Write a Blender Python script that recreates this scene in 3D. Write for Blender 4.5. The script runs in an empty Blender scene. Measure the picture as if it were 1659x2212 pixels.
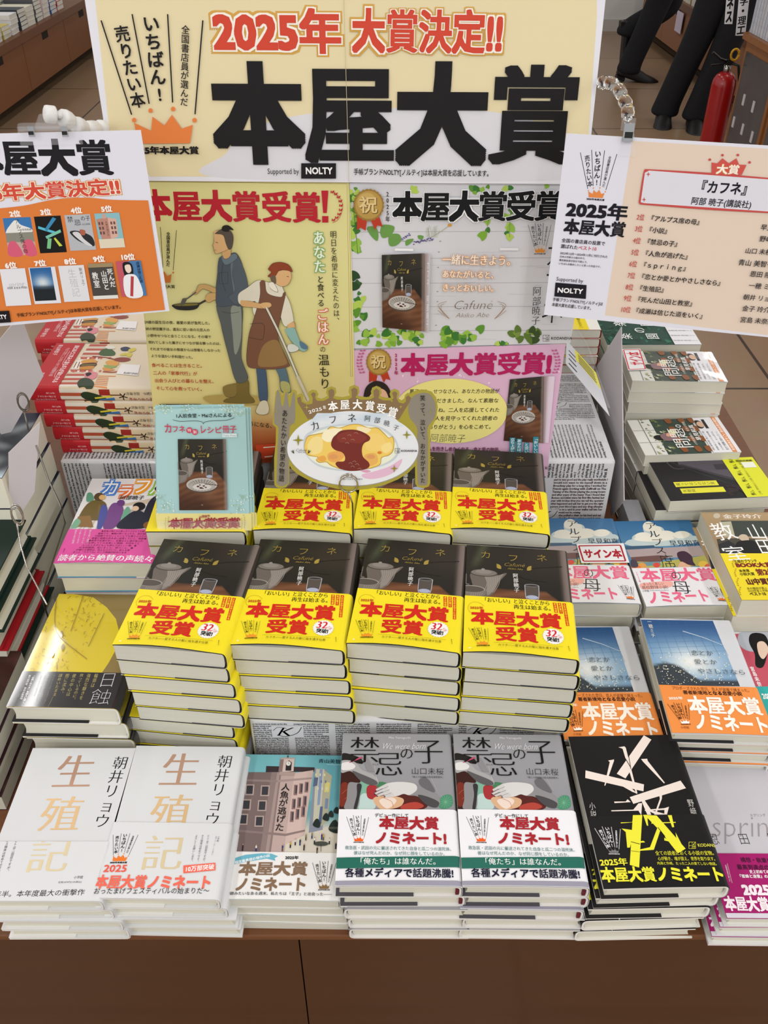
import bpy, bmesh, math, random
import numpy as np
from mathutils import Vector, Matrix
from mathutils.geometry import tessellate_polygon

random.seed(7)
S = bpy.context.scene
COL = S.collection

# ------------------------------------------------------------------ camera, world, lamps, exposure
CAM_H, F_PX, PITCH = 1.35, 1912.0, math.radians(37.5)
CX, CY = 829.5, 1106.0
cam = bpy.data.cameras.new('camera'); camo = bpy.data.objects.new('camera', cam); COL.objects.link(camo)
camo.location = (0, 0, CAM_H); camo.rotation_euler = (math.pi/2 - PITCH, 0, 0)
cam.sensor_fit = 'VERTICAL'; cam.sensor_height = 24.0; cam.lens = 24.0*F_PX/2212.0
cam.clip_start = 0.02; cam.clip_end = 60
S.camera = camo
S.view_settings.view_transform = 'Standard'; S.view_settings.look = 'None'
S.view_settings.gamma = 1.0; S.view_settings.use_curve_mapping = False
S.view_settings.exposure = 0.1
S.cycles.max_bounces = 7; S.cycles.diffuse_bounces = 3; S.cycles.transparent_max_bounces = 16
W_ = bpy.data.worlds.new('shop_light'); S.world = W_; W_.use_nodes = True
W_.node_tree.nodes['Background'].inputs[0].default_value = (0.97, 0.985, 1.0, 1)
W_.node_tree.nodes['Background'].inputs[1].default_value = 0.72

def lamp(name, loc, sx, sy, power, colr=(1, 0.99, 0.985), rot=(0, 0, 0)):
    l = bpy.data.lights.new(name, 'AREA'); l.shape = 'RECTANGLE'; l.size = sx; l.size_y = sy
    l.energy = power; l.color = colr
    o = bpy.data.objects.new(name, l); COL.objects.link(o); o.location = loc; o.rotation_euler = rot
    return o
# twin rows of fluorescent ceiling tubes; outermost and rearmost rows added as fill
for lx in (-5.4, -3.5, -1.62, 0.30, 2.22, 4.1, 6.0):
    for ly in (-3.4, -1.2, 0.9, 3.0, 5.1, 7.2):
        for dx in (0, 0.11):
            lamp('fluorescent_tube', (lx+dx, ly, 2.72), 0.045, 1.25, 8.6 if ly < 0 else 4.2)  # rows behind the camera made stronger to brighten upright faces

# ------------------------------------------------------------------ pixel <-> place
CP, SP = math.cos(PITCH), math.sin(PITCH)
def ray(px, py):
    xc = (px-CX)/F_PX; yc = (py-CY)/F_PX
    return Vector((xc, CP - yc*SP, -(SP + yc*CP)))
def at_z(px, py, z):
    d = ray(px, py); t = (z-CAM_H)/d.z
    return Vector((0, 0, CAM_H)) + d*t
def at_plane(px, py, p0, n):
    d = ray(px, py); c = Vector((0, 0, CAM_H)); t = (p0-c).dot(n)/d.dot(n)
    return c + d*t
def ZH(h): return CAM_H - h

def lin(v):
    return v/12.92 if v <= 0.04045 else ((v+0.055)/1.055)**2.4
def rgb(c):
    if isinstance(c, str):
        c = c.lstrip('#'); c = c if len(c) == 6 else ''.join(q*2 for q in c); c = tuple(int(c[i:i+2], 16) for i in (0, 2, 4))
    return tuple(lin(min(255, max(0, x))/255.0) for x in c[:3])

# ------------------------------------------------------------------ materials
MATS = {}
def nodemat(name):
    m = bpy.data.materials.new(name); m.use_nodes = True; MATS[name] = m
    nt = m.node_tree; return m, nt, nt.nodes['Principled BSDF']
def print_mat(name, rough=0.45, spec=0.4, metal=0.0, coat=0.0, bump=0.0):
    m, nt, b = nodemat(name)
    a = nt.nodes.new('ShaderNodeAttribute'); a.attribute_name = 'Col'
    nt.links.new(a.outputs['Color'], b.inputs['Base Color'])
    b.inputs['Roughness'].default_value = rough; b.inputs['Specular IOR Level'].default_value = spec
    b.inputs['Metallic'].default_value = metal; b.inputs['Coat Weight'].default_value = coat
    b.inputs['Coat Roughness'].default_value = 0.06
    if bump:
        n = nt.nodes.new('ShaderNodeTexNoise'); n.inputs['Scale'].default_value = 9
        tc = nt.nodes.new('ShaderNodeTexCoord'); nt.links.new(tc.outputs['Object'], n.inputs['Vector'])
        bp = nt.nodes.new('ShaderNodeBump'); bp.inputs['Strength'].default_value = bump; bp.inputs['Distance'].default_value = 0.01
        nt.links.new(n.outputs['Fac'], bp.inputs['Height']); nt.links.new(bp.outputs['Normal'], b.inputs['Normal'])
        nt.links.new(bp.outputs['Normal'], b.inputs['Coat Normal'])
    return m
M_MATTE = print_mat('printed_paper_matte', 0.6, 0.15)
M_SATIN = print_mat('printed_paper_satin', 0.36, 0.2)
M_GLOSS = print_mat('printed_paper_gloss', 0.3, 0.3, coat=1.0, bump=0.015)
M_WRAP = print_mat('shrink_wrapped_print', 0.35, 0.4, coat=0.7, bump=0.4)
M_FOIL = print_mat('foil_stamping', 0.3, 0.5, metal=0.3)
def simple(name, c, rough=0.5, metal=0.0, spec=0.4, noise=None, nscale=20, stretch=(1, 1, 1), trans=0.0, alpha=1.0, coat=0.0):
    m, nt, b = nodemat(name)
    b.inputs['Base Color'].default_value = rgb(c)+(1,)
    b.inputs['Roughness'].default_value = rough; b.inputs['Metallic'].default_value = metal
    b.inputs['Specular IOR Level'].default_value = spec; b.inputs['Transmission Weight'].default_value = trans
    b.inputs['Alpha'].default_value = alpha; b.inputs['Coat Weight'].default_value = coat
    if noise:
        tc = nt.nodes.new('ShaderNodeTexCoord'); mp = nt.nodes.new('ShaderNodeMapping'); mp.inputs['Scale'].default_value = stretch
        n = nt.nodes.new('ShaderNodeTexNoise'); n.inputs['Scale'].default_value = nscale; n.inputs['Detail'].default_value = 5
        r = nt.nodes.new('ShaderNodeMix'); r.data_type = 'RGBA'
        nt.links.new(tc.outputs['Object'], mp.inputs['Vector']); nt.links.new(mp.outputs['Vector'], n.inputs['Vector'])
        nt.links.new(n.outputs['Fac'], r.inputs['Factor'])
        r.inputs['A'].default_value = rgb(c)+(1,); r.inputs['B'].default_value = rgb(noise)+(1,)
        nt.links.new(r.outputs['Result'], b.inputs['Base Color'])
    return m
M_PAGES = simple('page_edges', '#dcd9c9', 0.85, noise='#c6c3b2', nscale=6, stretch=(3, 3, 330))
M_PAGES_W = simple('page_edges_grey', '#d6d4c6', 0.85, noise='#bfbdae', nscale=6, stretch=(3, 3, 330))
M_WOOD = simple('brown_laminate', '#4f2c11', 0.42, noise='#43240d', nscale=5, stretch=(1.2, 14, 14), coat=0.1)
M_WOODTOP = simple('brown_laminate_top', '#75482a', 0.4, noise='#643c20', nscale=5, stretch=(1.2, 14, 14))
M_WOODBG = simple('brown_cabinet_laminate', '#84522f', 0.45, noise='#764726', nscale=5, stretch=(1.2, 14, 14))
M_DARK = simple('dark_recess', '#1e1410', 0.7, noise='#171009')
M_ORANGEWOOD = simple('honey_laminate', '#9a6336', 0.4, noise='#8a5830', nscale=4, stretch=(10, 10, 1))
M_ACRYL = simple('clear_acrylic', '#f4f6fa', 0.05, alpha=0.09, coat=0.6)
M_GLASS = simple('clear_bead_plastic', '#ffffff', 0.03, trans=1.0); MATS['clear_bead_plastic'].node_tree.nodes['Principled BSDF'].inputs['IOR'].default_value = 1.25
M_WIRE = simple('steel_wire', '#c9c6c0', 0.22, metal=1.0, noise='#b8b5ae')
M_WIREDARK = simple('grey_wire', '#8a867e', 0.35, metal=0.9, noise='#7a766e')
M_GREYCARD = simple('grey_card', '#cfc9cb', 0.75, noise='#c6c0c2', nscale=3)
M_TROUSER = simple('black_cloth', '#15151a', 0.9, noise='#0e0e12', nscale=30)
M_SHOE = simple('black_leather', '#0c0b0c', 0.5, noise='#0b0a0b')
M_SKIN = simple('skin', '#c99a7c', 0.55, noise='#be8f72')
M_HAIR = simple('dark_hair', '#17120f', 0.6, noise='#100c0a')
M_SHIRT = simple('shirt_cloth', '#3a3d45', 0.85, noise='#33363d')
M_RED = simple('red_enamel', '#a80f12', 0.3, noise='#9a0c0f', coat=0.4)
M_YEL = simple('yellow_plastic', '#d8a21c', 0.4, noise='#cc9818')
M_BLACKP = simple('black_plastic', '#141414', 0.4, noise='#1b1b1b')
M_WHITEP = simple('white_plastic', '#e6e6e4', 0.35, noise='#dededb')
M_CHROME = simple('chrome', '#b8b8b8', 0.12, metal=1.0, noise='#a8a8a8')
M_WALL = simple('painted_wall', '#c9c8c4', 0.8, noise='#c0bfbb', nscale=2)

# ------------------------------------------------------------------ object helpers
def tag(o, label=None, cat=None, group=None, kind=None):
    if label: o['label'] = label
    if cat: o['category'] = cat
    if group: o['group'] = group
    if kind: o['kind'] = kind
    return o
def empty(name, loc=(0, 0, 0), rz=0.0):
    o = bpy.data.objects.new(name, None); COL.objects.link(o); o.location = loc; o.rotation_euler = (0, 0, rz)
    o.empty_display_size = 0.05
    return o
def link(name, me, parent=None):
    o = bpy.data.objects.new(name, me); COL.objects.link(o)
    if parent: o.parent = parent
    return o
def mesh_obj(name, verts, faces, mat, parent=None, smooth=False):
    me = bpy.data.meshes.new(name); me.from_pydata([tuple(v) for v in verts], [], faces); me.update()
    bm = bmesh.new(); bm.from_mesh(me); bmesh.ops.recalc_face_normals(bm, faces=bm.faces); bm.to_mesh(me); bm.free()
    me.materials.append(mat)
    if smooth:
        for p in me.polygons: p.use_smooth = True
    return link(name, me, parent)
class MB:
    """collects boxes / tubes / spheres in one mesh"""
    def __init__(s): s.v = []; s.f = []
    def add(s, v, f):
        n = len(s.v); s.v += [tuple(x) for x in v]; s.f += [tuple(i+n for i in q) for q in f]; return s
    def box(s, x0, y0, z0, x1, y1, z1, M=None):
        v = [Vector((x, y, z)) for z in (z0, z1) for y in (y0, y1) for x in (x0, x1)]
        if M: v = [M @ a for a in v]
        return s.add(v, [(0, 2, 3, 1), (4, 5, 7, 6), (0, 1, 5, 4), (2, 6, 7, 3), (0, 4, 6, 2), (1, 3, 7, 5)])
    def tube(s, pts, r, n=8, caps=True):
        pts = [Vector(p) for p in pts]; rs = r if isinstance(r, (list, tuple)) else [r]*len(pts)
        v = []; f = []; ref = Vector((0.13, 0.31, 0.94))
        for i, p in enumerate(pts):
            d = (pts[min(i+1, len(pts)-1)] - pts[max(i-1, 0)]).normalized()
            a = d.cross(ref)
            if a.length < 1e-3: a = d.cross(Vector((1, 0, 0)))
            a.normalize(); b = d.cross(a)
            for k in range(n):
                t = 2*math.pi*k/n; v.append(p + a*math.cos(t)*rs[i] + b*math.sin(t)*rs[i])
        for i in range(len(pts)-1):
            for k in range(n):
                f.append((i*n+k, i*n+(k+1) % n, (i+1)*n+(k+1) % n, (i+1)*n+k))
        if caps:
            f.append(tuple(range(n))[::-1]); f.append(tuple((len(pts)-1)*n+k for k in range(n)))
        return s.add(v, f)
    def prism(s, poly, axis_fn, d0, d1):
        """poly 2-D outline, axis_fn(a,b,d)->xyz"""
        n = len(poly); v = [axis_fn(a, b, d0) for a, b in poly] + [axis_fn(a, b, d1) for a, b in poly]
        f = [(i, (i+1) % n, n+(i+1) % n, n+i) for i in range(n)]
        tri = tessellate_polygon([[Vector((a, b, 0)) for a, b in poly]])
        f += [tuple(t) for t in tri] + [tuple(n+i for i in t) for t in tri]
        return s.add(v, f)
    def sphere(s, c, r, n=10, m=7, sq=(1, 1, 1)):
        v = []; f = []
        for i in range(m+1):
            th = math.pi*i/m
            for k in range(n):
                ph = 2*math.pi*k/n
                v.append((c[0]+r*sq[0]*math.sin(th)*math.cos(ph), c[1]+r*sq[1]*math.sin(th)*math.sin(ph), c[2]+r*sq[2]*math.cos(th)))
        for i in range(m):
            for k in range(n):
                f.append((i*n+k, i*n+(k+1) % n, (i+1)*n+(k+1) % n, (i+1)*n+k))
        return s.add(v, f)
    def build(s, name, mat, parent=None, smooth=False):
        o = mesh_obj(name, s.v, s.f, mat, parent, smooth)
        return o

# ------------------------------------------------------------------ glyphs
_fc = bpy.data.curves.new('glyph_source', 'FONT'); _fo = bpy.data.objects.new('glyph_source', _fc)
_G = {}
def glyph(ch, off=0.0, res=2):
    k = (ch, off, res)
    if k not in _G:
        _fc.body = ch; _fc.offset = off; _fc.resolution_u = res
        me = _fo.to_mesh()
        v = np.array([tuple(q.co)[:2] for q in me.vertices], dtype=float).reshape(-1, 2)
        f = [tuple(p.vertices) for p in me.polygons]
        _fo.to_mesh_clear(); _G[k] = (v, f)
    return _G[k]
_ADV = {}
def adv(ch):
    if ord(ch) > 0x2000: return 1.0
    if ch not in _ADV:
        _fc.offset = 0; _fc.body = 'H'+ch+'H'; me = _fo.to_mesh(); a = max(v.co.x for v in me.vertices); _fo.to_mesh_clear()
        _fc.body = 'HH'; me = _fo.to_mesh(); b = max(v.co.x for v in me.vertices); _fo.to_mesh_clear()
        _ADV[ch] = a-b
    return _ADV[ch]

# ------------------------------------------------------------------ printed art as thin coloured geometry
def homog(src, dst):
    A = []; B = []
    for (x, y), (u, v) in zip(src, dst):
        A.append([x, y, 1, 0, 0, 0, -u*x, -u*y]); B.append(u)
        A.append([0, 0, 0, x, y, 1, -v*x, -v*y]); B.append(v)
    h = np.linalg.lstsq(np.array(A, float), np.array(B, float), rcond=None)[0]
    def f(x, y):
        w = h[6]*x+h[7]*y+1
        return ((h[0]*x+h[1]*y+h[2])/w, (h[3]*x+h[4]*y+h[5])/w)
    return f
def smooth(pts, n=5, closed=True):
    out = []; N = len(pts)
    rng = range(N) if closed else range(N-1)
    for i in rng:
        if closed: p = [pts[(i+k-1) % N] for k in range(4)]
        else: p = [pts[max(0, min(N-1, i+k-1))] for k in range(4)]
        for j in range(n):
            t = j/n; t2 = t*t; t3 = t2*t
            out.append(tuple(0.5*(2*p[1][d]+(p[2][d]-p[0][d])*t+(2*p[0][d]-5*p[1][d]+4*p[2][d]-p[3][d])*t2+(3*p[1][d]-p[0][d]-3*p[2][d]+p[3][d])*t3) for d in (0, 1)))
    if not closed: out.append(tuple(pts[-1]))
    return out
def area2(p): return sum(p[i][0]*p[(i+1) % len(p)][1]-p[(i+1) % len(p)][0]*p[i][1] for i in range(len(p)))

class Art:
    STEP = 1.0e-5
    def __init__(s, m=None, clip=None):
        s.v = []; s.f = []; s.c = []; s.mi = []; s.w = 0.0
        s.m0 = m or (lambda x, y: (x, y)); s.m = s.m0; s.foil = False; s.clip = clip; s.flat = False
    def crop(s, sc, ox, oy):
        m0 = s.m0; s.m = lambda x, y: m0(x/sc+ox, y/sc+oy); return s
    def frame(s, src, quad):
        """native rect src=(x0,y0,x1,y1) -> quad (TL,TR,BR,BL) given in current coords"""
        m1 = s.m; x0, y0, x1, y1 = src
        h = homog([(x0, y0), (x1, y0), (x1, y1), (x0, y1)], quad); old = s.m
        s.m = lambda x, y: m1(*h(x, y)); return old
    def _add(s, pts, faces, cols, foil=None, w=None):
        n = len(s.v); s.w += (8e-7 if s.flat else s.STEP)
        ww = s.w if w is None else w
        if s.clip and pts:
            x0, y0, x1, y1 = s.clip; pts = [(min(x1, max(x0, a)), min(y1, max(y0, b))) for a, b in pts]
        s.v += [(a, b, ww) for a, b in pts]; s.f += [tuple(i+n for i in q) for q in faces]
        if len(cols) == 1: s.c += cols*len(pts)
        else: s.c += cols
        s.mi += [1 if (s.foil if foil is None else foil) else 0]*len(faces)
    def poly(s, pts, c, foil=None):
        q = [s.m(*p) for p in pts]
        tri = tessellate_polygon([[Vector((a, b, 0)) for a, b in q]])
        s._add(q, [tuple(t) for t in tri], [rgb(c)], foil)
    def blob(s, pts, c, n=5, foil=None): s.poly(smooth(pts, n), c, foil)
    def rect(s, x0, y0, x1, y1, c): s.poly([(x0, y0), (x1, y0), (x1, y1), (x0, y1)], c)
    def ell(s, cx, cy, rx, ry, c, n=28, rot=0.0):
        cr, sr = math.cos(rot), math.sin(rot)
        s.poly([(cx+rx*math.cos(t)*cr-ry*math.sin(t)*sr, cy+rx*math.cos(t)*sr+ry*math.sin(t)*cr) for t in [2*math.pi*i/n for i in range(n)]], c)
    def line(s, pts, w, c, sm=False, foil=None, w1=None):
        if sm: pts = smooth(pts, 5, False)
        q = [s.m(*p) for p in pts]; h = s._len(pts[0], w); h1 = h if w1 is None else s._len(pts[0], w1)
        L = []; R = []
        for i in range(len(q)):
            a = q[max(0, i-1)]; b = q[min(len(q)-1, i+1)]; dx, dy = b[0]-a[0], b[1]-a[1]; l = math.hypot(dx, dy) or 1
            hh = (h+(h1-h)*i/max(1, len(q)-1))/2
            L.append((q[i][0]-dy/l*hh, q[i][1]+dx/l*hh)); R.append((q[i][0]+dy/l*hh, q[i][1]-dx/l*hh))
        n = len(q); s._add(L+R, [(i, i+1, n+i+1, n+i) for i in range(n-1)], [rgb(c)], foil)
    def _len(s, p, w):
        a = s.m(p[0], p[1]-w/2); b = s.m(p[0], p[1]+w/2); c = s.m(p[0]-w/2, p[1]); d = s.m(p[0]+w/2, p[1])
        return 0.5*(math.hypot(a[0]-b[0], a[1]-b[1])+math.hypot(c[0]-d[0], c[1]-d[1]))
    def raster(s, quad, nx, ny, fn):
        """quad TL,TR,BR,BL in current coords; fn(u,v)->rgb 0..255"""
        h = homog([(0, 0), (1, 0), (1, 1), (0, 1)], quad)
        P = []; C = []
        for j in range(ny+1):
            for i in range(nx+1):
                P.append(s.m(*h(i/nx, j/ny))); C.append(rgb(fn(i/nx, j/ny)))
        F = [(j*(nx+1)+i, (j+1)*(nx+1)+i, (j+1)*(nx+1)+i+1, j*(nx+1)+i+1) for j in range(ny) for i in range(nx)]
        s._add(P, F, C, False)
    def _glyphs(s, items, c, b, bx, off, foil, res):
        sh = [(0, 0)]
        if b > 0:
            big = math.hypot(*items[0][2]) > .03 if items else False
            sh = [(b*max(-1, min(1, 1.414*math.cos(math.pi*(2*i+1)/20))), b*max(-1, min(1, 1.414*math.sin(math.pi*(2*i+1)/20)))) for i in range(20)]+[(0, 0)] if big and b > .03 else [(-b, -b), (b, -b), (b, b), (-b, b)] + ([(0, -b), (0, b), (-b, 0), (b, 0)] if b > 0.036 else [])
        if bx > 0: sh = [(-bx, 0), (bx, 0), (0, 0)]
        for k, (dx0, dy0) in enumerate(sh):
            P = []; F = []
            for ch, org, ex, ey in items:
                v, f = glyph(ch, off, res); n = len(P); dx, dy = dx0, dy0
                if b > 0.012 and ord(ch) > 0x4dff:      # dense characters keep their counters open
                    q = min(1.0, max(.42, 1.28-len(f)/70)); dx *= .45+.55*q; dy *= q
                P += [(org[0]+ex[0]*(x+dx)+ey[0]*(y+dy), org[1]+ex[1]*(x+dx)+ey[1]*(y+dy)) for x, y in v]
                F += [tuple(i+n for i in q) for q in f]
            if P:
                s._add(P, F, [rgb(c)], foil, w=s.w+(0 if s.flat else s.STEP)+k*1.5e-6)
        s.w += (0 if s.flat else s.STEP)
    def T(s, text, p0, p1, h=None, c='#151515', b=0.0, bx=0.0, off=0.0, foil=None, out=None, ob=0.1, res=2, slant=0.0):
        """horizontal run from p0 to p1 (left-middle, right-middle); h = glyph em height in current units"""
        a = s.m(*p0); e = s.m(*p1); d = (e[0]-a[0], e[1]-a[1]); Lh = math.hypot(*d); ux = (d[0]/Lh, d[1]/Lh)
        tot = sum(adv(ch) for ch in text); em = Lh/tot
        if h is None: eh = em
        else:
            q0 = s.m(p0[0], p0[1]-h/2); q1 = s.m(p0[0], p0[1]+h/2); eh = math.hypot(q0[0]-q1[0], q0[1]-q1[1])
        uy = (-ux[1], ux[0]); ex = (ux[0]*em, ux[1]*em); ey = (uy[0]*eh+ux[0]*eh*slant, uy[1]*eh+ux[1]*eh*slant)
        x = 0.0; items = []
        asc = 0.38 if any(ord(ch) > 0x2000 for ch in text) else 0.35
        for ch in text:
            if ch not in ' \u3000':
                items.append((ch, (a[0]+ex[0]*x-uy[0]*eh*asc, a[1]+ex[1]*x-uy[1]*eh*asc), ex, ey))
            x += adv(ch)
        if out: s._glyphs(items, out, b+ob, 0, 0, False, res)
        s._glyphs(items, c, b, bx, off, foil, res)
    def V(s, text, p0, p1, w=None, c='#151515', b=0.0, bx=0.0, off=0.0, foil=None, out=None, ob=0.1, res=2):
        """vertical column from p0 (top centre) to p1 (bottom centre); w = glyph width"""
        a = s.m(*p0); e = s.m(*p1); d = (e[0]-a[0], e[1]-a[1]); Lv = math.hypot(*d); dn = (d[0]/Lv, d[1]/Lv)
        n = len(text); em = Lv/n
        if w is None: ew = em
        else:
            q0 = s.m(p0[0]-w/2, p0[1]); q1 = s.m(p0[0]+w/2, p0[1]); ew = math.hypot(q0[0]-q1[0], q0[1]-q1[1])
        rx = (-dn[1], dn[0]); ex = (rx[0]*ew, rx[1]*ew); ey = (-dn[0]*em, -dn[1]*em); items = []
        for i, ch in enumerate(text):
            if ch in ' \u3000': continue
            k = i+0.5; cw = adv(ch)
            cx = a[0]+dn[0]*em*k; cy = a[1]+dn[1]*em*k
            if ch in 'ー―—〜～(（)）「」『』…':
                ex2 = (dn[0]*em, dn[1]*em); ey2 = (rx[0]*ew, rx[1]*ew)
                items.append((ch, (cx-ex2[0]*cw/2-ey2[0]*0.38, cy-ex2[1]*cw/2-ey2[1]*0.38), ex2, ey2)); continue
            if ch in '、。': cx += rx[0]*ew*0.55-dn[0]*em*0.55; cy += rx[1]*ew*0.55-dn[1]*em*0.55
            items.append((ch, (cx-ex[0]*cw/2-ey[0]*0.38, cy-ex[1]*cw/2-ey[1]*0.38), ex, ey))
        if out: s._glyphs(items, out, b+ob, 0, 0, False, res)
        s._glyphs(items, c, b, bx, off, foil, res)
    def lift(s, d): s.w += d
    def _cut(s, us, vs):
        """split the print along the creases of the surface that carries it"""
        me = bpy.data.meshes.new('cut'); me.from_pydata(s.v, [], s.f)
        ca = me.color_attributes.new('Col', 'FLOAT_COLOR', 'POINT'); arr = np.ones((len(s.v), 4), dtype=np.float32); arr[:, :3] = np.array(s.c, dtype=np.float32); ca.data.foreach_set('color', arr.ravel())
        if len(s.mi) == len(me.polygons): me.polygons.foreach_set('material_index', s.mi)
        bm = bmesh.new(); bm.from_mesh(me)
        umax = max(p[0] for p in s.v); umin = min(p[0] for p in s.v)
        for co, no, lo, hi, ax in [((u, 0, 0), (1, 0, 0), umin, umax, 0) for u in us]+[((0, v, 0), (0, 1, 0), -9, 9, 1) for v in vs]:
            if not lo < co[ax] < hi: continue
            c = co[ax]; fs = [f for f in bm.faces if min(q.co[ax] for q in f.verts) < c-1e-7 and max(q.co[ax] for q in f.verts) > c+1e-7]
            if not fs: continue
            g = set(fs)
            for f in fs: g.update(f.edges); g.update(f.verts)
            bmesh.ops.bisect_plane(bm, geom=list(g), dist=1e-7, plane_co=co, plane_no=no)
        bm.to_mesh(me); bm.free(); n = len(me.vertices)
        co = np.empty(n*3); me.vertices.foreach_get('co', co); s.v = [tuple(x) for x in co.reshape(-1, 3)]
        cc = np.empty(n*4, dtype=np.float32); me.color_attributes['Col'].data.foreach_get('color', cc); s.c = [tuple(x) for x in cc.reshape(-1, 4)[:, :3]]
        s.f = [tuple(p.vertices) for p in me.polygons]; s.mi = [p.material_index for p in me.polygons]
        bpy.data.meshes.remove(me)
    def mesh(s, name, wrap, mat, base=None, smooth_base=False, cuts=None):
        if cuts and s.f: s._cut(*cuts)
        """wrap(u,v,w)->xyz ; base=(verts, faces, colours) already in 3-D"""
        V = [tuple(wrap(a, b, w)) for a, b, w in s.v]; F = list(s.f); C = list(s.c); MI = list(s.mi)
        for i, q in enumerate(F):   # faces of the print look outward
            pass
        nb = 0
        if base:
            n = len(V); V += [tuple(x) for x in base[0]]; F += [tuple(i+n for i in q) for q in base[1]]
            C += base[2]; MI += [0]*len(base[1]); nb = len(base[1])
        me = bpy.data.meshes.new(name); me.from_pydata(V, [], F); me.update()
        ca = me.color_attributes.new('Col', 'FLOAT_COLOR', 'POINT')
        arr = np.ones((len(V), 4), dtype=np.float32); arr[:, :3] = np.array(C, dtype=np.float32)
        ca.data.foreach_set('color', arr.ravel())
        me.materials.append(mat); me.materials.append(M_FOIL)
        if len(MI) == len(me.polygons): me.polygons.foreach_set('material_index', MI)
        return me
# ------------------------------------------------------------------ books
class Prof:
    """cross-section of a cover: top board, rounded spine, bottom board"""
    def __init__(s, W, T, r):
        s.W, s.T, s.r = W, T, r
        P = [(-W/2, T)]
        for i in range(1, 9): P.append((-W/2+(W-r)*i/8, T))
        n = 12
        for i in range(1, n):
            a = math.pi/2-math.pi*i/n; ca, sa = math.cos(a), math.sin(a); e = 0.62
            P.append((W/2-r+r*abs(ca)**e, T/2+T/2*math.copysign(abs(sa)**e, sa)))
        P.append((W/2-r, 0)); P.append((-W/2, 0))
        s.P = P; s.cum = [0]
        for a, b in zip(P, P[1:]): s.cum.append(s.cum[-1]+math.hypot(a[0]-b[0], a[1]-b[1]))
        s.N = []
        for i in range(len(P)):
            a = P[max(0, i-1)]; b = P[min(len(P)-1, i+1)]; l = math.hypot(b[0]-a[0], b[1]-a[1]); s.N.append((-(b[1]-a[1])/l, (b[0]-a[0])/l))
        s.N[0] = (0, 1); s.N[-1] = (0, -1)
    def at(s, u, w):
        """u = distance from the fore-edge along the outside, w = outward offset"""
        if u <= 0: return (s.P[0][0]+u, s.P[0][1]+w)
        for i in range(len(s.P)-1):
            if u <= s.cum[i+1] or i == len(s.P)-2:
                t = (u-s.cum[i])/(s.cum[i+1]-s.cum[i]); a, b = s.P[i], s.P[i+1]; na, nb = s.N[i], s.N[i+1]
                return (a[0]+(b[0]-a[0])*t+(na[0]+(nb[0]-na[0])*t)*w, a[1]+(b[1]-a[1])*t+(na[1]+(nb[1]-na[1])*t)*w)

def cover_mesh(name, pf, y0, y1, thick, off, colfn, incol, edgecol, mat, art=None, liftfn=None, u1=None, ny=1):
    V = []; F = []; C = []
    us = [c for c in pf.cum if u1 is None or c <= u1]
    if u1 is not None and us[-1] < u1: us.append(u1)
    # finer steps where the colour changes
    n = len(us); lf = liftfn or (lambda x, y: 0.0)
    ys = [y0+(y1-y0)*(i/ny)**1.0 for i in range(ny+1)]
    def sheet(o, cf, flip):
        b = len(V)
        for u in us:
            for y in ys:
                x, z = pf.at(u, o); top = 1.0 if u <= pf.cum[8]+1e-9 else 0.0
                V.append((x, y, z+lf(x, y)*top)); C.append(rgb(cf(u, y) if callable(cf) else cf))
        m = ny+1
        for i in range(n-1):
            for j in range(ny):
                q = (b+i*m+j, b+(i+1)*m+j, b+(i+1)*m+j+1, b+i*m+j+1); F.append(q if flip else q[::-1])
        return b
    a = sheet(off, colfn, True); b = sheet(off-thick, incol, False)
    # closing strips
    m = ny+1; cc = rgb(edgecol)
    def strip(ia, ib):
        k = len(V)
        for p, q in zip(ia, ib): V.append(V[p]); V.append(V[q]); C.append(cc); C.append(cc)
        for i in range(len(ia)-1): F.append((k+2*i, k+2*i+2, k+2*i+3, k+2*i+1))
    strip([a+i*m for i in range(n)], [b+i*m for i in range(n)])
    strip([a+i*m+ny for i in range(n)], [b+i*m+ny for i in range(n)])
    strip([a+j for j in range(m)], [b+j for j in range(m)])
    strip([a+(n-1)*m+j for j in range(m)], [b+(n-1)*m+j for j in range(m)])
    A = art or Art()
    W = pf.W
    def wrap(u, v, w):
        x, z = pf.at(u+W/2, off+0.00012+w)
        top = 1.0 if u+W/2 <= pf.cum[8] else 0.0
        return (x, v, z+lf(x, v)*top)
    us_ = [c-W/2 for c in (pf.cum if liftfn else pf.cum[8:])]
    return A.mesh(name, wrap, mat, (V, F, C), cuts=(us_, ys[1:-1] if liftfn else []))

def page_mesh(W, L, T, r, b, hard, mat):
    """b = board thickness"""
    ins = 0.0032 if hard else 0.0006
    x0 = -W/2+ins; y0 = -L/2+ins; y1 = L/2-ins; z0 = b; z1 = T-b; ri = r-b if r > b else 0.001
    pts = []
    nf = 6
    for i in range(nf+1):   # fore-edge, hollowed on a hardback
        t = i/nf; pts.append((x0+(0.0025*math.sin(math.pi*t) if hard else 0), z0+(z1-z0)*t))
    n = 8
    for i in range(n+1):
        a = math.pi/2-math.pi*i/n; e = 0.62
        ca, sa = max(0, math.cos(a)), math.sin(a)
        pts.append((W/2-r+(r-b-0.0012)*ca**e, (z0+z1)/2+(z1-z0)/2*math.copysign(abs(sa)**e, sa)))
    mb = MB(); mb.prism(pts, lambda a, c, d: (a, d, c), y0, y1)
    return mesh_data('page_block', mb, mat)
def mesh_data(name, mb, mat):
    me = bpy.data.meshes.new(name); me.from_pydata(mb.v, [], mb.f); me.update()
    bm = bmesh.new(); bm.from_mesh(me); bmesh.ops.recalc_face_normals(bm, faces=bm.faces); bm.to_mesh(me); bm.free()
    me.materials.append(mat); return me

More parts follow.
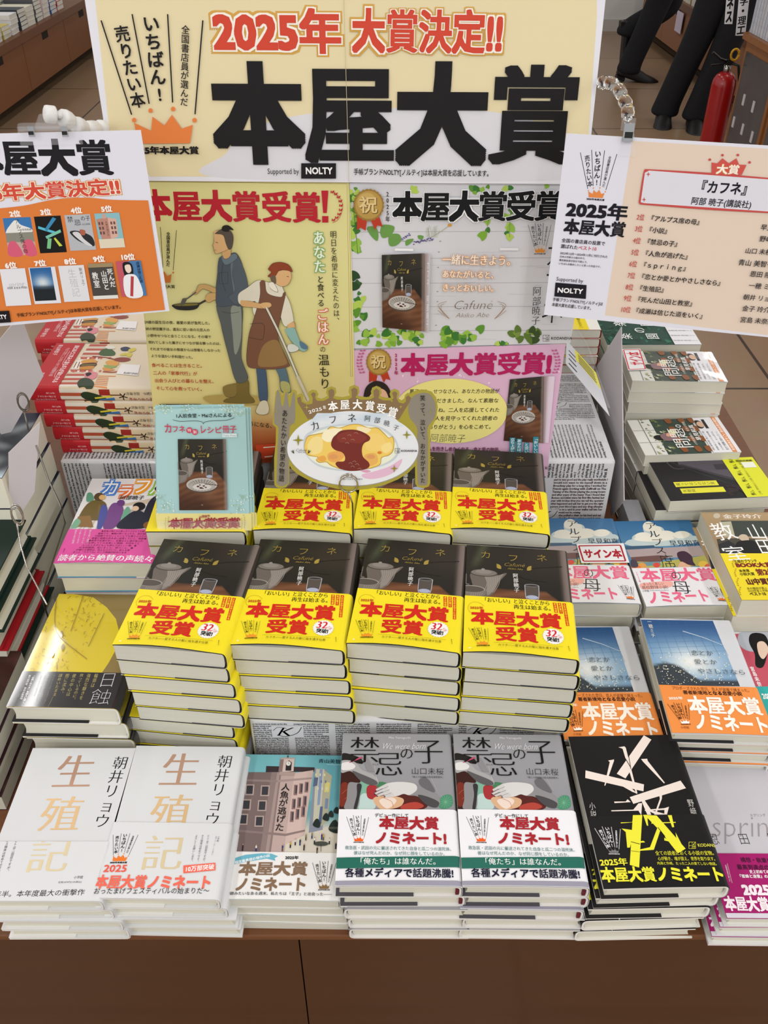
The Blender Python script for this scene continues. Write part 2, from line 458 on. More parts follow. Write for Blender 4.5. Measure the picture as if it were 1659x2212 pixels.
def book_parts(sp, top):
    """returns list of (name, mesh, z, label) for one kind of book; top = with full artwork"""
    W, L, T, r = sp['W'], sp['L'], sp['T'], sp.get('r', 0.007)
    hard = sp.get('hard', False); b = 0.0024 if hard else 0.0008
    pf = Prof(W, T, r); cf = sp['cover']
    colfn = cf if callable(cf) else (lambda u, y: cf)
    lift = sp.get('lift', 0.0) if top else 0.0
    lf = (lambda x, y: lift*math.exp(-(y+L/2)/0.028)*math.sin(math.pi*min(1, max(0, (x+W/2)/(W-r)))**0.8)*max(0, math.sin(math.pi*min(1, max(0, (x+W/2)/(W-r)))))**0.2) if lift else None
    parts = [('page_block', page_mesh(W, L, T, r, b, hard, sp.get('pages', M_PAGES)), None)]
    art = None; oart = None; oh = sp.get('obi_h', 0)
    if 'corners' in sp:
        TL, TR, BR, BL = sp['corners']
        H = homog([TL, TR, BR, BL], [(-W/2, L/2), (W/2-(0 if sp.get('wrap') else r*.45), L/2), (W/2-(0 if sp.get('wrap') else r*.45), -L/2), (-W/2, -L/2)])
    else: H = None
    if H and sp.get('obi_y'):
        a = H(*sp['obi_y'][0])[1]; c = H(*sp['obi_y'][1])[1]; oh = (a+c)/2+L/2
    xm = 10 if sp.get('wrap') else W/2
    if 'art' in sp:
        art = Art(H, clip=(-W/2+0.0002, -L/2+0.0002, xm, L/2-0.0002)); sp['art'](art, sp)
    mat = sp.get('mat', M_SATIN)
    parts.append(('dust_jacket' if not sp.get('plain') else 'cover', cover_mesh('dust_jacket', pf, -L/2, L/2, b*0.9, 0.0, colfn, sp.get('inner', cf if not callable(cf) else '#e8e6e0'), sp.get('edge', '#dcdad4'), mat, art, lf, ny=(14 if lift else 1)), None))
    if oh:
        if 'obi_art' in sp:
            oart = Art(H, clip=(-W/2+0.0002, -L/2+0.0002, xm, -L/2+oh)); sp['obi_art'](oart, sp)
        oc = sp['obi']; ocf = oc if callable(oc) else (lambda u, y: oc)
        parts.append(('paper_band', cover_mesh('paper_band', pf, -L/2-0.0001, -L/2+oh, 0.0003, 0.0011, ocf, sp.get('obi_in', '#f2f2ee'), sp.get('obi_edge', '#efeeea'), sp.get('obi_mat', mat), oart, lf, ny=(8 if lift else 1)), sp.get('obi_label')))
    fl = sp.get('flap')
    if fl:   # jacket flap tucked inside the back board, seen under the pages at the foot
        mb = MB(); mb.box(-W/2+fl[0]*W, -L/2-0.0004, b*0.9, -W/2+fl[1]*W, -L/2+0.06, b+0.0010)
        parts.append(('jacket_flap', mesh_data('jacket_flap', mb, flap_mat(fl[2])), None))
    if sp.get('band2'):   # ribbon / head band at the foot of the spine
        mb = MB()
        for k in range(7):
            z = T*0.2+T*0.6*k/6; mb.box(W/2-r*0.75, -L/2+0.0006, z, W/2-r*0.25, -L/2+0.003, z+T*0.05)
        parts.append(('head_band', mesh_data('head_band', mb, flap_mat('#6b2430')), None))
    return parts
_FM = {}
def flap_mat(c):
    if c not in _FM: _FM[c] = simple('flap_paper_'+c.strip('#'), c, 0.6)
    return _FM[c]

PROTO = {}
def proto(sp, top):
    k = (sp['name'], top)
    if k not in PROTO:
        PROTO[k] = book_parts(sp, top)
    return PROTO[k]
def put_book(sp, top, M, label, group):
    o = bpy.data.objects.new(sp['kind'], None); COL.objects.link(o); o.empty_display_size = 0.03
    o.matrix_world = M; tag(o, label, 'book', group)
    for nm, me, lab in proto(sp, top):
        c = bpy.data.objects.new(nm, me); COL.objects.link(c); c.parent = o
        if lab: c['label'] = lab
    return o
ORD = ['top copy', 'second copy down', 'third copy down', 'fourth copy down', 'fifth copy down', 'sixth copy down', 'seventh copy down', 'eighth copy down', 'ninth copy down', 'tenth copy down', 'eleventh copy down', 'twelfth copy down', 'lowest copy']
PILES = {}
def pile(sp, fl, fr, h, n, place, jit=None, rot=0.0, group=None, flips=(), topfull=True, fwd=None, seed=0, gap=0.0004):
    """fl, fr = pixels of the top copy's near left / near right corners; h = depth of its top below the eye"""
    rnd = random.Random(seed+len(PILES)*17)
    a = at_z(fl[0], fl[1], ZH(h)); c = at_z(fr[0], fr[1], ZH(h))
    mid = (a+c)/2; d = (c-a); yaw = math.atan2(d.y, d.x)
    depth = sp['L'] if abs(rot) < 0.1 else sp['W']
    ctr = mid + Vector((-math.sin(yaw), math.cos(yaw), 0))*depth/2
    if fwd: ctr.y = fwd+depth/2
    PILES[sp['name']+place] = (ctr.copy(), d.length)
    z = ZH(h)
    for i in range(n):
        dx, dy, da = (0, 0, 0)
        if i:
            if jit and i-1 < len(jit): dx, dy, da = jit[i-1]
            else: dx, dy, da = rnd.uniform(-3, 3), rnd.uniform(-1.0, 2.5), rnd.uniform(-1.2, 1.2)
        z -= sp['T']+(gap if i else 0)
        M = Matrix.Translation((ctr.x+dx*0.001, ctr.y+dy*0.001, z)) @ Matrix.Rotation(yaw+rot+math.radians(da)+(math.pi if i in flips else 0), 4, 'Z')
        lab = sp['what']+', '+ORD[i]+' '+place
        if n == 1: lab = sp['what']+' '+place
        put_book(sp, i == 0 and topfull, M, lab, group or sp.get('group'))
    return ctr
# ------------------------------------------------------------------ printed designs
YEL = '#f6e32a'; RED = '#d5281f'; INK = '#1a1a1c'
EMB = (640, 80, 1310, 990)
def emblem(A, quad, ink='#151515', crown='#ea8440', cap=True, small=2):
    """award mark: three fanned columns above a five point crown"""
    old = A.frame(EMB, quad)
    for a, b in (((650, 130), (845, 733)), ((848, 90), (957, 663)), ((1075, 90), (1107, 655)), ((1300, 130), (1250, 730))):
        A.line([a, b], 9, ink)
    A.V('売りたい本', (772, 160), (895, 690), 100, ink, b=.02)
    A.V('いちばん!', (962, 92), (1030, 655), 112, ink, b=.02)
    A.V('全国書店員が選んだ', (1190, 160), (1180, 678), 54, ink, b=.01)
    for x, y in ((861, 767), (966, 706), (1110, 696), (1247, 768)): A.ell(x, y, 14, 15, crown, 12)
    A.poly([(862, 785), (970, 835), (978, 745), (1055, 802), (1103, 733), (1165, 822), (1236, 797), (1218, 915), (885, 918)], crown)
    if cap: A.T('2025年本屋大賞', (835, 960), (1275, 960), 52, ink, b=.05)
    A.m = old
def kodansha(A, x, y, sz, c='#333333', txt=True):
    r = sz/2; w = sz*.07
    for p in ([(x-r, y-r), (x+r, y-r), (x+r, y+r), (x-r, y+r), (x-r, y-r)], [(x-r, y+r*.1), (x, y+r*.1), (x, y+r)], [(x-r*.05, y-r), (x, y+r*.1), (x+r, y-r)], [(x+r*.55, y-r*.3), (x+r*.55, y+r)], [(x, y+r*.4), (x+r, y+r*.4)]):
        A.line(p, w, c)
    if txt: A.T('KODANSHA', (x+sz*.8, y), (x+sz*4.2, y), sz*.62, c, b=.02)
def mix(a, b, t):
    t = min(1, max(0, t)); return tuple(a[i]+(b[i]-a[i])*t for i in range(3))
def sst(a, b, x):
    t = min(1, max(0, (x-a)/(b-a))); return t*t*(3-2*t)

def cafune_cover(A, quad, hi=True, plate=True, gold='#b8a04c'):
    """photo jacket: teapot, bowl, glass and plate on a dark wooden table; native 100 x 146"""
    old = A.frame((0, 0, 100, 146), quad); mq = A.m; A.m = lambda x, y: mq(max(0.3, min(99.7, x)), y)
    def bg(u, v):
        y = v*146; x = u*100
        base = mix((50, 47, 40), (38, 36, 33), v*1.6)
        s = 1-min(1, abs(x-(18-y*.28))/7.0); base = mix(base, (84, 92, 66), max(0, s)*0.75*(1-sst(22, 44, y)))
        base = mix(base, (62, 56, 50), sst(45, 75, x)*.5*(1-sst(30, 60, y)))
        edge = 66+(0 if x < 78 else (x-78)*1.15)
        if y > edge:
            g = 0.5+0.5*math.sin(x*.16+y*.5+2.2*math.sin(x*.05)); w = mix((96, 62, 42), (126, 84, 58), g*.8)
            w = mix(w, (60, 38, 28), sst(95, 140, y)*(1-sst(55, 90, x))*.8); w = mix(w, (158, 112, 82), .6*math.exp(-((x-62)/16)**2-((y-100)/26)**2))
            base = mix(base, w, sst(edge, edge+3, y))
        base = mix(base, (150, 134, 128), sst(91, 97, x)*.75)
        return base
    A.raster([(0, 0), (100, 0), (100, 146), (0, 146)], 44 if hi else 22, 60 if hi else 30, bg)
    # teapot
    A.line([(1, 47), (-3, 50), (-3, 60), (4, 63)], 1.8, '#6f6862', True)
    A.blob([(5, 46), (17, 42), (31, 46), (38, 42.5), (40, 43.5), (33, 56), (27, 74), (22, 79), (14, 78), (9, 70), (6, 58)], '#6c645d')
    A.blob([(19, 48), (31, 47), (37, 44), (32, 56), (26, 72), (21, 77), (21, 60)], '#8b837b')
    for k in range(7 if hi else 4):
        A.line([(20+k*2.2, 50), (21+k*1.9, 60), (18+k*1.6, 73)], .45, '#a39b92', True)
    A.ell(18, 44.5, 13.5, 5.2, '#4d4741'); A.ell(18, 43.6, 12.6, 4.9, '#7d766f'); A.ell(17.5, 42.3, 8, 3.2, '#8d867f'); A.ell(17, 38.6, 1.8, 1.7, '#96908a', 12)
    # small bowl
    A.blob([(-6, 70), (8, 66), (19, 69), (19.5, 76), (15, 86), (6, 90), (-6, 90)], '#7a736c')
    A.ell(6, 69.5, 13.3, 5.4, '#9d968e'); A.ell(6, 69.8, 12.2, 4.6, '#58524c')
    for k in range(6): A.line([(6+k*2.2, 75.5-k*.25), (5+k*1.7, 87-k*.9)], .5, '#9c958c')
    # glass
    A.poly([(57, 59), (71, 59), (70, 77), (67, 80), (61, 80), (58, 77)], '#57504b'); A.ell(64, 76.5, 5.6, 3.0, '#aab2c8'); A.ell(64, 59, 7, 2.2, '#9b9ba0'); A.ell(64, 59.2, 6.2, 1.6, '#3d3936')
    A.line([(57.3, 59), (58, 77), (61, 80), (67, 80), (70, 77), (70.8, 59)], .7, '#b4b4bc', True)
    if plate:
        A.ell(48, 96, 33, 15, '#5a4a40'); A.ell(48, 93.5, 32, 14, '#b9b2ab'); A.ell(48, 94.5, 29, 12, '#8f8982'); A.ell(48, 98, 19, 7, '#cfcac4')
        for k in range(26 if hi else 14):
            a = 2*math.pi*k/(26 if hi else 14); A.line([(48+31*math.cos(a), 93.7+13.2*math.sin(a)), (48+19*math.cos(a), 96+6.6*math.sin(a))], .8, '#d6d1cb')
        for x, y, rr in ((40, 97, 3), (46, 100, 3.4), (52, 96, 2.6), (44, 94, 2), (56, 99, 2.2), (50, 101, 1.8)): A.ell(x, y, rr, rr*.5, '#4a2226', 10)
        A.line([(54, 92), (72, 93.5), (84, 95.5)], 1.2, '#4b3a33', True)
        A.T('講談社', (46, 135), (50, 135), 2, '#c9b9a8')
    # leaves behind the title
    A.line([(40, 24), (58, 33), (76, 30), (95, 27)], 1.1, '#2a2824', True); A.line([(46, 42), (60, 50), (78, 52)], .8, '#2a2824', True)
    for ch, x, y in (('カ', 19.5, 15), ('フ', 47, 17.6), ('ネ', 75.5, 15)): A.T(ch, (x-6, y), (x+6, y), 13, gold, foil=True, off=-.01)
    A.T('Cafuné', (37, 28.5), (58, 28.5), 8, gold, foil=True, off=-.012, slant=.3); A.T('Akiko Abe', (41, 35), (56, 35), 3.4, gold, foil=True, slant=.3)
    for s, x in ((1, 32), (-1, 63)):
        for k in range(3): A.blob([(x-s*2, 29+k*2.4), (x+s*1.2, 30+k*2), (x+s*3, 34+k*1.2), (x, 33+k*1.6)], gold, 3, foil=True)
    A.V('阿部暁子', (48.5, 42), (49.5, 71), 5.2, '#e8e6e2', bx=.012)
    A.m = old

# --- the prize winning novel in its yellow band (drawn on the second front copy)
def art_cafune(A, sp):
    A.raster([(-1, 0), (0, 0), (0, 1), (-1, 1)], 1, 1, lambda u, v: (40, 38, 34)) if False else None
    W, L, r = sp['W'], sp['L'], sp['r']; A.m = lambda x, y: (-W/2+x/100*(W-r*.45), L/2-y/146*L*.93)
    cafune_cover(A, [(0, 0), (100, 0), (100, 146), (0, 146)], plate=False)
def art_cafune_band(A, sp):
    A.crop(2.860, 200, 1140)
    A.T('「おいしい」と泣くことから', (1015, 410), (1440, 418), 30, '#1c1a12', bx=.022, off=-.006)
    A.T('再生は始まる。', (1205, 446), (1462, 450), 30, '#1c1a12', bx=.022, off=-.006)
    for i, (x0, y0, x1, y1, t) in enumerate(((1458, 412, 1481, 474, '愛の物語'), (1490, 412, 1511, 478, '食が繋ぐ'), (1520, 414, 1541, 552, '人生のお守りになる'))):
        A.poly([(x0, y0), (x1, y0+1), (x1+2, y1), (x0+2, y1)], RED); A.V(t, ((x0+x1)/2, y0+2), ((x0+x1)/2+2, y1-2), 15, YEL, b=.02)
    A.T('2025年', (935, 461), (1016, 462), 18, '#c4521e', b=.03)
    A.line([(935, 492), (922, 470), (932, 444), (960, 428), (1000, 432), (1022, 450)], 1.6, '#c4a01e', True)
    A.T('本屋大賞', (932, 515), (1498, 528), 92, RED, b=.048)
    A.T('受賞', (1062, 618), (1333, 624), 94, RED, b=.048)
    import math as m
    A.poly([(1427+(70 if k % 2 else 64)*m.cos(2*m.pi*k/48), 624+(51 if k % 2 else 46)*m.sin(2*m.pi*k/48)) for k in range(48)], '#f4f4f0')
    A.T('32', (1378, 603), (1452, 605), 62, '#d62840', bx=.045, off=-.01, slant=.1); A.T('万部', (1455, 614), (1480, 632), 18, '#d62840')
    A.T('突破!', (1383, 641), (1462, 645), 30, INK, b=.045)
    emblem(A, [(903, 578), (1024, 580), (1020, 702), (897, 700)], '#2a2616', '#f09a2c')
    A.line([(1040, 677), (1478, 687)], 1.2, '#5a5420'); A.T('カフネ――愛する人の髪に指を通す仕草', (1065, 693), (1450, 702), 17, '#4a4520')
    A.V('講談社', (1514, 680), (1520, 712), 8, '#4a4520')

# --- plain white pair, foil title
def art_seishoku_common(A, band=False):
    A.crop(3.19, 0, 1560)
    if not band: A.V('朝井リョウ', (1540, 222), (1445, 722), 106, '#17171b', bx=.014, off=-.014)
    for ch, x, y, w in (('生', 1222, 322, 285), ('殖', 1168, 612, 300), ('記', 1122, 898, 300)):
        if (ch == '記') != band: continue
        A.T(ch, (x-w/2, y+2), (x+w/2, y+2), w*.86, {'生': '#c49c84', '殖': '#ecc894', '記': '#ecdcb4'}[ch], foil=True, bx=.02, off=-.012)
    A.V('人工知能', (1665, 240), (1590, 760), 34, '#33343a') if False else None
    for k, (x, t) in enumerate(((1655, '生殖'), (1640, '記'))):
        pass
def art_seishoku(A, sp):
    art_seishoku_common(A)
def band_seishoku(A, sp):
    art_seishoku_common(A, True)
    emblem(A, [(770, 765), (950, 765), (880, 975), (700, 975)], '#1a1a1a', '#ee7d2c')
    A.T('2025', (712, 1008), (876, 1008), 66, '#ee5f4c', b=.02)
    A.T('本屋大賞ノミネート', (655, 1098), (1470, 1108), 96, '#f0705c', b=.04)
    A.T('おったまげフェスティバルの始まりだ〜', (648, 1163), (1455, 1166), 46, '#1c1c1e')
    A.poly([(1266, 992), (1490, 974), (1492, 1026), (1268, 1046)], '#f0705c'); A.T('10万部突破', (1278, 1018), (1484, 1000), 40, '#ffffff', b=.02)
    for x, y, t, n in ((1436, 780, 'ヒトは二回目ですが、', 200), (1395, 780, 'オス個体は初めてです。', 195), (1352, 780, 'よろしくお願いします。', 195)):
        A.V(t, (x, y), (x-30, y+n), 17, '#3c3c3e')
    A.V('小学館', (1508, 790), (1500, 830), 14, '#4c4c4e'); A.V('定価1870円(10%税込)', (1490, 790), (1464, 925), 9, '#6a6a6c')
def band_seishoku_plain(A, sp):
    # the neighbour carries a different text; drawn on the same book outline shifted to the left copy
    art_seishoku_common(A, True)
    A.T('から3年半。本年度最大の衝撃作', (640, 1165), (1400, 1163), 46, '#1c1c1e')
    A.T('小学館', (1310, 1060), (1375, 1060), 22, '#4a4a4c'); A.T('定価1870円(10%税込)', (1205, 1092), (1370, 1092), 15, '#6a6a6c')
    for x, y, t, n in ((880, 790, 'ヒトは二回目ですが、', 230), (820, 790, 'オス個体は初めてです。', 230), (760, 790, 'よろしくお願いします。', 230)):
        A.V(t, (x, y), (x-36, y+n), 20, '#3c3c3e')

# --- the miniature street novel
def art_ningyo(A, sp):
    A.crop(4.425, 460, 1560)
    A.raster([(200, 341), (1196, 341), (1180, 1275), (150, 1275)], 24, 30, lambda u, v: mix((122, 190, 200), (96, 160, 172), sst(.55, .95, u)) if v < .48 else mix((104, 168, 178), (214, 206, 190), sst(.6, .8, v)))
    A.poly([(150, 1275), (170, 1100), (820, 1110), (1180, 980), (1178, 1275)], '#d9d2c3')
    # far row of blocks on the right
    for p, c in (([(890, 470), (1010, 480), (1000, 1060), (870, 1090)], '#8d95a6'), ([(905, 475), (985, 478), (975, 1000), (905, 1030)], '#c9c8b4'), ([(985, 490), (1060, 540), (1040, 980), (980, 1030)], '#b3b096'), ([(940, 480), (970, 480), (960, 820), (935, 830)], '#8c9cc0'), ([(890, 560), (930, 560), (925, 640), (885, 650)], '#5c6c8c'), ([(1000, 600), (1045, 610), (1040, 700), (996, 700)], '#d8cf80'), ([(965, 840), (990, 840), (985, 1000), (955, 1010)], '#56688c'), ([(1010, 760), (1040, 765), (1036, 860), (1006, 860)], '#7f8aa8')): A.poly(p, c)
    for i in range(9): A.rect(900+i*14, 520+((i*67) % 200), 912+i*14, 545+((i*67) % 200), ['#e6e0b0', '#5f6f92', '#dcdac8'][i % 3])
    # main building
    A.poly([(425, 455), (890, 462), (888, 505), (425, 515)], '#3c3236')
    A.poly([(262, 517), (560, 514), (545, 1275), (152, 1272), (190, 1000)], '#7b6a69')
    A.poly([(560, 514), (700, 520), (655, 1275), (500, 1275)], '#c0a9a4')
    A.poly([(700, 520), (880, 490), (830, 1110), (655, 1200)], '#d2b9b2')
    A.poly([(480, 514), (575, 514), (530, 1275), (430, 1275)], '#8e7b79'); A.poly([(535, 514), (560, 514), (510, 1275), (480, 1275)], '#a8938f')
    A.poly([(240, 585), (545, 592), (545, 612), (236, 605)], '#93817f'); A.poly([(545, 590), (870, 560), (868, 578), (545, 612)], '#a89390')
    A.poly([(180, 1062), (545, 1090), (655, 1100), (835, 1060), (833, 1078), (655, 1122), (545, 1112), (176, 1082)], '#8d7a78')
    for (x, y) in ((286, 687), (432, 695), (268, 830), (416, 838), (250, 968), (400, 985)):
        A.rect(x-42, y-52, x+42, y+52, '#b39f9a'); A.rect(x-30, y-40, x+30, y+40, '#3c3c42')
    for i, x in enumerate((726, 776, 828)):
        for j, y in enumerate((685, 820, 940)):
            yy = y-i*14-(i*10 if j == 2 else 0); A.rect(x-22-j*9, yy-50, x+12-j*9, yy+50, '#8e6f6e'); A.rect(x-8-j*9, yy-42, x+10-j*9, yy+36, '#4c464c')
    # clock tower
    A.poly([(555, 380), (640, 372), (692, 378), (690, 505), (580, 515), (545, 510)], '#8d7774'); A.poly([(590, 378), (692, 378), (690, 505), (582, 512)], '#d6c3bc'); A.poly([(612, 500), (612, 420), (640, 398), (668, 420), (666, 500)], '#2e2a2e')
    A.poly([(560, 372), (695, 372), (700, 386), (556, 390)], '#bfa9a4'); A.ell(636, 430, 22, 22, '#ece8e4'); A.line([(636, 430), (636, 416)], 3, '#222'); A.line([(636, 430), (646, 436)], 3, '#222'); A.rect(620, 350, 632, 372, '#4a4040'); A.poly([(560, 510), (705, 512), (700, 545), (555, 545)], '#b39c97')
    A.V('人魚が逃げた', (628, 622), (592, 1080), 84, '#1d1a1c', b=.012)
    A.T('青山美智子', (922, 400), (1194, 405), 42, '#22363c', bx=.02); A.T('MICHIKO AOYAMA', (1005, 434), (1172, 438), 11, '#dfeef0')
    # trees, parasols, little people
    for x, y, r in ((940, 1010, 34), (1024, 950, 30), (1070, 920, 26), (1120, 885, 26), (1108, 1045, 50)): A.blob([(x-r, y+r*.4), (x-r*.6, y-r), (x+r*.2, y-r*1.5), (x+r, y-r*.3), (x+r*.7, y+r)], '#26302e', 4)
    A.ell(992, 1193, 70, 22, '#4c5048'); A.line([(992, 1193), (996, 1265)], 4, '#333'); A.ell(1112, 1046, 58, 12, '#53564c')
    for i, (x, y) in enumerate(((268, 1232), (392, 1238), (636, 1235), (708, 1205), (752, 1180), (796, 1182), (848, 1135), (836, 1228), (930, 1165), (996, 1130), (1012, 1135), (1070, 1170), (1132, 1215), (904, 1120), (960, 1255))):
        c1 = ['#4a2c28', '#e8e4dc', '#2c3c78', '#c8a040', '#d8d0c8', '#1e2a4c', '#8a8260'][i % 7]; c2 = ['#2b2430', '#24366e', '#5c5040', '#20242c'][i % 4]
        A.rect(x-7, y-22, x+7, y, c1); A.rect(x-6, y, x+6, y+30, c2); A.ell(x, y-28, 6, 7, '#c09a80', 8)
def band_ningyo(A, sp):
    A.crop(4.425, 460, 1560)
    A.poly([(130, 1352), (300, 1300), (450, 1285), (540, 1290), (600, 1312), (570, 1330), (580, 1355), (500, 1335), (330, 1362), (132, 1402)], '#6fb9cf')
    A.T('幸福度最高値の傑作小説', (175, 1378), (525, 1305), 30, '#ffffff', b=.02)
    A.T('2025年', (668, 1325), (792, 1325), 34, '#1c1c1e', b=.04)
    A.T('本屋大賞', (250, 1425), (885, 1425), 132, '#8a6f58', b=.045); A.T('ノミネート', (225, 1568), (885, 1568), 132, '#8a6f58', b=.04)
    emblem(A, [(918, 1350), (1150, 1350), (1105, 1625), (940, 1625)], '#4a4038', '#8a6f48')
    A.T('奇跡みたいなある週末、私たちは「王子」と出会った――', (152, 1650), (1118, 1658), 33, '#222226', bx=.014)
    A.V('PHP研究所', (192, 1450), (172, 1598), 20, '#55555a')

# --- grey novel with arms and flowers
def art_kinki(A, sp):
    A.crop(4.425, 700, 1560)
    A.raster([(150, 108), (1196, 108), (1270, 850), (118, 850)], 10, 10, lambda u, v: mix((158, 158, 163), (146, 146, 152), v))
    # dark drape, flowers and arms
    A.blob([(145, 306), (200, 300), (330, 345), (350, 400), (250, 385), (140, 370)], '#22201f')
    A.blob([(138, 480), (240, 470), (330, 560), (350, 700), (330, 832), (128, 832)], '#3b1d1a')
    A.blob([(142, 600), (210, 590), (220, 700), (180, 800), (130, 790)], '#7a2f22'); A.line([(150, 690), (200, 650), (215, 700), (180, 740)], 3, '#c0644c', True)
    A.blob([(310, 600), (400, 580), (480, 640), (470, 832), (300, 832)], '#7fb39c'); A.blob([(340, 700), (420, 690), (480, 760), (470, 832), (320, 832)], '#bcd4d0')
    A.blob([(480, 600), (530, 572), (600, 590), (590, 640), (500, 660)], '#3f7a56')
    A.blob([(400, 620), (480, 600), (520, 680), (470, 740), (405, 720)], '#a63238')
    A.blob([(590, 690), (850, 640), (980, 720), (960, 832), (560, 832)], '#56231f'); A.blob([(760, 790), (880, 765), (960, 800), (900, 832), (740, 832)], '#b14438')
    A.blob([(460, 740), (560, 700), (750, 730), (740, 800), (640, 832), (530, 832)], '#d9b08c'); A.blob([(520, 750), (640, 720), (690, 760), (600, 830)], '#ecd9cc'); A.line([(540, 720), (640, 760), (660, 820)], 5, '#c98a68', True)
    A.blob([(1115, 735), (1170, 695), (1235, 705), (1240, 800), (1150, 832), (1100, 800)], '#4f9070')
    for k in range(14): A.line([(1175, 765), (1175+62*math.cos(k*.45), 760+60*math.sin(k*.45))], 3, '#79b894')
    for k in range(12): A.line([(545, 625), (545+58*math.cos(3.1+k*.27), 630+56*math.sin(3.1+k*.27))], 3, '#5f9c72')
    # upper left arm reaching down to the right
    A.blob([(140, 375), (220, 368), (290, 395), (350, 460), (450, 500), (505, 545), (505, 600), (440, 605), (330, 560), (240, 475), (150, 490), (140, 440)], '#a9a7a8'); A.blob([(250, 470), (340, 500), (480, 560), (500, 600), (430, 605), (330, 560)], '#5b595b'); A.blob([(145, 400), (220, 385), (280, 420), (250, 455), (150, 460)], '#e0dedd')
    A.poly([(345, 345), (400, 340), (470, 480), (400, 470)], '#8c8a8e'); A.line([(470, 420), (495, 560)], 3, '#c4c4c8')
    # left upright wrist
    A.blob([(215, 592), (285, 583), (345, 600), (335, 680), (305, 832), (180, 832), (200, 740)], '#8d8b8e'); A.blob([(300, 600), (345, 605), (330, 700), (300, 832), (270, 832), (300, 700)], '#343236')
    # right arm and hand
    A.blob([(860, 590), (960, 640), (1080, 690), (1118, 740), (1105, 810), (1020, 800), (900, 715), (800, 700), (760, 640)], '#8f8d90'); A.blob([(900, 700), (1010, 720), (1110, 770), (1080, 820), (980, 790)], '#4b494c')
    A.blob([(560, 610), (640, 580), (760, 575), (870, 595), (890, 650), (820, 700), (760, 690), (700, 710), (600, 720), (560, 680)], '#d7d5d4')
    for p in ([(600, 600), (540, 630), (490, 655)], [(600, 635), (530, 665), (480, 690)], [(620, 665), (550, 690), (500, 708)], [(660, 690), (610, 712), (575, 716)]): A.line(p, 30, '#cfcccb', True, w1=20)
    for p in ([(610, 618), (540, 648), (500, 668)], [(620, 650), (550, 678), (500, 698)], [(640, 680), (580, 702), (530, 712)]): A.line(p, 3.5, '#6d6a6c', True)
    for x, y in ((484, 672), (478, 694), (500, 712), (574, 718)): A.ell(x, y, 9, 6, '#3f3a40', 10)
    A.blob([(910, 560), (960, 530), (1010, 560), (1070, 665), (1010, 655), (930, 610)], '#6a686c'); A.line([(1030, 540), (1090, 660)], 3, '#bcbcc2')
    A.line([(222, 390), (345, 340)], 9, '#c04a68', w1=18)
    # lettering
    for ch, x, y, w in (('禁', 372, 266, 320), ('忌', 612, 402, 300), ('の', 785, 300, 150), ('子', 1000, 278, 310)): A.T(ch, (x-w/2, y), (x+w/2, y), w*.86, '#111112', bx=.014, off=-.016)
    A.T('Mio Yamaguchi', (605, 150), (822, 150), 30, '#e6e6ea'); A.T('We were born', (530, 232), (965, 228), 88, '#f0f0f4', off=-.018, slant=.35)
    A.T('山口未桜', (830, 470), (1155, 474), 72, '#1d1d20', off=-.01); A.T('「第三十四回鮎川哲也賞受賞作」', (828, 527), (1160, 530), 19, '#2f2f33'); A.T('きんき', (445, 409), (512, 409), 16, '#2f2f33')
def band_kinki(A, sp):
    A.crop(4.425, 700, 1560)
    emblem(A, [(196, 892), (428, 896), (385, 1165), (230, 1163)], '#1c1c24', '#ec5f1c')
    A.T('デビュー作にして', (478, 900), (815, 902), 40, INK, b=.01)
    A.T('本屋大賞', (525, 970), (1112, 975), 128, '#a8242e', b=.05); A.T('ノミネート!', (480, 1115), (1190, 1120), 124, '#a8242e', b=.046)
    A.T('救急医・武田の元に搬送されてきた自身と瓜二つの溺死体。', (192, 1210), (1258, 1222), 40, '#2a7472', bx=.008, off=-.006)
    A.T('彼はなぜ死んだのか、なぜ同じ顔をしているのか。', (278, 1260), (1195, 1268), 40, '#2a7472', bx=.008, off=-.006)
    A.poly([(104, 1310), (1290, 1288), (1290, 1395), (102, 1408)], '#266b5c') if False else A.poly([(80, 1306), (1310, 1286), (1310, 1392), (80, 1410)], '#266b5c')
    A.T('「俺たち」は誰なんだ。', (300, 1340), (1130, 1340), 70, '#f2f4f2', bx=.012, off=-.004)
    A.T('各種メディアで話題沸騰!', (196, 1450), (1262, 1452), 92, '#171732', b=.03)
    A.poly([(70, 1528), (1330, 1520), (1330, 1600), (70, 1600)], '#9a98a8')

# --- black novel with cut bars
def art_shosetsu(A, sp):
    A.crop(3.463, 1180, 1560)
    f = '#fdf2ea'
    # parts of the jacket design that stay above the band
    for p in ([(738, 82), (796, 118), (598, 398), (530, 360)], [(283, 325), (742, 448), (738, 500), (280, 382)], [(632, 540), (1020, 430), (1062, 488), (660, 592)]): A.poly(p, f, True)
    for p in ([(543, 162), (590, 158), (600, 170), (692, 515), (680, 515), (575, 175)], [(462, 258), (508, 252), (508, 262), (440, 446), (432, 446), (475, 270)], [(718, 258), (765, 258), (770, 275), (902, 442), (895, 446), (735, 280)], [(572, 455), (650, 500), (690, 516), (640, 470)], [(510, 570), (600, 572), (615, 556), (640, 578), (512, 582)], [(486, 636), (660, 636), (700, 590), (728, 588), (722, 680), (700, 645), (488, 644)], [(718, 560), (742, 560), (800, 645), (925, 680), (840, 680), (790, 655), (800, 680), (770, 680)], [(850, 490), (882, 492), (880, 560), (835, 680), (822, 680), (865, 560)], [(750, 640), (900, 632), (935, 622), (918, 690), (900, 690), (900, 645), (750, 648)]): A.poly(p, f, True)
    A.line([(610, 160), (640, 330)], 4, '#141414'); A.line([(588, 235), (640, 320)], 5, '#141414')
    A.V('小説', (330, 568), (350, 695), 50, '#dcdad6', off=-.008); A.V('野﨑まど', (1088, 568), (1172, 822), 48, '#dcdad6', off=-.008)
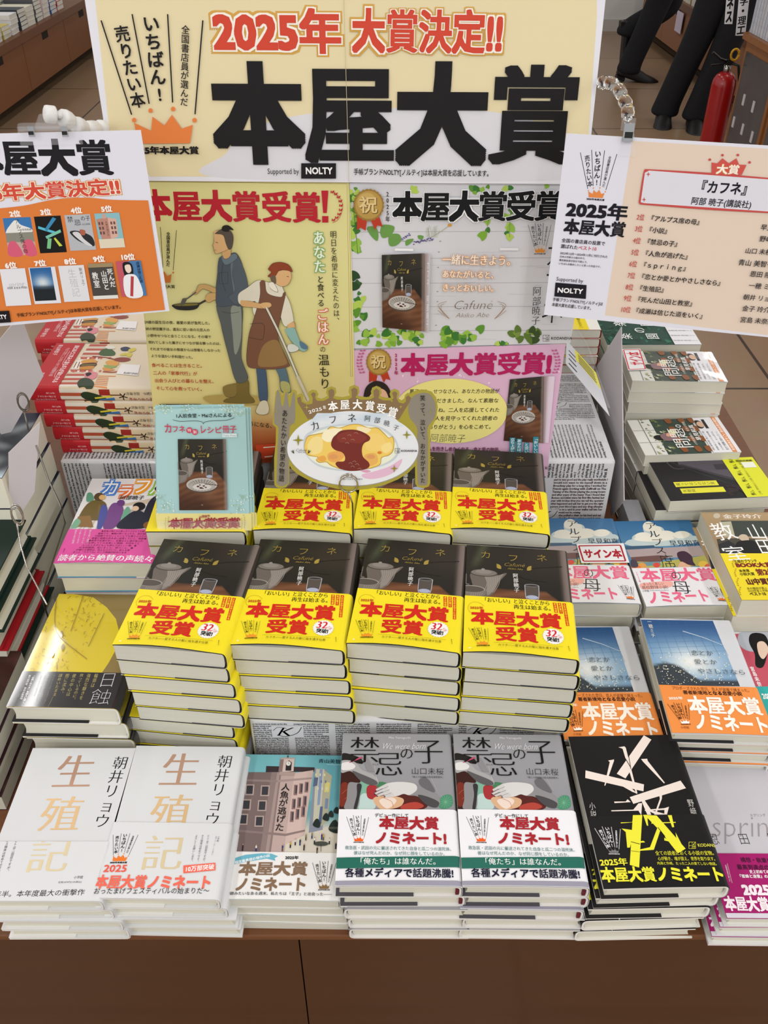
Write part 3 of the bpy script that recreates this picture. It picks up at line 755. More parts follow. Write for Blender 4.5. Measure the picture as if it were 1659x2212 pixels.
def band_shosetsu(A, sp):
    A.crop(3.463, 1180, 1560)
    y = '#ece83c'
    for p in ([(655, 680), (728, 680), (706, 1086), (632, 1064)], [(745, 680), (840, 690), (1064, 945), (1005, 980), (880, 820)], [(560, 735), (650, 735), (655, 715), (680, 735), (562, 742)], [(567, 782), (650, 795), (660, 850), (632, 930), (612, 930), (600, 810)], [(615, 890), (740, 880), (752, 892), (622, 900)], [(855, 760), (880, 770), (820, 950), (640, 960), (790, 930)], [(800, 742), (986, 742), (986, 748), (800, 750)], [(735, 680), (765, 680), (775, 765), (765, 765)], [(925, 690), (955, 690), (975, 780), (960, 782)], [(900, 860), (1000, 905), (985, 820), (1030, 905), (900, 880)]): A.poly(p, y)
    A.line([(640, 885), (712, 905)], 5, '#141414'); A.line([(850, 780), (905, 850)], 5, '#141414'); A.line([(642, 955), (710, 965)], 3, '#141414')
    emblem(A, [(342, 755), (560, 768), (560, 985), (425, 980)], '#e8e8ea', '#77777a')
    kodansha(A, 1113, 922, 50, '#d8d24a')
    A.T('全ての読者におくる小説の宝物。', (830, 978), (1292, 982), 36, y, bx=.014, off=-.006); A.T('心が動き、魂が震え、世界を取り戻す。', (850, 1020), (1300, 1026), 32, y, bx=.014, off=-.006); A.T('内海と外崎、たった二人の果てしない物語。', (845, 1056), (1312, 1064), 26, y, bx=.012, off=-.006)
    A.T('2025年', (392, 1044), (612, 1040), 62, y, b=.03); A.T('本屋大賞ノミネート', (400, 1140), (1355, 1142), 122, y, b=.042)

def art_spring(A, sp):
    A.crop(3.463, 1180, 1560)
    A.T('spring', (1225, 760), (1790, 770), 230, '#a8a4a8', off=-.016, slant=.3, foil=True); A.T('スプリング', (1565, 690), (1690, 690), 22, '#77777a'); A.T('田', (1465, 862), (1552, 862), 90, '#1c1c20', off=-.012); A.T('恩', (1225, 862), (1312, 862), 90, '#1c1c20', off=-.012); A.T('陸', (1700, 862), (1787, 862), 90, '#1c1c20', off=-.012)
def band_spring(A, sp):
    A.crop(3.463, 1180, 1560)
    A.T('構想・執筆10年', (1470, 1022), (1760, 1030), 40, '#3a1230', b=.02); A.T('最高到達点の物語', (1438, 1076), (1780, 1082), 40, '#3a1230', b=.02)
    A.T('史上初めての三冠作家', (1536, 1112), (1800, 1116), 28, '#ffffff', b=.02); A.T('『蜜蜂と遠雷』の感動再び', (1440, 1146), (1800, 1150), 28, '#ffffff', b=.02)
    A.T('2025年', (1470, 1248), (1800, 1250), 100, '#fbeef4', b=.05); A.T('本屋大賞ノミネート', (1320, 1355), (2120, 1370), 116, '#fbeef4', b=.045)
    A.V('全国書店員が選んだ', (1348, 1060), (1376, 1190), 14, '#fbeef4'); A.line([(1362, 1050), (1392, 1200)], 2, '#fbeef4')
    A.poly([(1200, 1432), (2200, 1432), (2200, 1500), (1200, 1500)], '#d8d4de')

# --- yellow eclipse novel
def art_nisshoku(A, sp):
    A.crop(2.9625, 0, 1020)
    rnd = random.Random(3)
    A.poly([(330, 770), (980, 770), (980, 1270), (120, 1270)], '#8f7a45')
    circ = [(350+400*math.sin(t)*1.02-10, 1190-415*math.cos(t)) for t in [math.pi*k/36 for k in range(0, 37)]]
    A.poly([(345, 772), (440, 772), (560, 800), (650, 860), (715, 930), (745, 1010), (740, 1110), (700, 1200), (660, 1270), (120, 1270)], '#e3cc2c')
    for k in range(150):
        u, v = rnd.random(), rnd.random(); y = 785+v*470; x0 = 345-(y-772)*.44; x = x0+20+u*330; a = rnd.uniform(0, 6.28); l = rnd.uniform(5, 18)
        A.line([(x, y), (x+l*math.cos(a), y+l*math.sin(a)), (x+l*1.3*math.cos(a+.6), y+l*1.3*math.sin(a+.6))], rnd.uniform(1, 3.4), rnd.choice(['#b39a22', '#a88a2a', '#c4a828', '#8f7640']))
    for p in ([(335, 800), (335, 960), (400, 1060), (560, 1180)], [(500, 790), (470, 900), (440, 1000)], [(640, 900), (600, 1000), (560, 1100)]): A.line(p, 3, '#8f7640', True)
    for x, y in ((380, 1020), (395, 1100), (330, 1140)): A.blob([(x, y-22), (x+12, y), (x, y+24), (x-12, y+4)], '#98803a', 3)
    A.T('日', (650, 1216), (770, 1216), 110, '#e8e4d4', off=-.016) if False else None
def band_nisshoku(A, sp):
    A.crop(2.9625, 0, 1020)
    for i, (t, x, n) in enumerate((('輪郭は', 632, 95), ('強烈な輝きを', 583, 180), ('放っているのに、', 535, 190), ('彼の中心は', 487, 155), ('闇に沈み、', 440, 150), ('謎めいたまま', 395, 155))):
        A.V(t, (x, 1272), (x-.24*n, 1272+n), 26, '#b7aa6c', bx=.014, off=-.006)
    A.line([(350, 1430), (318, 1508)], 1.6, '#b7aa6c')
    for t, x, n in (('ひったくりの犯人を突きとめた', 352, 200), ('事件はそれで終わらなかった。', 318, 200), ('私たちは、ある日が歩んだ日を', 288, 190), ('語り直すことになる', 262, 140)): A.V(t, (x, 1280), (x-.3*n, 1280+n), 13, '#8d8a80')
    A.V('『凶器と私たち』を超えに描く、', (215, 1278), (140, 1490), 18, '#e8e8ea', b=.02); A.V('実力派作家、革命の新境地', (186, 1280), (128, 1450), 18, '#e8e8ea', b=.02); A.V('朝日新聞出版 定価1800円', (165, 1320), (70, 1500), 11, '#77777a')
    A.T('日', (648, 1316), (772, 1316), 108, '#e2e2e4', off=-.02); A.T('蝕', (600, 1430), (750, 1434), 116, '#e2e2e4', off=-.02)

# --- colourful novel of students
def art_colorful(A, sp):
    A.crop(2.9625, 0, 1020)
    A.raster([(553, 36), (1090, 45), (985, 582), (331, 582)], 4, 4, lambda u, v: (232, 230, 232))
    for k in range(12):
        a = -.2+k*.27; A.poly([(640, 220), (640+520*math.cos(a), 220+420*math.sin(a)), (640+520*math.cos(a+.12), 220+420*math.sin(a+.12))], '#b9b3b4' if k % 2 else '#cdbfae')
    A.poly([(470, 250), (560, 60), (1090, 45), (1090, 140), (560, 90)], '#e9e7ea') if False else None
    for ch, x, y, w, c in (('カ', 678, 92, 120, '#4c86d8'), ('ラ', 772, 118, 105, '#e8743c'), ('フ', 880, 88, 120, '#f0a030'), ('ル', 985, 100, 110, '#8fc050')): A.T(ch, (x-w/2, y), (x+w/2, y), w*.85, '#ffffff', b=.0, out=c, ob=.11)
    A.T('阿部暁子', (742, 158), (900, 160), 28, '#26242c', bx=.02)
    A.blob([(530, 130), (560, 128), (575, 170), (530, 180)], '#5f9c80', 4)
    A.blob([(480, 300), (530, 200), (600, 170), (660, 200), (650, 290), (560, 300)], '#6f5f34'); A.poly([(480, 275), (560, 270), (585, 345), (455, 340)], '#8f6f42'); A.ell(610, 152, 34, 26, '#5a4a30'); A.ell(630, 155, 22, 16, '#e0b878'); A.blob([(620, 200), (640, 280), (620, 290), (605, 220)], '#7a6838')
    A.blob([(650, 350), (680, 220), (720, 190), (770, 220), (760, 300), (720, 350)], '#7a4c8c'); A.ell(752, 192, 26, 20, '#6c3f80'); A.blob([(610, 350), (625, 215), (660, 210), (670, 260), (640, 350)], '#5058a0')
    A.blob([(760, 300), (790, 220), (815, 235), (800, 310)], '#6fae92'); A.blob([(740, 350), (800, 270), (870, 240), (930, 280), (930, 350)], '#262a3c'); A.ell(872, 215, 40, 26, '#1c1c22'); A.ell(850, 228, 22, 16, '#e8c8a8')
    A.blob([(900, 290), (930, 190), (980, 150), (1020, 200), (1030, 350), (930, 300)], '#232738'); A.ell(985, 120, 24, 24, '#e0bfa0'); A.ell(985, 106, 26, 16, '#1b1b20'); A.line([(780, 345), (860, 330), (950, 340), (975, 352)], 6, '#2b2b30', True); A.ell(940, 335, 30, 22, '#8a5c30')
    A.blob([(440, 340), (470, 290), (500, 310), (470, 350)], '#7fb394')
def band_colorful(A, sp):
    A.crop(2.9625, 0, 1020)
    A.T('読者から絶賛の声続々', (365, 548), (1000, 556), 46, '#fdfdfd', bx=.02)
    for i, t in enumerate(('◆登場人物たちの真っすぐさがとても眩しかった。', '最高です。◆胸が熱くなったり、涙が溢れたり', 'が経験できないくらいとても揺さぶられた。', '希望と現実の向き合い成長していく。物語◆', '◆勇気や言葉が多い。言葉以上に涙があふれ', '中を押してくれる楽しい物語。大切なこと', '入ったとろ子どもにも読んでほしい一冊。◆', 'れる認識感。信じること、待つこと、◆', 'が輝ける場所は、色んな人がいて、色んな夢', 'きっと「カラフル」という物語が好きになる')):
        y = 373+i*15.5; x0 = 640-i*20; A.T(t, (x0, y), (x0+360, y+4), 13, '#6b1c40')
    for k, t in enumerate(('夢を追い続け', 'られなくなった', '少年と少女の', '再生と恋の物語')): A.V(t, (570-k*32, 365), (552-k*32, 455), 15, '#f6e4ec')
    A.V('集英社', (405, 485), (395, 515), 8, '#6b1c40')

# --- alpine stand novel
def art_alps(A, sp):
    A.crop(3.3246, 1160, 1080)
    A.raster([(568, 140), (1140, 144), (1310, 485), (690, 485)], 12, 12, lambda u, v: mix((52, 108, 156), (96, 144, 180), v*1.4))
    for x, y, rx, ry in ((850, 200, 52, 44), (905, 225, 50, 40), (790, 265, 80, 36), (720, 295, 60, 24), (960, 262, 90, 40), (1080, 265, 75, 36), (1140, 285, 62, 28), (900, 300, 250, 26)): A.ell(x, y, rx, ry, '#c3d2d2')
    for x, y, rx, ry in ((845, 190, 42, 34), (900, 218, 40, 30), (800, 255, 60, 26), (960, 250, 70, 28), (1080, 255, 60, 26), (880, 275, 150, 22)): A.ell(x-6, y-5, rx, ry, '#eeecdd')
    for p, c in (() if True else (([(690, 290), (720, 240), (790, 225), (800, 170), (850, 155), (880, 190), (920, 185), (930, 225), (1000, 235), (1080, 225), (1130, 250), (1180, 270), (1200, 300), (1120, 330), (900, 330), (700, 320)], '#c9d6d2'), ([(720, 280), (760, 245), (820, 235), (820, 190), (850, 175), (870, 210), (920, 205), (940, 250), (1040, 245), (1090, 255), (1060, 290), (900, 300), (760, 300)], '#ecebdc'), ([(590, 170), (610, 180), (605, 205), (580, 200)], '#e8eee8'))): A.blob(p, c, 4)
    A.poly([(640, 320), (870, 318), (880, 335), (700, 345), (650, 340)], '#3c5c78'); A.poly([(660, 345), (1200, 330), (1240, 400), (700, 420)], '#b0a0a0'); A.poly([(690, 400), (900, 390), (980, 400), (900, 440), (700, 430)], '#70504c'); A.poly([(700, 430), (900, 440), (1260, 395), (1290, 470), (720, 480)], '#b8b25c'); A.poly([(720, 440), (900, 435), (920, 460), (730, 470)], '#6f94a0')
    for x, y, r, c in ((770, 465, 34, '#e0a050'), (880, 460, 26, '#d85040'), (735, 478, 28, '#e8783c'), (1220, 460, 34, '#e8c450'), (1260, 478, 30, '#d86850'), (700, 478, 30, '#d87850')): A.ell(x, y, r, r*.7, c, 14)
    A.blob([(1035, 380), (1090, 365), (1140, 400), (1150, 440), (1165, 470), (1110, 460), (1060, 440)], '#41283a'); A.blob([(1060, 440), (1100, 455), (1130, 480), (1040, 484)], '#e0b090'); A.blob([(690, 420), (730, 425), (740, 470), (690, 470)], '#4a4450')
    A.V('アルプス', (850, 155), (925, 385), 84, '#111318', bx=.012, off=-.012)
    A.T('席', (905, 432), (1020, 434), 104, '#1c2218', off=-.012); A.T('早見和真', (985, 308), (1205, 310), 44, '#28384a', bx=.012, off=-.006)
def band_alps(A, sp):
    A.crop(3.3246, 1160, 1080)
    A.T('本屋大賞', (755, 535), (1305, 535), 100, '#ee6c90', b=.035); A.T('ノミネート', (790, 705), (1255, 690), 100, '#ee6c90', b=.035)
    A.blob([(745, 600), (820, 590), (980, 585), (975, 625), (850, 640), (760, 640)], '#f4b4a8', 4); A.T('まったく新しい', (765, 603), (925, 600), 24, '#3a3a3e'); A.T('高校野球小説!', (755, 628), (955, 626), 26, '#3a3a3e')
    A.T('の', (975, 540), (1060, 540), 76, '#1a1a1e', off=-.01); A.T('母', (980, 628), (1125, 630), 104, '#1a1a1e', off=-.008); A.T('小学館', (758, 654), (810, 654), 16, '#55555a'); A.T('定価1870円(10%税込)', (815, 652), (958, 650), 9, '#77777a')
    A.V('2025年', (722, 508), (748, 590), 20, '#ee6c90'); emblem(A, [(1235, 620), (1350, 628), (1385, 735), (1290, 730)], '#2a2a2e', '#ee7a30')

# --- night sky novel
def art_koi(A, sp):
    A.crop(3.463, 1180, 1300)
    rnd = random.Random(5)
    def sky(u, v):
        c = mix((44, 84, 136), (120, 160, 196), sst(.0, .55, v)); g = math.exp(-((u-.52)/.34)**2-((v-.66)/.22)**2); c = mix(c, (236, 240, 238), g)
        th = .70+.20*sst(.28, .55, u)-.04*math.exp(-((u-.16)/.1)**2); c = mix(c, (50, 56, 62), .92*sst(th, th+.035, v))
        return c
    A.raster([(688, 132), (1255, 142), (1462, 648), (848, 640)], 30, 34, sky)
    for k in range(9): A.line([(700+k*66, 140), (800+k*72, 420)], 1.6, '#3b6a9a'); 
    for k in range(6): A.line([(700+k*14, 190+k*42), (1270+k*18, 170+k*42)], 1.2, '#4a78a4')
    A.line([(1020, 225), (1180, 275), (1330, 335)], 8, '#b4c8da', w1=5)
    for k in range(170):
        t = rnd.random(); x = 800+rnd.random()*560; y = 400+rnd.random()**.7*235; xx = x+(y-400)*.25
        if xx < 850 and y < 470: continue
        r = rnd.uniform(1.4, 4.6); A.ell(min(xx, 1450), y, r, r, rnd.choice(['#fffdf0', '#f6ecc0', '#ffffff', '#e8dca0']), 7)
    A.line([(1180, 480), (1210, 600)], 3, '#f4f0e0')
    for t, x, y, n in (('恋とか', 1085, 402, 170), ('愛とか', 1110, 470, 175), ('やさしさなら', 1135, 540, 370)): A.T(t, (x, y), (x+n, y+(4 if n < 200 else 12)), 42, '#56606a', bx=.01, off=-.004)
    A.V('一穂ミチ', (748, 140), (795, 285), 34, '#ece8dc', bx=.01, off=-.006)
def band_koi(A, sp):
    A.crop(3.463, 1180, 1300)
    A.T('プロポーズされた翌日、恋人が盗撮で捕まった。', (945, 662), (1545, 684), 26, '#8a4a1c', bx=.012); A.T('著者新境地となる恋愛小説', (1030, 695), (1475, 708), 30, '#3a1c10', b=.035)
    A.T('2025年', (925, 738), (1030, 738), 22, '#fdeee0', b=.04); A.T('本屋大賞', (1072, 785), (1615, 800), 128, '#fdf6ee', b=.04); A.T('ノミネート', (1110, 905), (1670, 935), 120, '#fdf6ee', b=.036)
    emblem(A, [(908, 765), (1075, 772), (1098, 930), (990, 930)], '#3a1c10', '#fdfdfa'); A.T('小学館', (1018, 948), (1082, 950), 18, '#8a4a1c')

# --- the classroom novel
def art_room(A, sp):
    A.crop(3.3246, 1160, 1080)
    A.raster([(1165, 92), (1800, 92), (1990, 400), (1290, 400)], 10, 10, lambda u, v: mix((176, 150, 112), (150, 128, 96), v))
    A.poly([(1320, 150), (1800, 150), (1850, 270), (1420, 270)], '#3c443e'); A.poly([(1310, 160), (1400, 155), (1430, 270), (1350, 275)], '#b8b49a'); A.ell(1290, 112, 26, 20, '#c9bfa8'); A.poly([(1290, 290), (1500, 280), (1990, 330), (1990, 400), (1310, 400)], '#4a463c')
    A.blob([(1455, 280), (1480, 255), (1520, 262), (1535, 300), (1500, 310)], '#cbb8a0'); A.blob([(1440, 320), (1500, 300), (1580, 310), (1640, 400), (1440, 400)], '#16181a'); A.poly([(1300, 330), (1380, 300), (1430, 330), (1440, 400), (1320, 400)], '#2a2c30')
    A.T('金子玲介', (1335, 118), (1635, 116), 34, '#f4f0e6', bx=.016); A.T('山', (1520, 235), (1665, 235), 120, '#f8f8f6', off=-.004); A.T('田', (1590, 345), (1740, 345), 120, '#f8f8f6'); A.T('教', (1255, 240), (1420, 222), 135, '#f8f8f6'); A.T('室', (1340, 402), (1520, 392), 110, '#f8f8f6')
def band_room(A, sp):
    A.crop(3.3246, 1160, 1080)
    A.T('室', (1340, 402), (1520, 392), 110, '#f8f8f6')
    A.T('王様のブランチ', (1418, 458), (1590, 453), 24, '#2a2410', b=.02); A.T('BOOK大賞', (1430, 484), (1700, 480), 34, '#7a1420', b=.05); A.T('未来屋', (1455, 525), (1532, 522), 20, '#2a2410', b=.02); A.T('小説大賞', (1460, 548), (1568, 545), 22, '#2a2410', b=.02); A.T('第2位', (1580, 535), (1720, 530), 46, '#7a1420', b=.04)
    A.T('山中賞受賞', (1505, 600), (1760, 596), 44, '#5a1018', b=.04); A.T('本の雑誌が選ぶ', (1510, 648), (1655, 644), 18, '#2a2410'); A.T('2024年度上半期', (1518, 664), (1660, 662), 14, '#2a2410'); A.T('ベスト10', (1528, 684), (1645, 682), 26, '#2a2410', b=.02)
    for y in (470, 535, 600, 662):
        for k in range(5): A.blob([(1400+(y-470)*.25+abs(k-2)*4, y-24+k*12), (1408+(y-470)*.25+abs(k-2)*4, y-18+k*12), (1414+(y-470)*.25+abs(k-2)*4, y-22+k*12)], '#a8801c', 2)

# --- pink cover, only its left strip in the picture
def art_pink(A, sp):
    A.crop(5.53, 1560, 1280)
    A.poly([(232, 438), (900, 430), (900, 700), (330, 640)], '#c9505e') if False else None
    A.poly([(232, 438), (1100, 430), (1400, 1090), (520, 1100)], '#c65466'); A.ell(520, 500, 205, 170, '#a9afb8'); A.ell(520, 500, 198, 163, '#b4bac4')
    A.blob([(455, 500), (480, 440), (560, 425), (660, 460), (700, 600), (640, 850), (545, 850), (530, 700), (470, 580)], '#141416'); A.blob([(560, 560), (640, 540), (700, 640), (640, 760), (580, 700)], '#e8cdb8')
    A.V('宮島未奈', (490, 855), (600, 1100), 52, '#fdf6f6', b=.03)
def band_pink(A, sp):
    A.crop(5.53, 1560, 1280)
    A.T('2025年本屋大賞ノミネート', (620, 1220), (1400, 1230), 80, '#ffffff', b=.03)
# --- bunko novels on the right, on their side: local frame is the book's own
def art_mondai(A, sp):
    W, L = sp['W'], sp['L']; A.m = lambda x, y: ((x/100-.5)*W, (.5-y/150)*L)
    rnd = random.Random(9)
    A.rect(0, 0, 100, 36, '#e2e2da'); A.rect(0, 36, 100, 104, '#3b4a42')
    for k in range(60):
        x, y = rnd.uniform(0, 100), rnd.uniform(20, 50); s_ = rnd.uniform(3, 6); A.poly([(x, y), (x+s_, y+rnd.uniform(-3, 3)), (x+rnd.uniform(-2, 3), y+s_)], rnd.choice(['#8a9458', '#747c48', '#a3a878', '#5f6a44', '#d8dac0']))
    for y in (62, 84, 100):
        for x in (5, 32, 60, 84): A.blob([(x, y), (x+13, y-2), (x+14, y+7), (x+2, y+8)], '#8a5430', 3)
    A.line([(0, 18), (100, 18)], .8, '#555'); A.line([(33, 0), (33, 36)], .6, '#666'); A.line([(66, 0), (66, 36)], .6, '#666')
    A.blob([(40, 30), (48, 28), (52, 36), (46, 44), (38, 40)], '#1b1a1c', 4); A.blob([(36, 44), (52, 40), (58, 60), (40, 64)], '#8a6c70', 4); A.blob([(48, 50), (56, 52), (56, 64), (48, 62)], '#e0a888', 4); A.ell(60, 62, 6, 7, '#d8d48c')
    A.T('問題。', (14, 68), (98, 68), 30, '#f2f2ee', off=-.004, bx=.01); A.T('早見和真', (34, 97), (78, 97), 9, '#f2f2ee', b=.02); A.T('小学校最後の、家族の問題。', (22, 88), (92, 88), 5, '#e8e8e0')
def band_mondai(A, sp):
    W, L = sp['W'], sp['L']; A.m = lambda x, y: ((x/100-.5)*W, (.5-y/150)*L)
    A.ell(78, 111, 12, 8, '#2b2422'); A.ell(78, 114, 8, 6, '#d8b49a'); A.rect(66, 119, 92, 124, '#2a2a2e')
    for k, t in enumerate(('早見和真、最高の家族小説誕生。受験しない、という選択。', '中学受験に挑むことになった十二歳の冬の物語。', '小さな決断に、きっと涙する。', '全力で受験に向かっていく。')): A.T(t, (6, 110+k*7), (60, 110+k*7), 3.6 if k < 3 else 5, '#3c3c40')
    A.rect(0, 137, 100, 144, '#dd8a4c'); A.T('早見和真がすごい 感涙必至の傑作!', (4, 140.5), (96, 140.5), 5, '#fff6ec', b=.02)
def art_garden(A, sp):
    W, L = sp['W'], sp['L']; A.m = lambda x, y: ((x/100-.5)*W, (.5-y/150)*L); rnd = random.Random(4)
    for k in range(70):
        x, y = rnd.uniform(0, 96), rnd.uniform(0, 106); A.blob([(x, y), (x+rnd.uniform(4, 14), y+rnd.uniform(-3, 3)), (x+5, y+rnd.uniform(3, 8))], rnd.choice(['#1d4a3c', '#24604a', '#173a32', '#2c7258']), 3)
    for t, x, y in (('楽', 30, 35), ('園', 30, 78), ('の', 52, 62), ('楽', 78, 35), ('園', 78, 78)): A.V(t, (x, y-11), (x, y+11), 22, '#eef2ee', bx=.01)
def band_garden(A, sp):
    W, L = sp['W'], sp['L']; A.m = lambda x, y: ((x/100-.5)*W, (.5-y/150)*L)
    for k in range(5): A.V('人類の運命を描く物語の楽園へようこそ', (14+k*18, 108), (14+k*18, 148), 4, '#55585c')
def art_dark(A, sp):
    W, L = sp['W'], sp['L']; A.m = lambda x, y: ((x/100-.5)*W, (.5-y/150)*L)
    A.poly([(100, 40), (100, 112), (40, 108), (86, 40)], '#55505a'); A.poly([(86, 40), (88, 44), (44, 110), (38, 108)], '#3a373e'); A.rect(70, 88, 84, 104, '#3c3840')
    A.poly([(100, 30), (88, 38), (30, 100), (24, 104), (84, 36), (96, 28)], '#2e2b30'); A.line([(98, 24), (78, 30), (76, 44)], 2, '#4a464c', True)
    for x, t, y0, y1 in ((38, '撮ってはいけない家', 18, 78), (22, '矢樹純', 22, 82)):
        A.rect(x-6, y0, x+6, y1, '#e6e23c'); A.V(t, (x, y0+2), (x, y0+2+(54 if len(t) > 5 else 18)), 7, '#2a2a2c')
    rnd = random.Random(2)
    for k in range(30): x, y = rnd.uniform(8, 30), rnd.uniform(85, 108); A.ell(x, y, 3, 3, '#33262a', 7)
def band_dark(A, sp):
    W, L = sp['W'], sp['L']; A.m = lambda x, y: ((x/100-.5)*W, (.5-y/150)*L)
    for k in range(6): A.T('怖い。', (4+k*16, 116), (19+k*16, 116), 8, '#2a2c14', b=.01)
    for k in range(3): A.T('この家、何かおかしい', (4+k*31, 126), (33+k*31, 126), 4, '#5a5c20')
    A.V('背筋氏推薦', (88, 122), (88, 146), 5, '#26280f', b=.02); A.rect(70, 128, 84, 146, '#eef0e0')
def art_wonder(A, sp):
    W, L = sp['W'], sp['L']; A.m = lambda x, y: ((x/100-.5)*W, (.5-y/150)*L)
    # food street on striped cloth, drawn as it lies in the pile
    loc = A.m; h = homog([(225, 205), (1143, 225), (1047, 560), (50, 540)], [(0, 150), (0, 0), (99, 0), (99, 150)]); A.m = lambda x, y: loc(*h(x, y))
    A.poly([(225, 205), (1143, 225), (1047, 560), (50, 540)], '#dfd0b6')
    for k in range(10):
        y = 214+k*33; x0 = 472-(y-214)*.62; x1 = 600-(y-214)*.42
        A.poly([(x0, y), (x1, y+3), (x1-8, y+19), (x0-10, y+17)], '#b8584a'); A.poly([(x0-10, y+17), (x1-8, y+19), (x1-13, y+32), (x0-18, y+30)], '#e2d8cc' if k % 2 else '#d3c5b4')
    for y in (318, 420):
        for k in range(8): A.poly([(400-(y-318)*.6+k*32, y), (416-(y-318)*.6+k*32, y), (412-(y-318)*.6+k*32, y+15), (396-(y-318)*.6+k*32, y+15)], '#c9695c' if k % 2 else '#ecdcd0')
    for k in range(7): A.poly([(560-k*4, 462+k*13), (690-k*6, 466+k*14), (688-k*6, 473+k*14), (558-k*4, 468+k*13)], '#d98f5c')
    A.poly([(640, 478), (1100, 482), (1060, 575), (632, 572)], '#ddd0bc'); A.poly([(380, 345), (440, 340), (430, 410), (360, 405)], '#efe9df'); A.line([(390, 352), (372, 400)], 5, '#8a4a38'); A.line([(412, 352), (398, 402)], 5, '#8a4a38')
    A.blob([(425, 345), (500, 332), (535, 350), (520, 372), (440, 372)], '#d49a48', 4); A.blob([(430, 368), (530, 362), (525, 392), (420, 396)], '#5c3428', 4); A.blob([(425, 392), (520, 388), (505, 412), (420, 414)], '#c88a3c', 4); A.line([(430, 380), (530, 376)], 5, '#7fa04c')
    A.blob([(600, 360), (640, 342), (690, 350), (700, 380), (650, 392)], '#dca050', 4); A.blob([(592, 382), (660, 386), (690, 396), (620, 412)], '#93a85a', 4); A.blob([(585, 402), (640, 410), (680, 420), (610, 428)], '#d8924c', 4)
    A.ell(722, 340, 62, 18, '#8c3c30'); A.line([(500, 312), (600, 322), (665, 338)], 9, '#8c3c30', True); A.line([(590, 432), (660, 438), (740, 430)], 12, '#a8503c', True)
    for k in range(4): A.line([(735, 420+k*8), (770, 414+k*9)], 3, '#a8503c')
    A.blob([(545, 290), (570, 258), (620, 252), (665, 285), (650, 308), (570, 306)], '#3f5c34', 5); A.blob([(585, 235), (640, 232), (660, 252), (610, 256)], '#e2ded2', 4)
    A.blob([(700, 250), (740, 240), (775, 255), (750, 272), (712, 270)], '#2c3454', 4)
    for p in ([(700, 300), (740, 288), (760, 300), (720, 312)], [(760, 262), (805, 250), (812, 270), (770, 284)], [(752, 290), (790, 292), (780, 322), (750, 312)]): A.blob(p, '#cfc04c', 4)
    A.blob([(455, 450), (505, 432), (552, 445), (540, 485), (480, 495)], '#d88890', 5); A.blob([(465, 448), (495, 438), (510, 452), (480, 470)], '#221a20', 4)
    A.blob([(415, 510), (450, 482), (500, 488), (535, 520), (525, 552), (450, 555), (418, 540)], '#33402c', 6); A.poly([(720, 375), (860, 385), (850, 470), (690, 452)], '#ece8e6'); A.T('青山美智子 田中達也', (745, 445), (850, 455), 16, '#2a2a2e', b=.02)
    A.blob([(420, 552), (470, 548), (480, 570), (430, 572)], '#d8b48c', 4); A.m = loc
    # spine lettering (runs round the back)
    e = 100+1.0; sw = sp['T']/W*100
    A.rect(100.5, 0, 100.5+sw*1.1, 118, '#dcc8a4')
    for k in range(4): A.rect(100.4+k*sw*.25, 86, 100.4+k*sw*.25+sw*.24, 118, '#b4543a' if k % 2 else '#ddd4c4')
    A.blob([(100+sw*.2, 84), (100+sw*.6, 66), (100+sw*.98, 68), (100+sw, 82), (100+sw*.6, 92), (100+sw*.3, 92)], '#2c3a24', 3); A.rect(100.6, 60, 100+sw*.45, 72, '#9a2c24'); A.poly([(100+sw*.6, 56), (100+sw*.97, 56), (100+sw*.97, 72), (100+sw*.75, 74)], '#3f77aa'); A.line([(100+sw*.5, 58), (100+sw*.66, 78)], 2, '#d8c83c'); A.line([(102+sw*.3, 48), (102+sw*.3, 60)], 1.4, '#6a3a20')
    for k in range(5): A.line([(102+sw*.4, 46), (102+sw*.4+sw*.28*math.cos(k*1.25), 46+5*math.sin(k*1.25))], 1.2, '#3a2418')
    A.V('遊園地ぐるぐるめ', (100+sw*.72, 4), (100+sw*.72, 40), sw*.3, '#a02430', b=.01); A.V('青山美智子 田中達也', (100+sw*.3, 4), (100+sw*.3, 42), sw*.24, '#2a2420')
def band_wonder(A, sp):
    W, L = sp['W'], sp['L']; A.m = lambda x, y: ((x/100-.5)*W, (.5-y/150)*L); sw = sp['T']/W*100
    A.V('楽しくて、美味しくて、心が満たされる', (50, 117), (50, 149), 5, '#fbeaea', b=.02) if False else None
    A.T('読むほどに笑みと温もり心が満たされる', (6, 123), (92, 123), 6.5, '#fbeaea', b=.02); A.T('今まで見たことのない めぐる遊園地小説', (12, 132), (78, 132), 5, '#f4cccc'); A.T('青山美智子', (4, 143), (30, 143), 6, '#fbeaea'); A.T('田中達也', (70, 143), (92, 143), 6, '#fbeaea')
    A.line([(20, 128), (50, 127), (60, 120), (66, 128), (80, 127)], .5, '#f4cccc', True)
    for k, t in enumerate(('ようこそ', 'ワンダーランドへ', 'ワクワクのつまった')): A.V(t, (100+sw*(.3+.24*k), 121), (100+sw*(.3+.24*k), 121+len(t)*2.6), sw*.17, '#fbeaea')
    A.ell(104+sw*.3, 128, sw*.3, 8, '#cc4448') if False else None
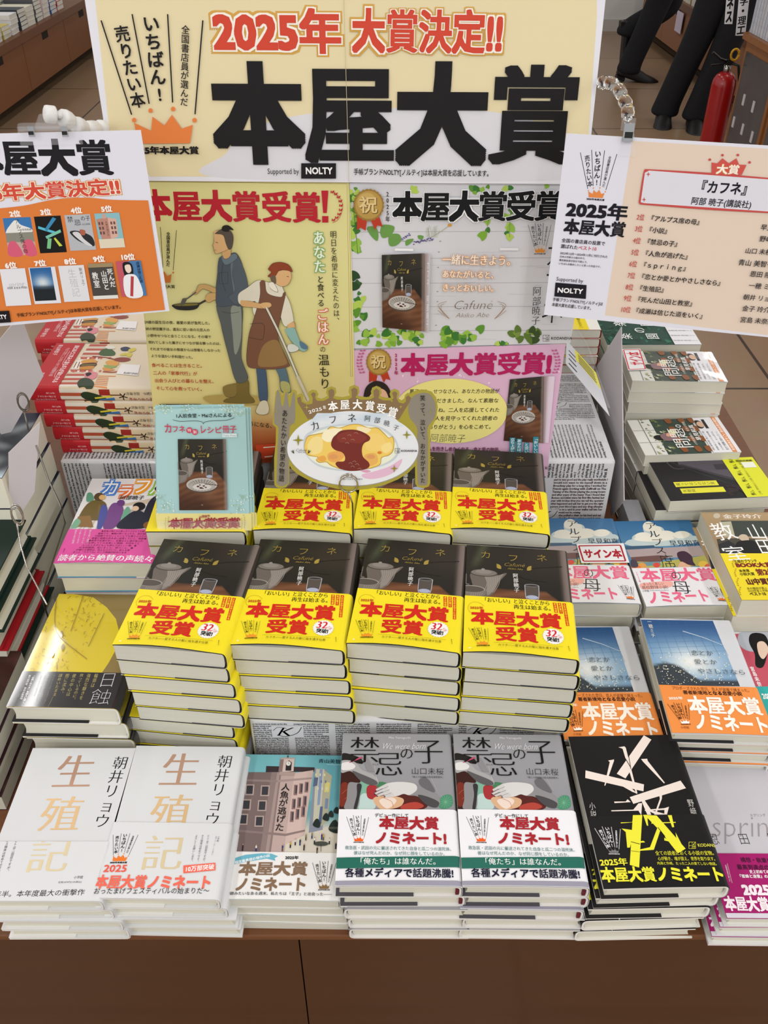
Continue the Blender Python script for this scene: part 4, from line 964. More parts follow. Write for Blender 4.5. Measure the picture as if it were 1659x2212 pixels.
# ------------------------------------------------------------------ room shell
def boxmesh(name, x0, y0, z0, x1, y1, z1, mat, parent=None, bevel=0.0):
    o = MB().box(x0, y0, z0, x1, y1, z1).build(name, mat, parent)
    if bevel:
        md = o.modifiers.new('bevel', 'BEVEL'); md.width = bevel; md.segments = 2; md.limit_method = 'ANGLE'
    return o
mf, ntf, bf = nodemat('floor_tiles')
tc = ntf.nodes.new('ShaderNodeTexCoord'); mp = ntf.nodes.new('ShaderNodeMapping'); mp.inputs['Location'].default_value = (-0.2, -0.38, 0)
br = ntf.nodes.new('ShaderNodeTexBrick'); br.offset = 0.0; br.inputs['Scale'].default_value = 1.0
br.inputs['Brick Width'].default_value = 1.0; br.inputs['Row Height'].default_value = 1.0; br.inputs['Mortar Size'].default_value = 0.006
br.inputs['Mortar Smooth'].default_value = 0.2
br.inputs['Color1'].default_value = rgb('#957a5f')+(1,); br.inputs['Color2'].default_value = rgb('#8f745a')+(1,); br.inputs['Mortar'].default_value = rgb('#3a2e24')+(1,)
nz = ntf.nodes.new('ShaderNodeTexNoise'); nz.inputs['Scale'].default_value = 14; mx = ntf.nodes.new('ShaderNodeMix'); mx.data_type = 'RGBA'; mx.blend_type = 'MULTIPLY'; mx.inputs['Factor'].default_value = 0.22
ntf.links.new(tc.outputs['Object'], mp.inputs['Vector']); ntf.links.new(mp.outputs['Vector'], br.inputs['Vector']); ntf.links.new(tc.outputs['Object'], nz.inputs['Vector'])
ntf.links.new(br.outputs['Color'], mx.inputs['A']); ntf.links.new(nz.outputs['Color'], mx.inputs['B']); ntf.links.new(mx.outputs['Result'], bf.inputs['Base Color'])
bf.inputs['Roughness'].default_value = 0.3
tag(boxmesh('floor', -7, -3, -0.1, 7, 9.2, 0, mf), kind='structure')
tag(boxmesh('wall_back', -7, 8.55, 0, 7, 8.7, 2.9, M_WALL), kind='structure')
tag(boxmesh('ceiling', -7, -3, 2.8, 7, 9.2, 2.9, simple('ceiling_board', '#e2e2de', 0.9, noise='#dadad6', nscale=3)), kind='structure')
tag(boxmesh('baseboard_back', -7, 8.53, 0, 7, 8.55, 0.09, simple('grey_skirting', '#b9b6b0', 0.6, noise='#b2afa9')), kind='structure')

# ------------------------------------------------------------------ low display table
HT = 0.935; ZT = ZH(HT)
tb = empty('display_table', (0, 0.474, 0)); tag(tb, 'low brown laminate display table carrying all the stacked novels', 'table')
TX0, TX1, TY1 = -0.86, 0.70, 1.78
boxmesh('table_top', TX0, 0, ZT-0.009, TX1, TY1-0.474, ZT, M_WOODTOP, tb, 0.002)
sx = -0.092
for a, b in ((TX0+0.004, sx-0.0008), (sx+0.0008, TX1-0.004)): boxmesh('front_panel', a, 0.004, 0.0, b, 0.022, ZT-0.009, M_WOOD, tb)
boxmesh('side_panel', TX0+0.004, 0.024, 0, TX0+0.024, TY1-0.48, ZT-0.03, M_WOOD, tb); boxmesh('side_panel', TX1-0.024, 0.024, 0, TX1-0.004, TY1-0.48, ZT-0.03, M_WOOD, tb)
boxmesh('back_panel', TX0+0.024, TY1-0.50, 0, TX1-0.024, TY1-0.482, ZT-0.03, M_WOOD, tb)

# ------------------------------------------------------------------ boxes wrapped in newsprint paper
WORDS = 'tell him her mother would not be coming to the party this evening she pulled a chair to his bed and sat down as for the theater unless a part is very good and the play really worthwhile I would not want to tie myself down in a Broadway play for a long time I worked for Francis again working with Zeffirelli on The Taming of the Shrew playing the young lovers and after years of the heavy Then I found that Romeo and Juliet were his first film festival last year with broken tires you can tell the operator what happened and ask her to get you the right person your blood type and any drug allergies should be on a card in your wallet'.split()
M_NEWS = print_mat('newsprint_wrap', 0.34, 0.4, coat=0.25, bump=0.5)
def news_block(A, x0, x1, y0, y1, rnd, em=0.0033, rot=False, c='#2a292c'):
    """a column block in face coordinates, y up; rot = lines run along y"""
    A.flat = True; A.w = 2e-5; w = (x1-x0) if not rot else (y1-y0); n = int(((y1-y0) if not rot else (x1-x0))/(em*1.12)); k = rnd.randrange(len(WORDS))
    for i in range(n):
        s_ = ''; 
        while True:
            t = s_+(' ' if s_ else '')+WORDS[k % len(WORDS)]
            if sum(adv(ch) for ch in t)*em*0.8 > w: break
            s_ = t; k += 1
        if not s_: continue
        if i == n-1 or rnd.random() < .1: ww = w*rnd.uniform(.4, .9); s_ = s_[:max(4, int(len(s_)*ww/w))]
        else: ww = w
        if not rot: yy = y1-(i+.6)*em*1.12; A.T(s_, (x0, yy), (x0+ww, yy), em*1.05, c, res=1, off=.03)
        else: xx = x0+(i+.5)*em*1.12; A.T(s_, (xx, y0), (xx, y0+ww), None, c, res=1, off=.03)
def wrapped_box(name, x0, y0, z0, x1, y1, z1, label, blocks, seed, rz=0, smooth_r=0.006):
    """unrolled face coordinates: x = along the front, y<0 front face, y>0 top face"""
    D = y1-y0; H = z1-z0; W = x1-x0; rnd = random.Random(seed); A = Art()
    for b in blocks:
        if b[0] == 'flourish': A.w = 6e-5; A.poly([(b[1]-.004, b[2]-.011), (b[1]+.034, b[2]-.011), (b[1]+.034, b[2]+.011), (b[1]-.004, b[2]+.011)], '#d3d3d6'); A.T('K', (b[1], b[2]), (b[1]+.018, b[2]), .022, '#2a292c', slant=.5); A.line([(b[1]+.002, b[2]-.006), (b[1]+.012, b[2]-.009), (b[1]+.026, b[2]-.003), (b[1]+.032, b[2]+.008)], .0011, '#2a292c', True); A.line([(b[1]-.002, b[2]+.002), (b[1]+.004, b[2]+.008), (b[1]+.014, b[2]+.006)], .0008, '#2a292c', True); continue
        bx0, bx1, by0, by1, rot = b[:5]; news_block(A, bx0, bx1, by0, by1, rnd, em=.0050 if seed > 2 else .0033, rot=rot, c=b[5] if len(b) > 5 else '#2a292c')
    V = []; F = []; C = []; col = rgb('#d3d3d6'); r = smooth_r
    prof = [(D, 0), (D, H-r)]+[(D-r+r*math.cos(a), H-r+r*math.sin(a)) for a in (.3, .8, 1.3)]+[(r-r*math.sin(a), H-r+r*math.cos(a)) for a in (.2, .8, 1.3)]+[(0, H-r), (0, 0)]
    ex = [0.0, r*.3, r]; xs = [(0, r), (r*.3, r*.3), (r, 0), (W-r, 0), (W-r*.3, r*.3), (W, r)]
    for x, ins in xs:
        for y, z in prof:
            yy = min(max(y, ins), D-ins); zz = min(z, H-ins); V.append((x, yy, zz)); C.append(col)
    n = len(prof)
    for i in range(len(xs)-1):
        for j in range(n-1): F.append((i*n+j, (i+1)*n+j, (i+1)*n+j+1, i*n+j+1))
    F.append(tuple(range(n))); F.append(tuple((len(xs)-1)*n+j for j in range(n))[::-1])
    # folds of the paper lying on the faces
    def strip(xa, xb, ya, yb, dz=0.0006):
        k = len(V)
        for a, b in ((xa, ya), (xb, ya), (xb, yb), (xa, yb)):
            V.append((a, -dz, H+b) if (ya+yb)/2 < 0 else (a, b, H+dz)); C.append(rgb('#dcdcdf'))
        F.append((k, k+1, k+2, k+3))
    def wrap(u, v, w):
        if v < 0: return (u, -0.0005-w, H+v)
        return (u, v, H+0.0005+w)
    me = A.mesh(name, wrap, M_NEWS, (V, F, C))
    o = link(name, me); o.location = (x0, y0, z0); o.rotation_euler = (0, 0, rz)
    tag(o, label, 'box', 'boxes wrapped in newsprint paper'); return o
def cols(x0, x1, w, gap, y0, y1, rot=False):
    out = []; x = x0
    while x+w <= x1+1e-6: out.append((x, x+w, y0, y1, rot)); x += w+gap
    return out
HB = 0.829   # top of the near riser below the eye
wrapped_box('wrapped_riser_box', -0.160, 0.679, ZT, 0.216, 1.064, ZH(HB), 'low newsprint-wrapped riser box under the three right front stacks of yellow-banded novels',
    cols(0.004, 0.378, 0.041, 0.008, -0.103, -0.006)+[('flourish', .030, -.022), ('flourish', .262, -.022)], 1)
wrapped_box('wrapped_riser_box', -0.292, 0.676, ZT, -0.164, 1.064, ZH(0.903), 'flat newsprint-wrapped box under the leftmost stack of yellow-banded novels',
    [(0.004, 0.118, -0.03, -0.003, False), (0.004, 0.118, 0.002, 0.02, False)], 2)
BZ = ZH(0.7325)
wrapped_box('wrapped_riser_box', -0.478, 1.078, ZT, -0.07, 1.56, BZ, 'tall newsprint-wrapped box under the red-spined books at left',
    [(0.004, 0.16, 0.006, 0.06, True), (0.004, 0.05, -0.19, -0.004, True), (0.062, 0.15, -0.19, -0.004, True), (0.16, 0.24, -0.19, -0.004, False)], 3)
wrapped_box('wrapped_riser_box', -0.066, 1.078, ZT, 0.342, 1.56, BZ, 'tall newsprint-wrapped box at right, behind the signed-copy card and clear stand',
    [(0.20, 0.300, 0.008, 0.07, False, '#4a2226'), (0.312, 0.400, 0.008, 0.10, True), (0.20, 0.300, 0.08, 0.24, False), (0.312, 0.40, 0.11, 0.26, False),
     (0.19, 0.245, -0.19, -0.035, False), (0.255, 0.31, -0.19, -0.035, True), (0.32, 0.40, -0.19, -0.03, False, '#4a2226'), (0.19, 0.40, -0.03, -0.005, True), ('flourish', .30, -.10), ('flourish', .33, .16)], 4)
# ------------------------------------------------------------------ books: kinds
def two(c1, y, c2): return c1
KD = {}
def kind(**k): KD[k['name']] = k; return k
kind(name='cafune', kind='banded_novel', what='dark novel in yellow award band', group='dark novels with yellow award bands', W=.1262, L=.185, T=.0236, r=.007,
     cover=lambda u, y: '#2e2b27' if u < .122 else '#3b352f', inner='#191817', edge='#26221f', corners=[(543, 1170), (757, 1171), (745, 1405), (496, 1393)], obi_y=[(520.6, 1274.6), (750, 1283)],
     obi=YEL, obi_in='#f4f3ea', obi_edge='#efe860', art=art_cafune, obi_art=art_cafune_band, lift=.0045, flap=(.5, .97, '#3a3a40'), pages=M_PAGES_W, obi_label='bright yellow band with red award lettering', mat=M_SATIN)
kind(name='sei', kind='white_novel', what='white hardback with award nominee band', group='white hardbacks with foil titles', W=.128, L=.188, T=.0185, r=.007, hard=True,
     cover='#d9dbdd', corners=[(285, 1610), (517, 1613), (470, 1944), (200, 1938)], art=art_seishoku, obi_h=.086, obi='#dcdee0', obi_art=band_seishoku, lift=0, flap=(.0, .55, '#e4e4e2'), mat=M_SATIN)
kind(name='sei2', kind='white_novel', what='white foil-titled hardback without nominee emblem', group='white hardbacks with foil titles', W=.128, L=.188, T=.0185, r=.007, hard=True,
     cover='#d9dbdd', corners=[(285, 1610), (517, 1613), (470, 1944), (200, 1938)], art=art_seishoku, obi_h=.066, obi='#dcdee0', obi_art=band_seishoku_plain, flap=(.0, .55, '#e4e4e2'), mat=M_SATIN)
kind(name='ningyo', kind='illustrated_novel', what='novel showing a miniature pink corner building', group='novels with a miniature building cover', W=.125, L=.182, T=.0147, r=.004,
     cover='#8fbcc4', inner='#e8e4dc', corners=[(507, 1637), (731, 1637), (727, 1947), (482, 1943)], obi_y=[(493, 1848), (726, 1848)], obi='#f0efee', art=art_ningyo, obi_art=band_ningyo, lift=.001, pages=M_PAGES_W)
kind(name='kinki', kind='grey_novel', what='grey hardback with arms and white-green band', group='grey hardbacks with arms on the cover', W=.127, L=.189, T=.0197, r=.008, hard=True,
     cover=lambda u, y: '#98989e' if u < .1285 else '#16161a', inner='#e6e4e2', corners=[(734, 1585), (970, 1585), (996, 1915), (723, 1915)], obi_y=[(727, 1750), (985, 1750)], obi='#eeeef2', art=art_kinki, obi_art=band_kinki,
     lift=.0012, flap=(.0, .62, '#4a4850'), band2=True)
kind(name='sho', kind='black_novel', what='black hardback with slashed foil title', group='black hardbacks with yellow-green lettering', W=.127, L=.188, T=.0200, r=.008, hard=True,
     cover='#161617', inner='#e4e2da', edge='#e4e2da', corners=[(1222, 1578), (1458, 1586), (1578, 1915), (1303, 1920)], obi_y=[(1262, 1757), (1517, 1757)], obi='#19191a', obi_in='#e8e8e4', obi_edge='#2a2a2a', art=art_shosetsu, obi_art=band_shosetsu,
     lift=.001, flap=(.0, .62, '#17171a'))
kind(name='spring', kind='grey_white_novel', what='pale hardback with magenta band', group='pale hardbacks with magenta bands', W=.130, L=.188, T=.0166, r=.007, hard=True,
     cover='#c9c7ce', corners=[(1480, 1653), (1718, 1660), (1850, 1985), (1565, 1985)], obi_y=[(1540, 1842), (1790, 1842)], obi='#a81c6c', obi_edge='#a81c6c', art=art_spring, obi_art=band_spring, flap=(.0, .5, '#e4e4e2'))
kind(name='nis', kind='yellow_novel', what='glossy yellow hardback with black band', group='glossy yellow hardbacks', W=.128, L=.190, T=.0278, r=.007, hard=True,
     cover='#c9b060', inner='#efefe8', corners=[(117, 1281), (312, 1290), (262, 1530), (8, 1525)], obi_y=[(46, 1443), (252, 1448)], obi='#1c1d21', obi_edge='#d8c44a', art=art_nisshoku, obi_art=band_nisshoku, mat=M_GLOSS, flap=(.0, .7, '#1b1b1e'), obi_mat=M_GLOSS)
kind(name='col', kind='colourful_novel', what='novel with cartoon students and pink band', group='novels with cartoon students', W=.127, L=.188, T=.0240, r=.006,
     cover='#dddbdd', inner='#e8e6e2', corners=[(187, 1032), (371, 1035), (332, 1217), (112, 1217)], obi_y=[(144, 1140), (340, 1143)], obi='#e45aa8', obi_in='#3c8fb0', obi_edge='#e45aa8', art=art_colorful, obi_art=band_colorful, lift=.002, flap=(.0, .8, '#3b8cae'))
kind(name='alps', kind='stadium_novel', what='blue-sky stadium novel with white and pink band', group='stadium novels with pink lettering', W=.1185, L=.186, T=.0228, r=.006,
     cover='#3f6f98', inner='#e6e6e0', corners=[(1335, 1122), (1503, 1125), (1587, 1308), (1395, 1312)], obi_y=[(1364, 1225), (1548, 1225)], obi='#ececf0', art=art_alps, obi_art=band_alps, lift=.002)
KD['alpsw'] = dict(KD['alps'], name='alpsw', what='shrink-wrapped stadium novel', mat=M_WRAP, obi_mat=M_WRAP)
kind(name='koi', kind='night_sky_novel', what='starry blue novel with orange nominee band', group='starry blue novels with orange bands', W=.119, L=.188, T=.0172, r=.006, hard=True,
     cover='#d2d5da', inner='#dcdcd8', corners=[(1377, 1335), (1580, 1340), (1673, 1590), (1457, 1583)], obi_y=[(1424, 1483), (1640, 1492)], obi='#ee9248', obi_edge='#ee9248', art=art_koi, obi_art=band_koi, lift=.001, flap=(.0, .62, '#1c1c24'))
kind(name='room', kind='classroom_novel', what='classroom photo novel with yellow band', group='classroom photo novels', W=.122, L=.188, T=.0285, r=.006,
     cover='#a08c6c', inner='#e6e4da', corners=[(1510, 1105), (1700, 1105), (1800, 1297), (1603, 1297)], obi_y=[(1556, 1200), (1746, 1200)], obi='#eed92a', obi_edge='#eed92a', art=art_room, obi_art=band_room)
kind(name='pink', kind='pink_novel', what='pink-fronted novel with a capped dark-haired figure', group='pink-fronted novels', W=.128, L=.188, T=.017, r=.006,
     cover='#e2e0e2', corners=[(1588, 1354), (1800, 1354), (1920, 1605), (1698, 1605)], obi_y=[(1648, 1480), (1850, 1480)], obi='#35b0ac', obi_edge='#35b0ac', art=art_pink, obi_art=band_pink)
bw, bl = .106, .152
kind(name='mon', kind='family_novel', what='paperback with white, olive and dark-green cover', group='family-story paperbacks on their sides', W=bw, L=bl, T=.020, r=.004, cover='#d9d9d2', inner='#e6e4dc', art=art_mondai, corners=[(0, 0), (100, 0), (100, 150), (0, 150)], obi_h=bl*43/150, obi='#e8e8ec', obi_art=band_mondai)
KD['monw'] = dict(KD['mon'], name='monw', what='shrink-wrapped paperback with olive and dark-green cover', mat=M_WRAP, obi_mat=M_WRAP)
kind(name='gar', kind='green_novel', what='dark green marbled paperback with white band', group='dark green marbled paperbacks', W=bw, L=bl+.01, T=.022, r=.004, cover='#1d4538', art=art_garden, corners=[(0, 0), (100, 0), (100, 150), (0, 150)], obi_h=.046, obi='#e6e6ea', obi_art=band_garden)
kind(name='dark', lift_=0, kind='horror_novel', what='black house paperback with lime-yellow band', group='black paperbacks with lime-yellow bands', W=bw, L=bl+.014, T=.021, r=.005, cover='#1e1c20', inner='#23211f', art=art_dark, corners=[(0, 0), (100, 0), (100, 150), (0, 150)], obi_h=.05, obi='#dfe32c', obi_art=band_dark, mat=M_SATIN, lift=.0)
kind(name='won', kind='red_banded_novel', what='food-street novel with red band, spine outward', group='food-street novels with red bands', W=.134, L=.192, T=.0221, r=.006, cover=lambda u, y: '#e0cfb0', inner='#e6e4dc', wrap=True, art=art_wonder, corners=[(0, 0), (100, 0), (100, 150), (0, 150)], obi_h=.192*34/150, obi='#b8242c', obi_in='#f2e6d4', obi_edge='#8c1a20', obi_art=band_wonder)
KD['wonl'] = dict(KD['won'], name='wonl')

def art_storm(A, sp):
    W, L = sp['W'], sp['L']; A.m = lambda x, y: ((x/100-.5)*W, (.5-y/150)*L)
    def f(u, v):
        n = math.sin(u*9+3*math.sin(v*7))*math.sin(v*13+2*math.sin(u*5)); c = mix((58, 62, 66), (150, 158, 162), max(0, n)*.7); return mix(c, (190, 210, 222), sst(.0, .14, .14-v)) if v < .14 else mix(c, (26, 30, 52), sst(.8, .9, v))
    A.raster([(0, 0), (100, 0), (100, 150), (0, 150)], 26, 34, f); A.V('風の遺産', (50, 20), (50, 120), 26, '#e6eaec') if False else None
def art_brush(A, sp):
    W, L = sp['W'], sp['L']; A.m = lambda x, y: ((x/100-.5)*W, (.5-y/150)*L); rnd = random.Random(12)
    def f(u, v): n = math.sin(u*6+4*math.sin(v*5))*math.sin(v*9); return mix((58, 32, 26), (112, 78, 72), max(0, n)*.8)
    A.raster([(0, 0), (100, 0), (100, 150), (0, 150)], 16, 22, f)
    for k in range(12):
        x, y = 60+rnd.uniform(-14, 14), 20+k*9; A.poly([(x, y), (x+rnd.uniform(6, 16), y+rnd.uniform(-6, 2)), (x+rnd.uniform(0, 8), y+rnd.uniform(3, 8))], '#e4e2dc')
kind(name='storm', kind='thick_novel', what='thick novel with navy storm cover', group='thick navy storm novels at left', W=.125, L=.160, T=.0498, r=.008, pages=simple('cream_pages', '#e9e7d4', .85, noise='#dedbc8', nscale=5), cover='#1c1c3c', inner='#1c1c3c', edge='#17172e', art=art_storm, corners=[(0, 0), (100, 0), (100, 150), (0, 150)])
kind(name='redh', kind='red_edged_hardback', what='hardback with red boards', group='red and green hardbacks at left', W=.13, L=.150, T=.0295, r=.008, hard=True, cover='#9c1a22', inner='#9c1a22', edge='#a81e26', plain=True)
kind(name='greenh', kind='green_hardback', what='hardback with dark green boards', group='red and green hardbacks at left', W=.13, L=.150, T=.0295, r=.008, hard=True, cover='#12261f', inner='#12261f', edge='#16302a', plain=True)
kind(name='brown', kind='brown_novel', what='brown photo novel with white brush strokes', group='brown brush-stroke novels', W=.13, L=.16, T=.0265, r=.007, cover='#432a24', inner='#2b1712', edge='#4a2c6a', art=art_brush, corners=[(0, 0), (100, 0), (100, 150), (0, 150)])

# ------------------------------------------------------------------ piles (pixels of the near corners of each top copy)
s = KD
pile(s['sei2'], (-35, 1947), (198, 1947), .853, 4, 'in leftmost front pile', jit=[(6, 1, .4), (14, -1, -.3), (16, 0, .2)])
pile(s['sei'], (202, 1940), (470, 1944), .853, 4, 'left of the miniature-building pile', jit=[(5, 1, .3), (13, -1, .4), (17, 0, -.3)], flips=(2, 3))
pile(s['ningyo'], (482, 1943), (727, 1947), .876, 4, 'in front-edge pile', jit=[(4, 1, .2), (8, 0, -.2), (9, 0, .1)])
pile(s['kinki'], (724, 1915), (998, 1916), .836, 5, 'in left grey pile', jit=[(4, 1, .3), (8, -2, -.2), (11, -1, .3), (12, -2, 0)], flips=(2, 3, 4))
pile(s['kinki'], (1003, 1915), (1270, 1918), .836, 5, 'in right grey pile', jit=[(2, 1, .3), (0, -2, -.2), (3, -1, .3), (1, -2, 0)], flips=(3, 4))
pile(s['sho'], (1303, 1921), (1578, 1915), .836, 5, 'in front-edge pile', jit=[(-5, 2, .3), (-9, 1, -.2), (-13, 0, .4), (-17, -1, 0)], flips=(3, 4))
pile(s['spring'], (1566, 1985), (1848, 1987), .885, 3, 'at right front corner', jit=[(-4, 0, .4), (-8, -2, -.3)])
pile(s['nis'], (8, 1527), (260, 1532), .794, 5, 'in pile behind leftmost front pile', jit=[(4, 2, .2), (9, 1, -.3), (14, 0, .2), (14, 0, 0)])
I1 = pile(s['cafune'], (238, 1393), (491, 1414), .706, 8, 'in front row, leftmost stack', jit=[(0, 1, .3), (4, -1, .6), (8, -3, .8), (10, -4, .5), (-4, 0, .2), (-2, -1, -.2), (0, -2, .3)], fwd=None)
pile(s['cafune'], (496, 1393), (745, 1406), .711, 5, 'in front row, second stack', jit=[(1, 1, .4), (5, -1, .2), (8, -3, -.3), (9, -4, .3)])
pile(s['cafune'], (750, 1390), (993, 1411), .711, 5, 'in front row, third stack', jit=[(2, 1, .1), (2, 1, -.1), (3, -2, .1), (3, -2, .1)])
pile(s['cafune'], (1005, 1409), (1247, 1426), .711, 5, 'in front row, rightmost stack', jit=[(4, -1, -.3), (3, 0, 0), (2, -1, 0), (1, -2, 0)])
def proj(x, y, h):
    dy = y; t = dy*CP+h*SP; v = (h*CP-dy*SP)/t
    return (CX+F_PX*x/t, CY+F_PX*v)
def wpile(sp, x0, yf, h, n, place, yaw=0.0, **k):
    W = sp['W'] if abs(k.get('rot', 0)) < .1 else sp['L']
    return pile(sp, proj(x0, yf, h), proj(x0+W*math.cos(yaw), yf+W*math.sin(yaw), h), h, n, place, **k)
JH = .7025
wpile(s['cafune'], -.302, .874, JH, 8, 'in back row behind recipe booklet', topfull=False, jit=[(0, 0, 0)]*7)
pile(s['cafune'], (545, 1162), (757, 1169), JH, 5, fwd=.874, place= 'in back row, left of wire clip', jit=[(0, 1, 0)]*4)
pile(s['cafune'], (768, 1161), (972, 1171), JH, 5, fwd=.874, place= 'in back row, right of wire clip', jit=[(0, 1, 0)]*4)
pile(s['cafune'], (977, 1162), (1191, 1175), JH, 5, fwd=.874, place= 'in back row, rightmost stack', jit=[(0, 1, 0)]*4)
pile(s['col'], (112, 1218), (334, 1218), .741, 8, 'in pile left of recipe booklet', jit=[(4, 0, .3), (4, 1, -.3), (5, 0, .2)])
pile(s['alpsw'], (1192, 1304), (1390, 1305), .817, 5, 'in left stadium pile', jit=[(-6, 0, .5), (-4, 1, -.5)])
pile(s['alps'], (1395, 1312), (1587, 1308), .820, 5, 'in right stadium pile', jit=[(3, 0, .5), (-4, 1, -.5)])
pile(s['room'], (1604, 1297), (1803, 1297), .790, 5, 'at right edge', jit=[(-5, 1, .5), (-4, 1, -.5)])
pile(s['koi'], (1457, 1584), (1672, 1590), .822, 6, 'in right starry pile', jit=[(4, 2, 0), (6, 1, -.4), (6, -1, -.3)])
wpile(s['koi'], .212, .662, .846, 5, 'in left starry pile', jit=[(0, 1, 0)]*4)
wpile(s['pink'], .455, .652, .846, 5, 'in pile at right edge', jit=[(0, 1, 0)]*4)
H2 = math.pi/2
pile(s['dark'], (1443, 1083), (1690, 1072), .780, 7, 'in sideways pile behind stadium novels', rot=H2, jit=[(-14, 3, -2), (-12, 2, 1)])
pile(s['mon'], (1389, 984), (1606, 977), .766, 8, 'in sideways pile behind lime-yellow band', rot=H2)
pile(s['monw'], (1360, 822), (1578, 826), .700, 11, 'in sideways signed pile', rot=H2)
wpile(s['gar'], .385, 1.385, .700, 10, 'behind signed pile', rot=H2)
pile(s['won'], (72, 836), (340, 838), .622, 5, 'in near red pile', rot=-H2, jit=[(4, 0, -.5), (11, 1, .3), (19, 1, -.2), (26, 0, .4)])
pile(s['won'], (88, 736), (330, 736), .6219, 5, 'in far red pile', rot=-H2, jit=[(4, 0, .2), (8, 0, .3), (12, 1, -.2), (14, 0, .4)])
for i in range(1):
    wpile(s['storm'], -.614, .925, .655, 5, 'in tall pile left of red spines', rot=0, flips=(0, 1, 2, 3, 4), jit=[(3, 0, .3), (5, 0, -.3), (7, 0, .2), (9, 0, .2)])
zz = .722
for i in range(7):
    sp = s['greenh'] if i in (0, 1, 4, 6) else s['redh']
    a = (-.605+.013*math.sin(i*2.1)*.5+i*.0012)
    z = ZH(zz)-(i+1)*.0300
    M = Matrix.Translation((a+.065, .85, z)) @ Matrix.Rotation(math.radians(-H2*0-90+90+180), 4, 'Z')
    put_book(sp, False, M, sp['what']+', '+['topmost', 'second', 'third', 'fourth', 'fifth', 'sixth', 'lowest'][i]+' in pile under the small grey card', sp['group'])
wpile(s['brown'], -.592, .628, .828, 4, 'in pile at left edge', flips=(0, 1, 2, 3), jit=[(2, 0, .3), (5, 0, -.3), (7, 0, .2)])
wpile(s['dark'], -.735, 1.13, .640, 12, 'in pile behind storm novels', flips=())
wpile(dict(s['nis'], name='nis_small', W=.128, T=.0275, kind='yellow_novel', what='yellow novel with grey prism drawing', group='yellow prism novels', cover='#ecd822', mat=M_SATIN, art=lambda A, sp: None, obi_h=0, obi_y=None), .236, 1.335, .652, 2, 'on right wrapped box') if False else None
def art_prism(A, sp):
    W, L = sp['W'], sp['L']; A.m = lambda x, y: ((x/100-.5)*W, (.5-y/150)*L)
    A.rect(0, 0, 82, 150, '#efd924'); A.poly([(42, 82), (58, 108), (40, 112)], '#8a8a84'); A.poly([(42, 82), (58, 108), (62, 100)], '#e0e0da')
    for k, t in enumerate(('地図と拳', '連作推理短編集', '鮮やかな謎解き')): A.T(t, (18, 50+k*10), (50, 50+k*10), 6, '#3a3410')
    A.V('今年いちばんの驚きをあなたへ', (72, 80), (72, 145), 6, '#4a4414'); A.poly([(30, 125), (60, 132), (60, 142), (36, 140)], '#c9b020')
kind(name='prism', kind='yellow_novel', what='yellow paperback with small grey prism', group='yellow prism paperbacks', W=.118, L=.17, T=.0158, r=.005, cover='#f0efe6', inner='#a02820', edge='#a02820', art=art_prism, corners=[(0, 0), (100, 0), (100, 150), (0, 150)])
wpile(KD['prism'], .243, 1.345, .652, 5, 'on right wrapped box')
def art_six(A, sp):
    W, L = sp['W'], sp['L']; A.m = lambda x, y: ((x/100-.5)*W, (.5-y/150)*L)
    A.rect(60, 10, 96, 140, '#1e1c26'); A.ell(78, 40, 12, 12, '#f0f0f0'); A.T('6', (73, 40), (83, 40), 14, '#1e1c26', b=.04)
kind(name='six', kind='white_novel', what='white paperback with black numbered panel', group='white numbered paperbacks', W=.11, L=.165, T=.0235, r=.005, cover='#e8e8ea', art=art_six, corners=[(0, 0), (100, 0), (100, 150), (0, 150)])
wpile(KD['six'], .375, 1.505, .700, 10, 'behind green marbled paperbacks', rot=H2)

# ------------------------------------------------------------------ flat printed cards, posters
def plane_frame(p0, tilt, yaw=0.0):
    a = math.radians(tilt); y = math.radians(yaw)
    n = Vector((0, -math.cos(a), math.sin(a))); n.rotate(Matrix.Rotation(y, 3, 'Z')); ex = Vector((math.cos(y), math.sin(y), 0)); ey = n.cross(ex)
    return Vector(p0), ex, ey, n
def panel(name, poly, fr, col, art_fn=None, thick=0.0004, mat=None, label=None, cat=None, group=None, parent=None, roundpoly=False, backcol=None):
    p0, ex, ey, n = fr
    def loc(px, py):
        p = at_plane(px, py, p0, n)-p0; return (p.dot(ex), p.dot(ey))
    L = [loc(*q) for q in poly]
    if area2(L) < 0: L = L[::-1]
    ox = sum(a for a, b in L)/len(L); oy = min(b for a, b in L)
    L = [(a-ox, b-oy) for a, b in L]
    A = Art(lambda x, y: tuple(np.subtract(loc(x, y), (ox, oy))), clip=(min(a for a, b in L), min(b for a, b in L), max(a for a, b in L), max(b for a, b in L)))
    if art_fn: art_fn(A)
    k = len(L); V = [(a, b, 0) for a, b in L]+[(a, b, -thick) for a, b in L]
    tri = tessellate_polygon([[Vector((a, b, 0)) for a, b in L]])
    F = [tuple(t) for t in tri]+[tuple(k+i for i in t) for t in tri]+[(i, (i+1) % k, k+(i+1) % k, k+i) for i in range(k)]
    C = [rgb(col)]*(2*k)
    if backcol:
        V += [(a, b, -thick-.00005) for a, b in L]; F.append(tuple(range(2*k, 3*k))); C += [rgb(backcol)]*k
    me = A.mesh(name, lambda u, v, w: (u, v, w+.00006), mat or M_SATIN, (V, F, C))
    o = link(name, me)
    M = Matrix((ex, ey, n)).transposed().to_4x4(); M.translation = p0+ex*ox+ey*oy
    o.matrix_world = M
    if parent: 
        o.parent = parent; o.matrix_parent_inverse = parent.matrix_world.inverted()
    if label: tag(o, label, cat, group)
    return o
PF = plane_frame((0, 1.066, ZH(.745)), 7.0)
def shiftf(fr, d): return (fr[0]+fr[3]*d, fr[1], fr[2], fr[3])
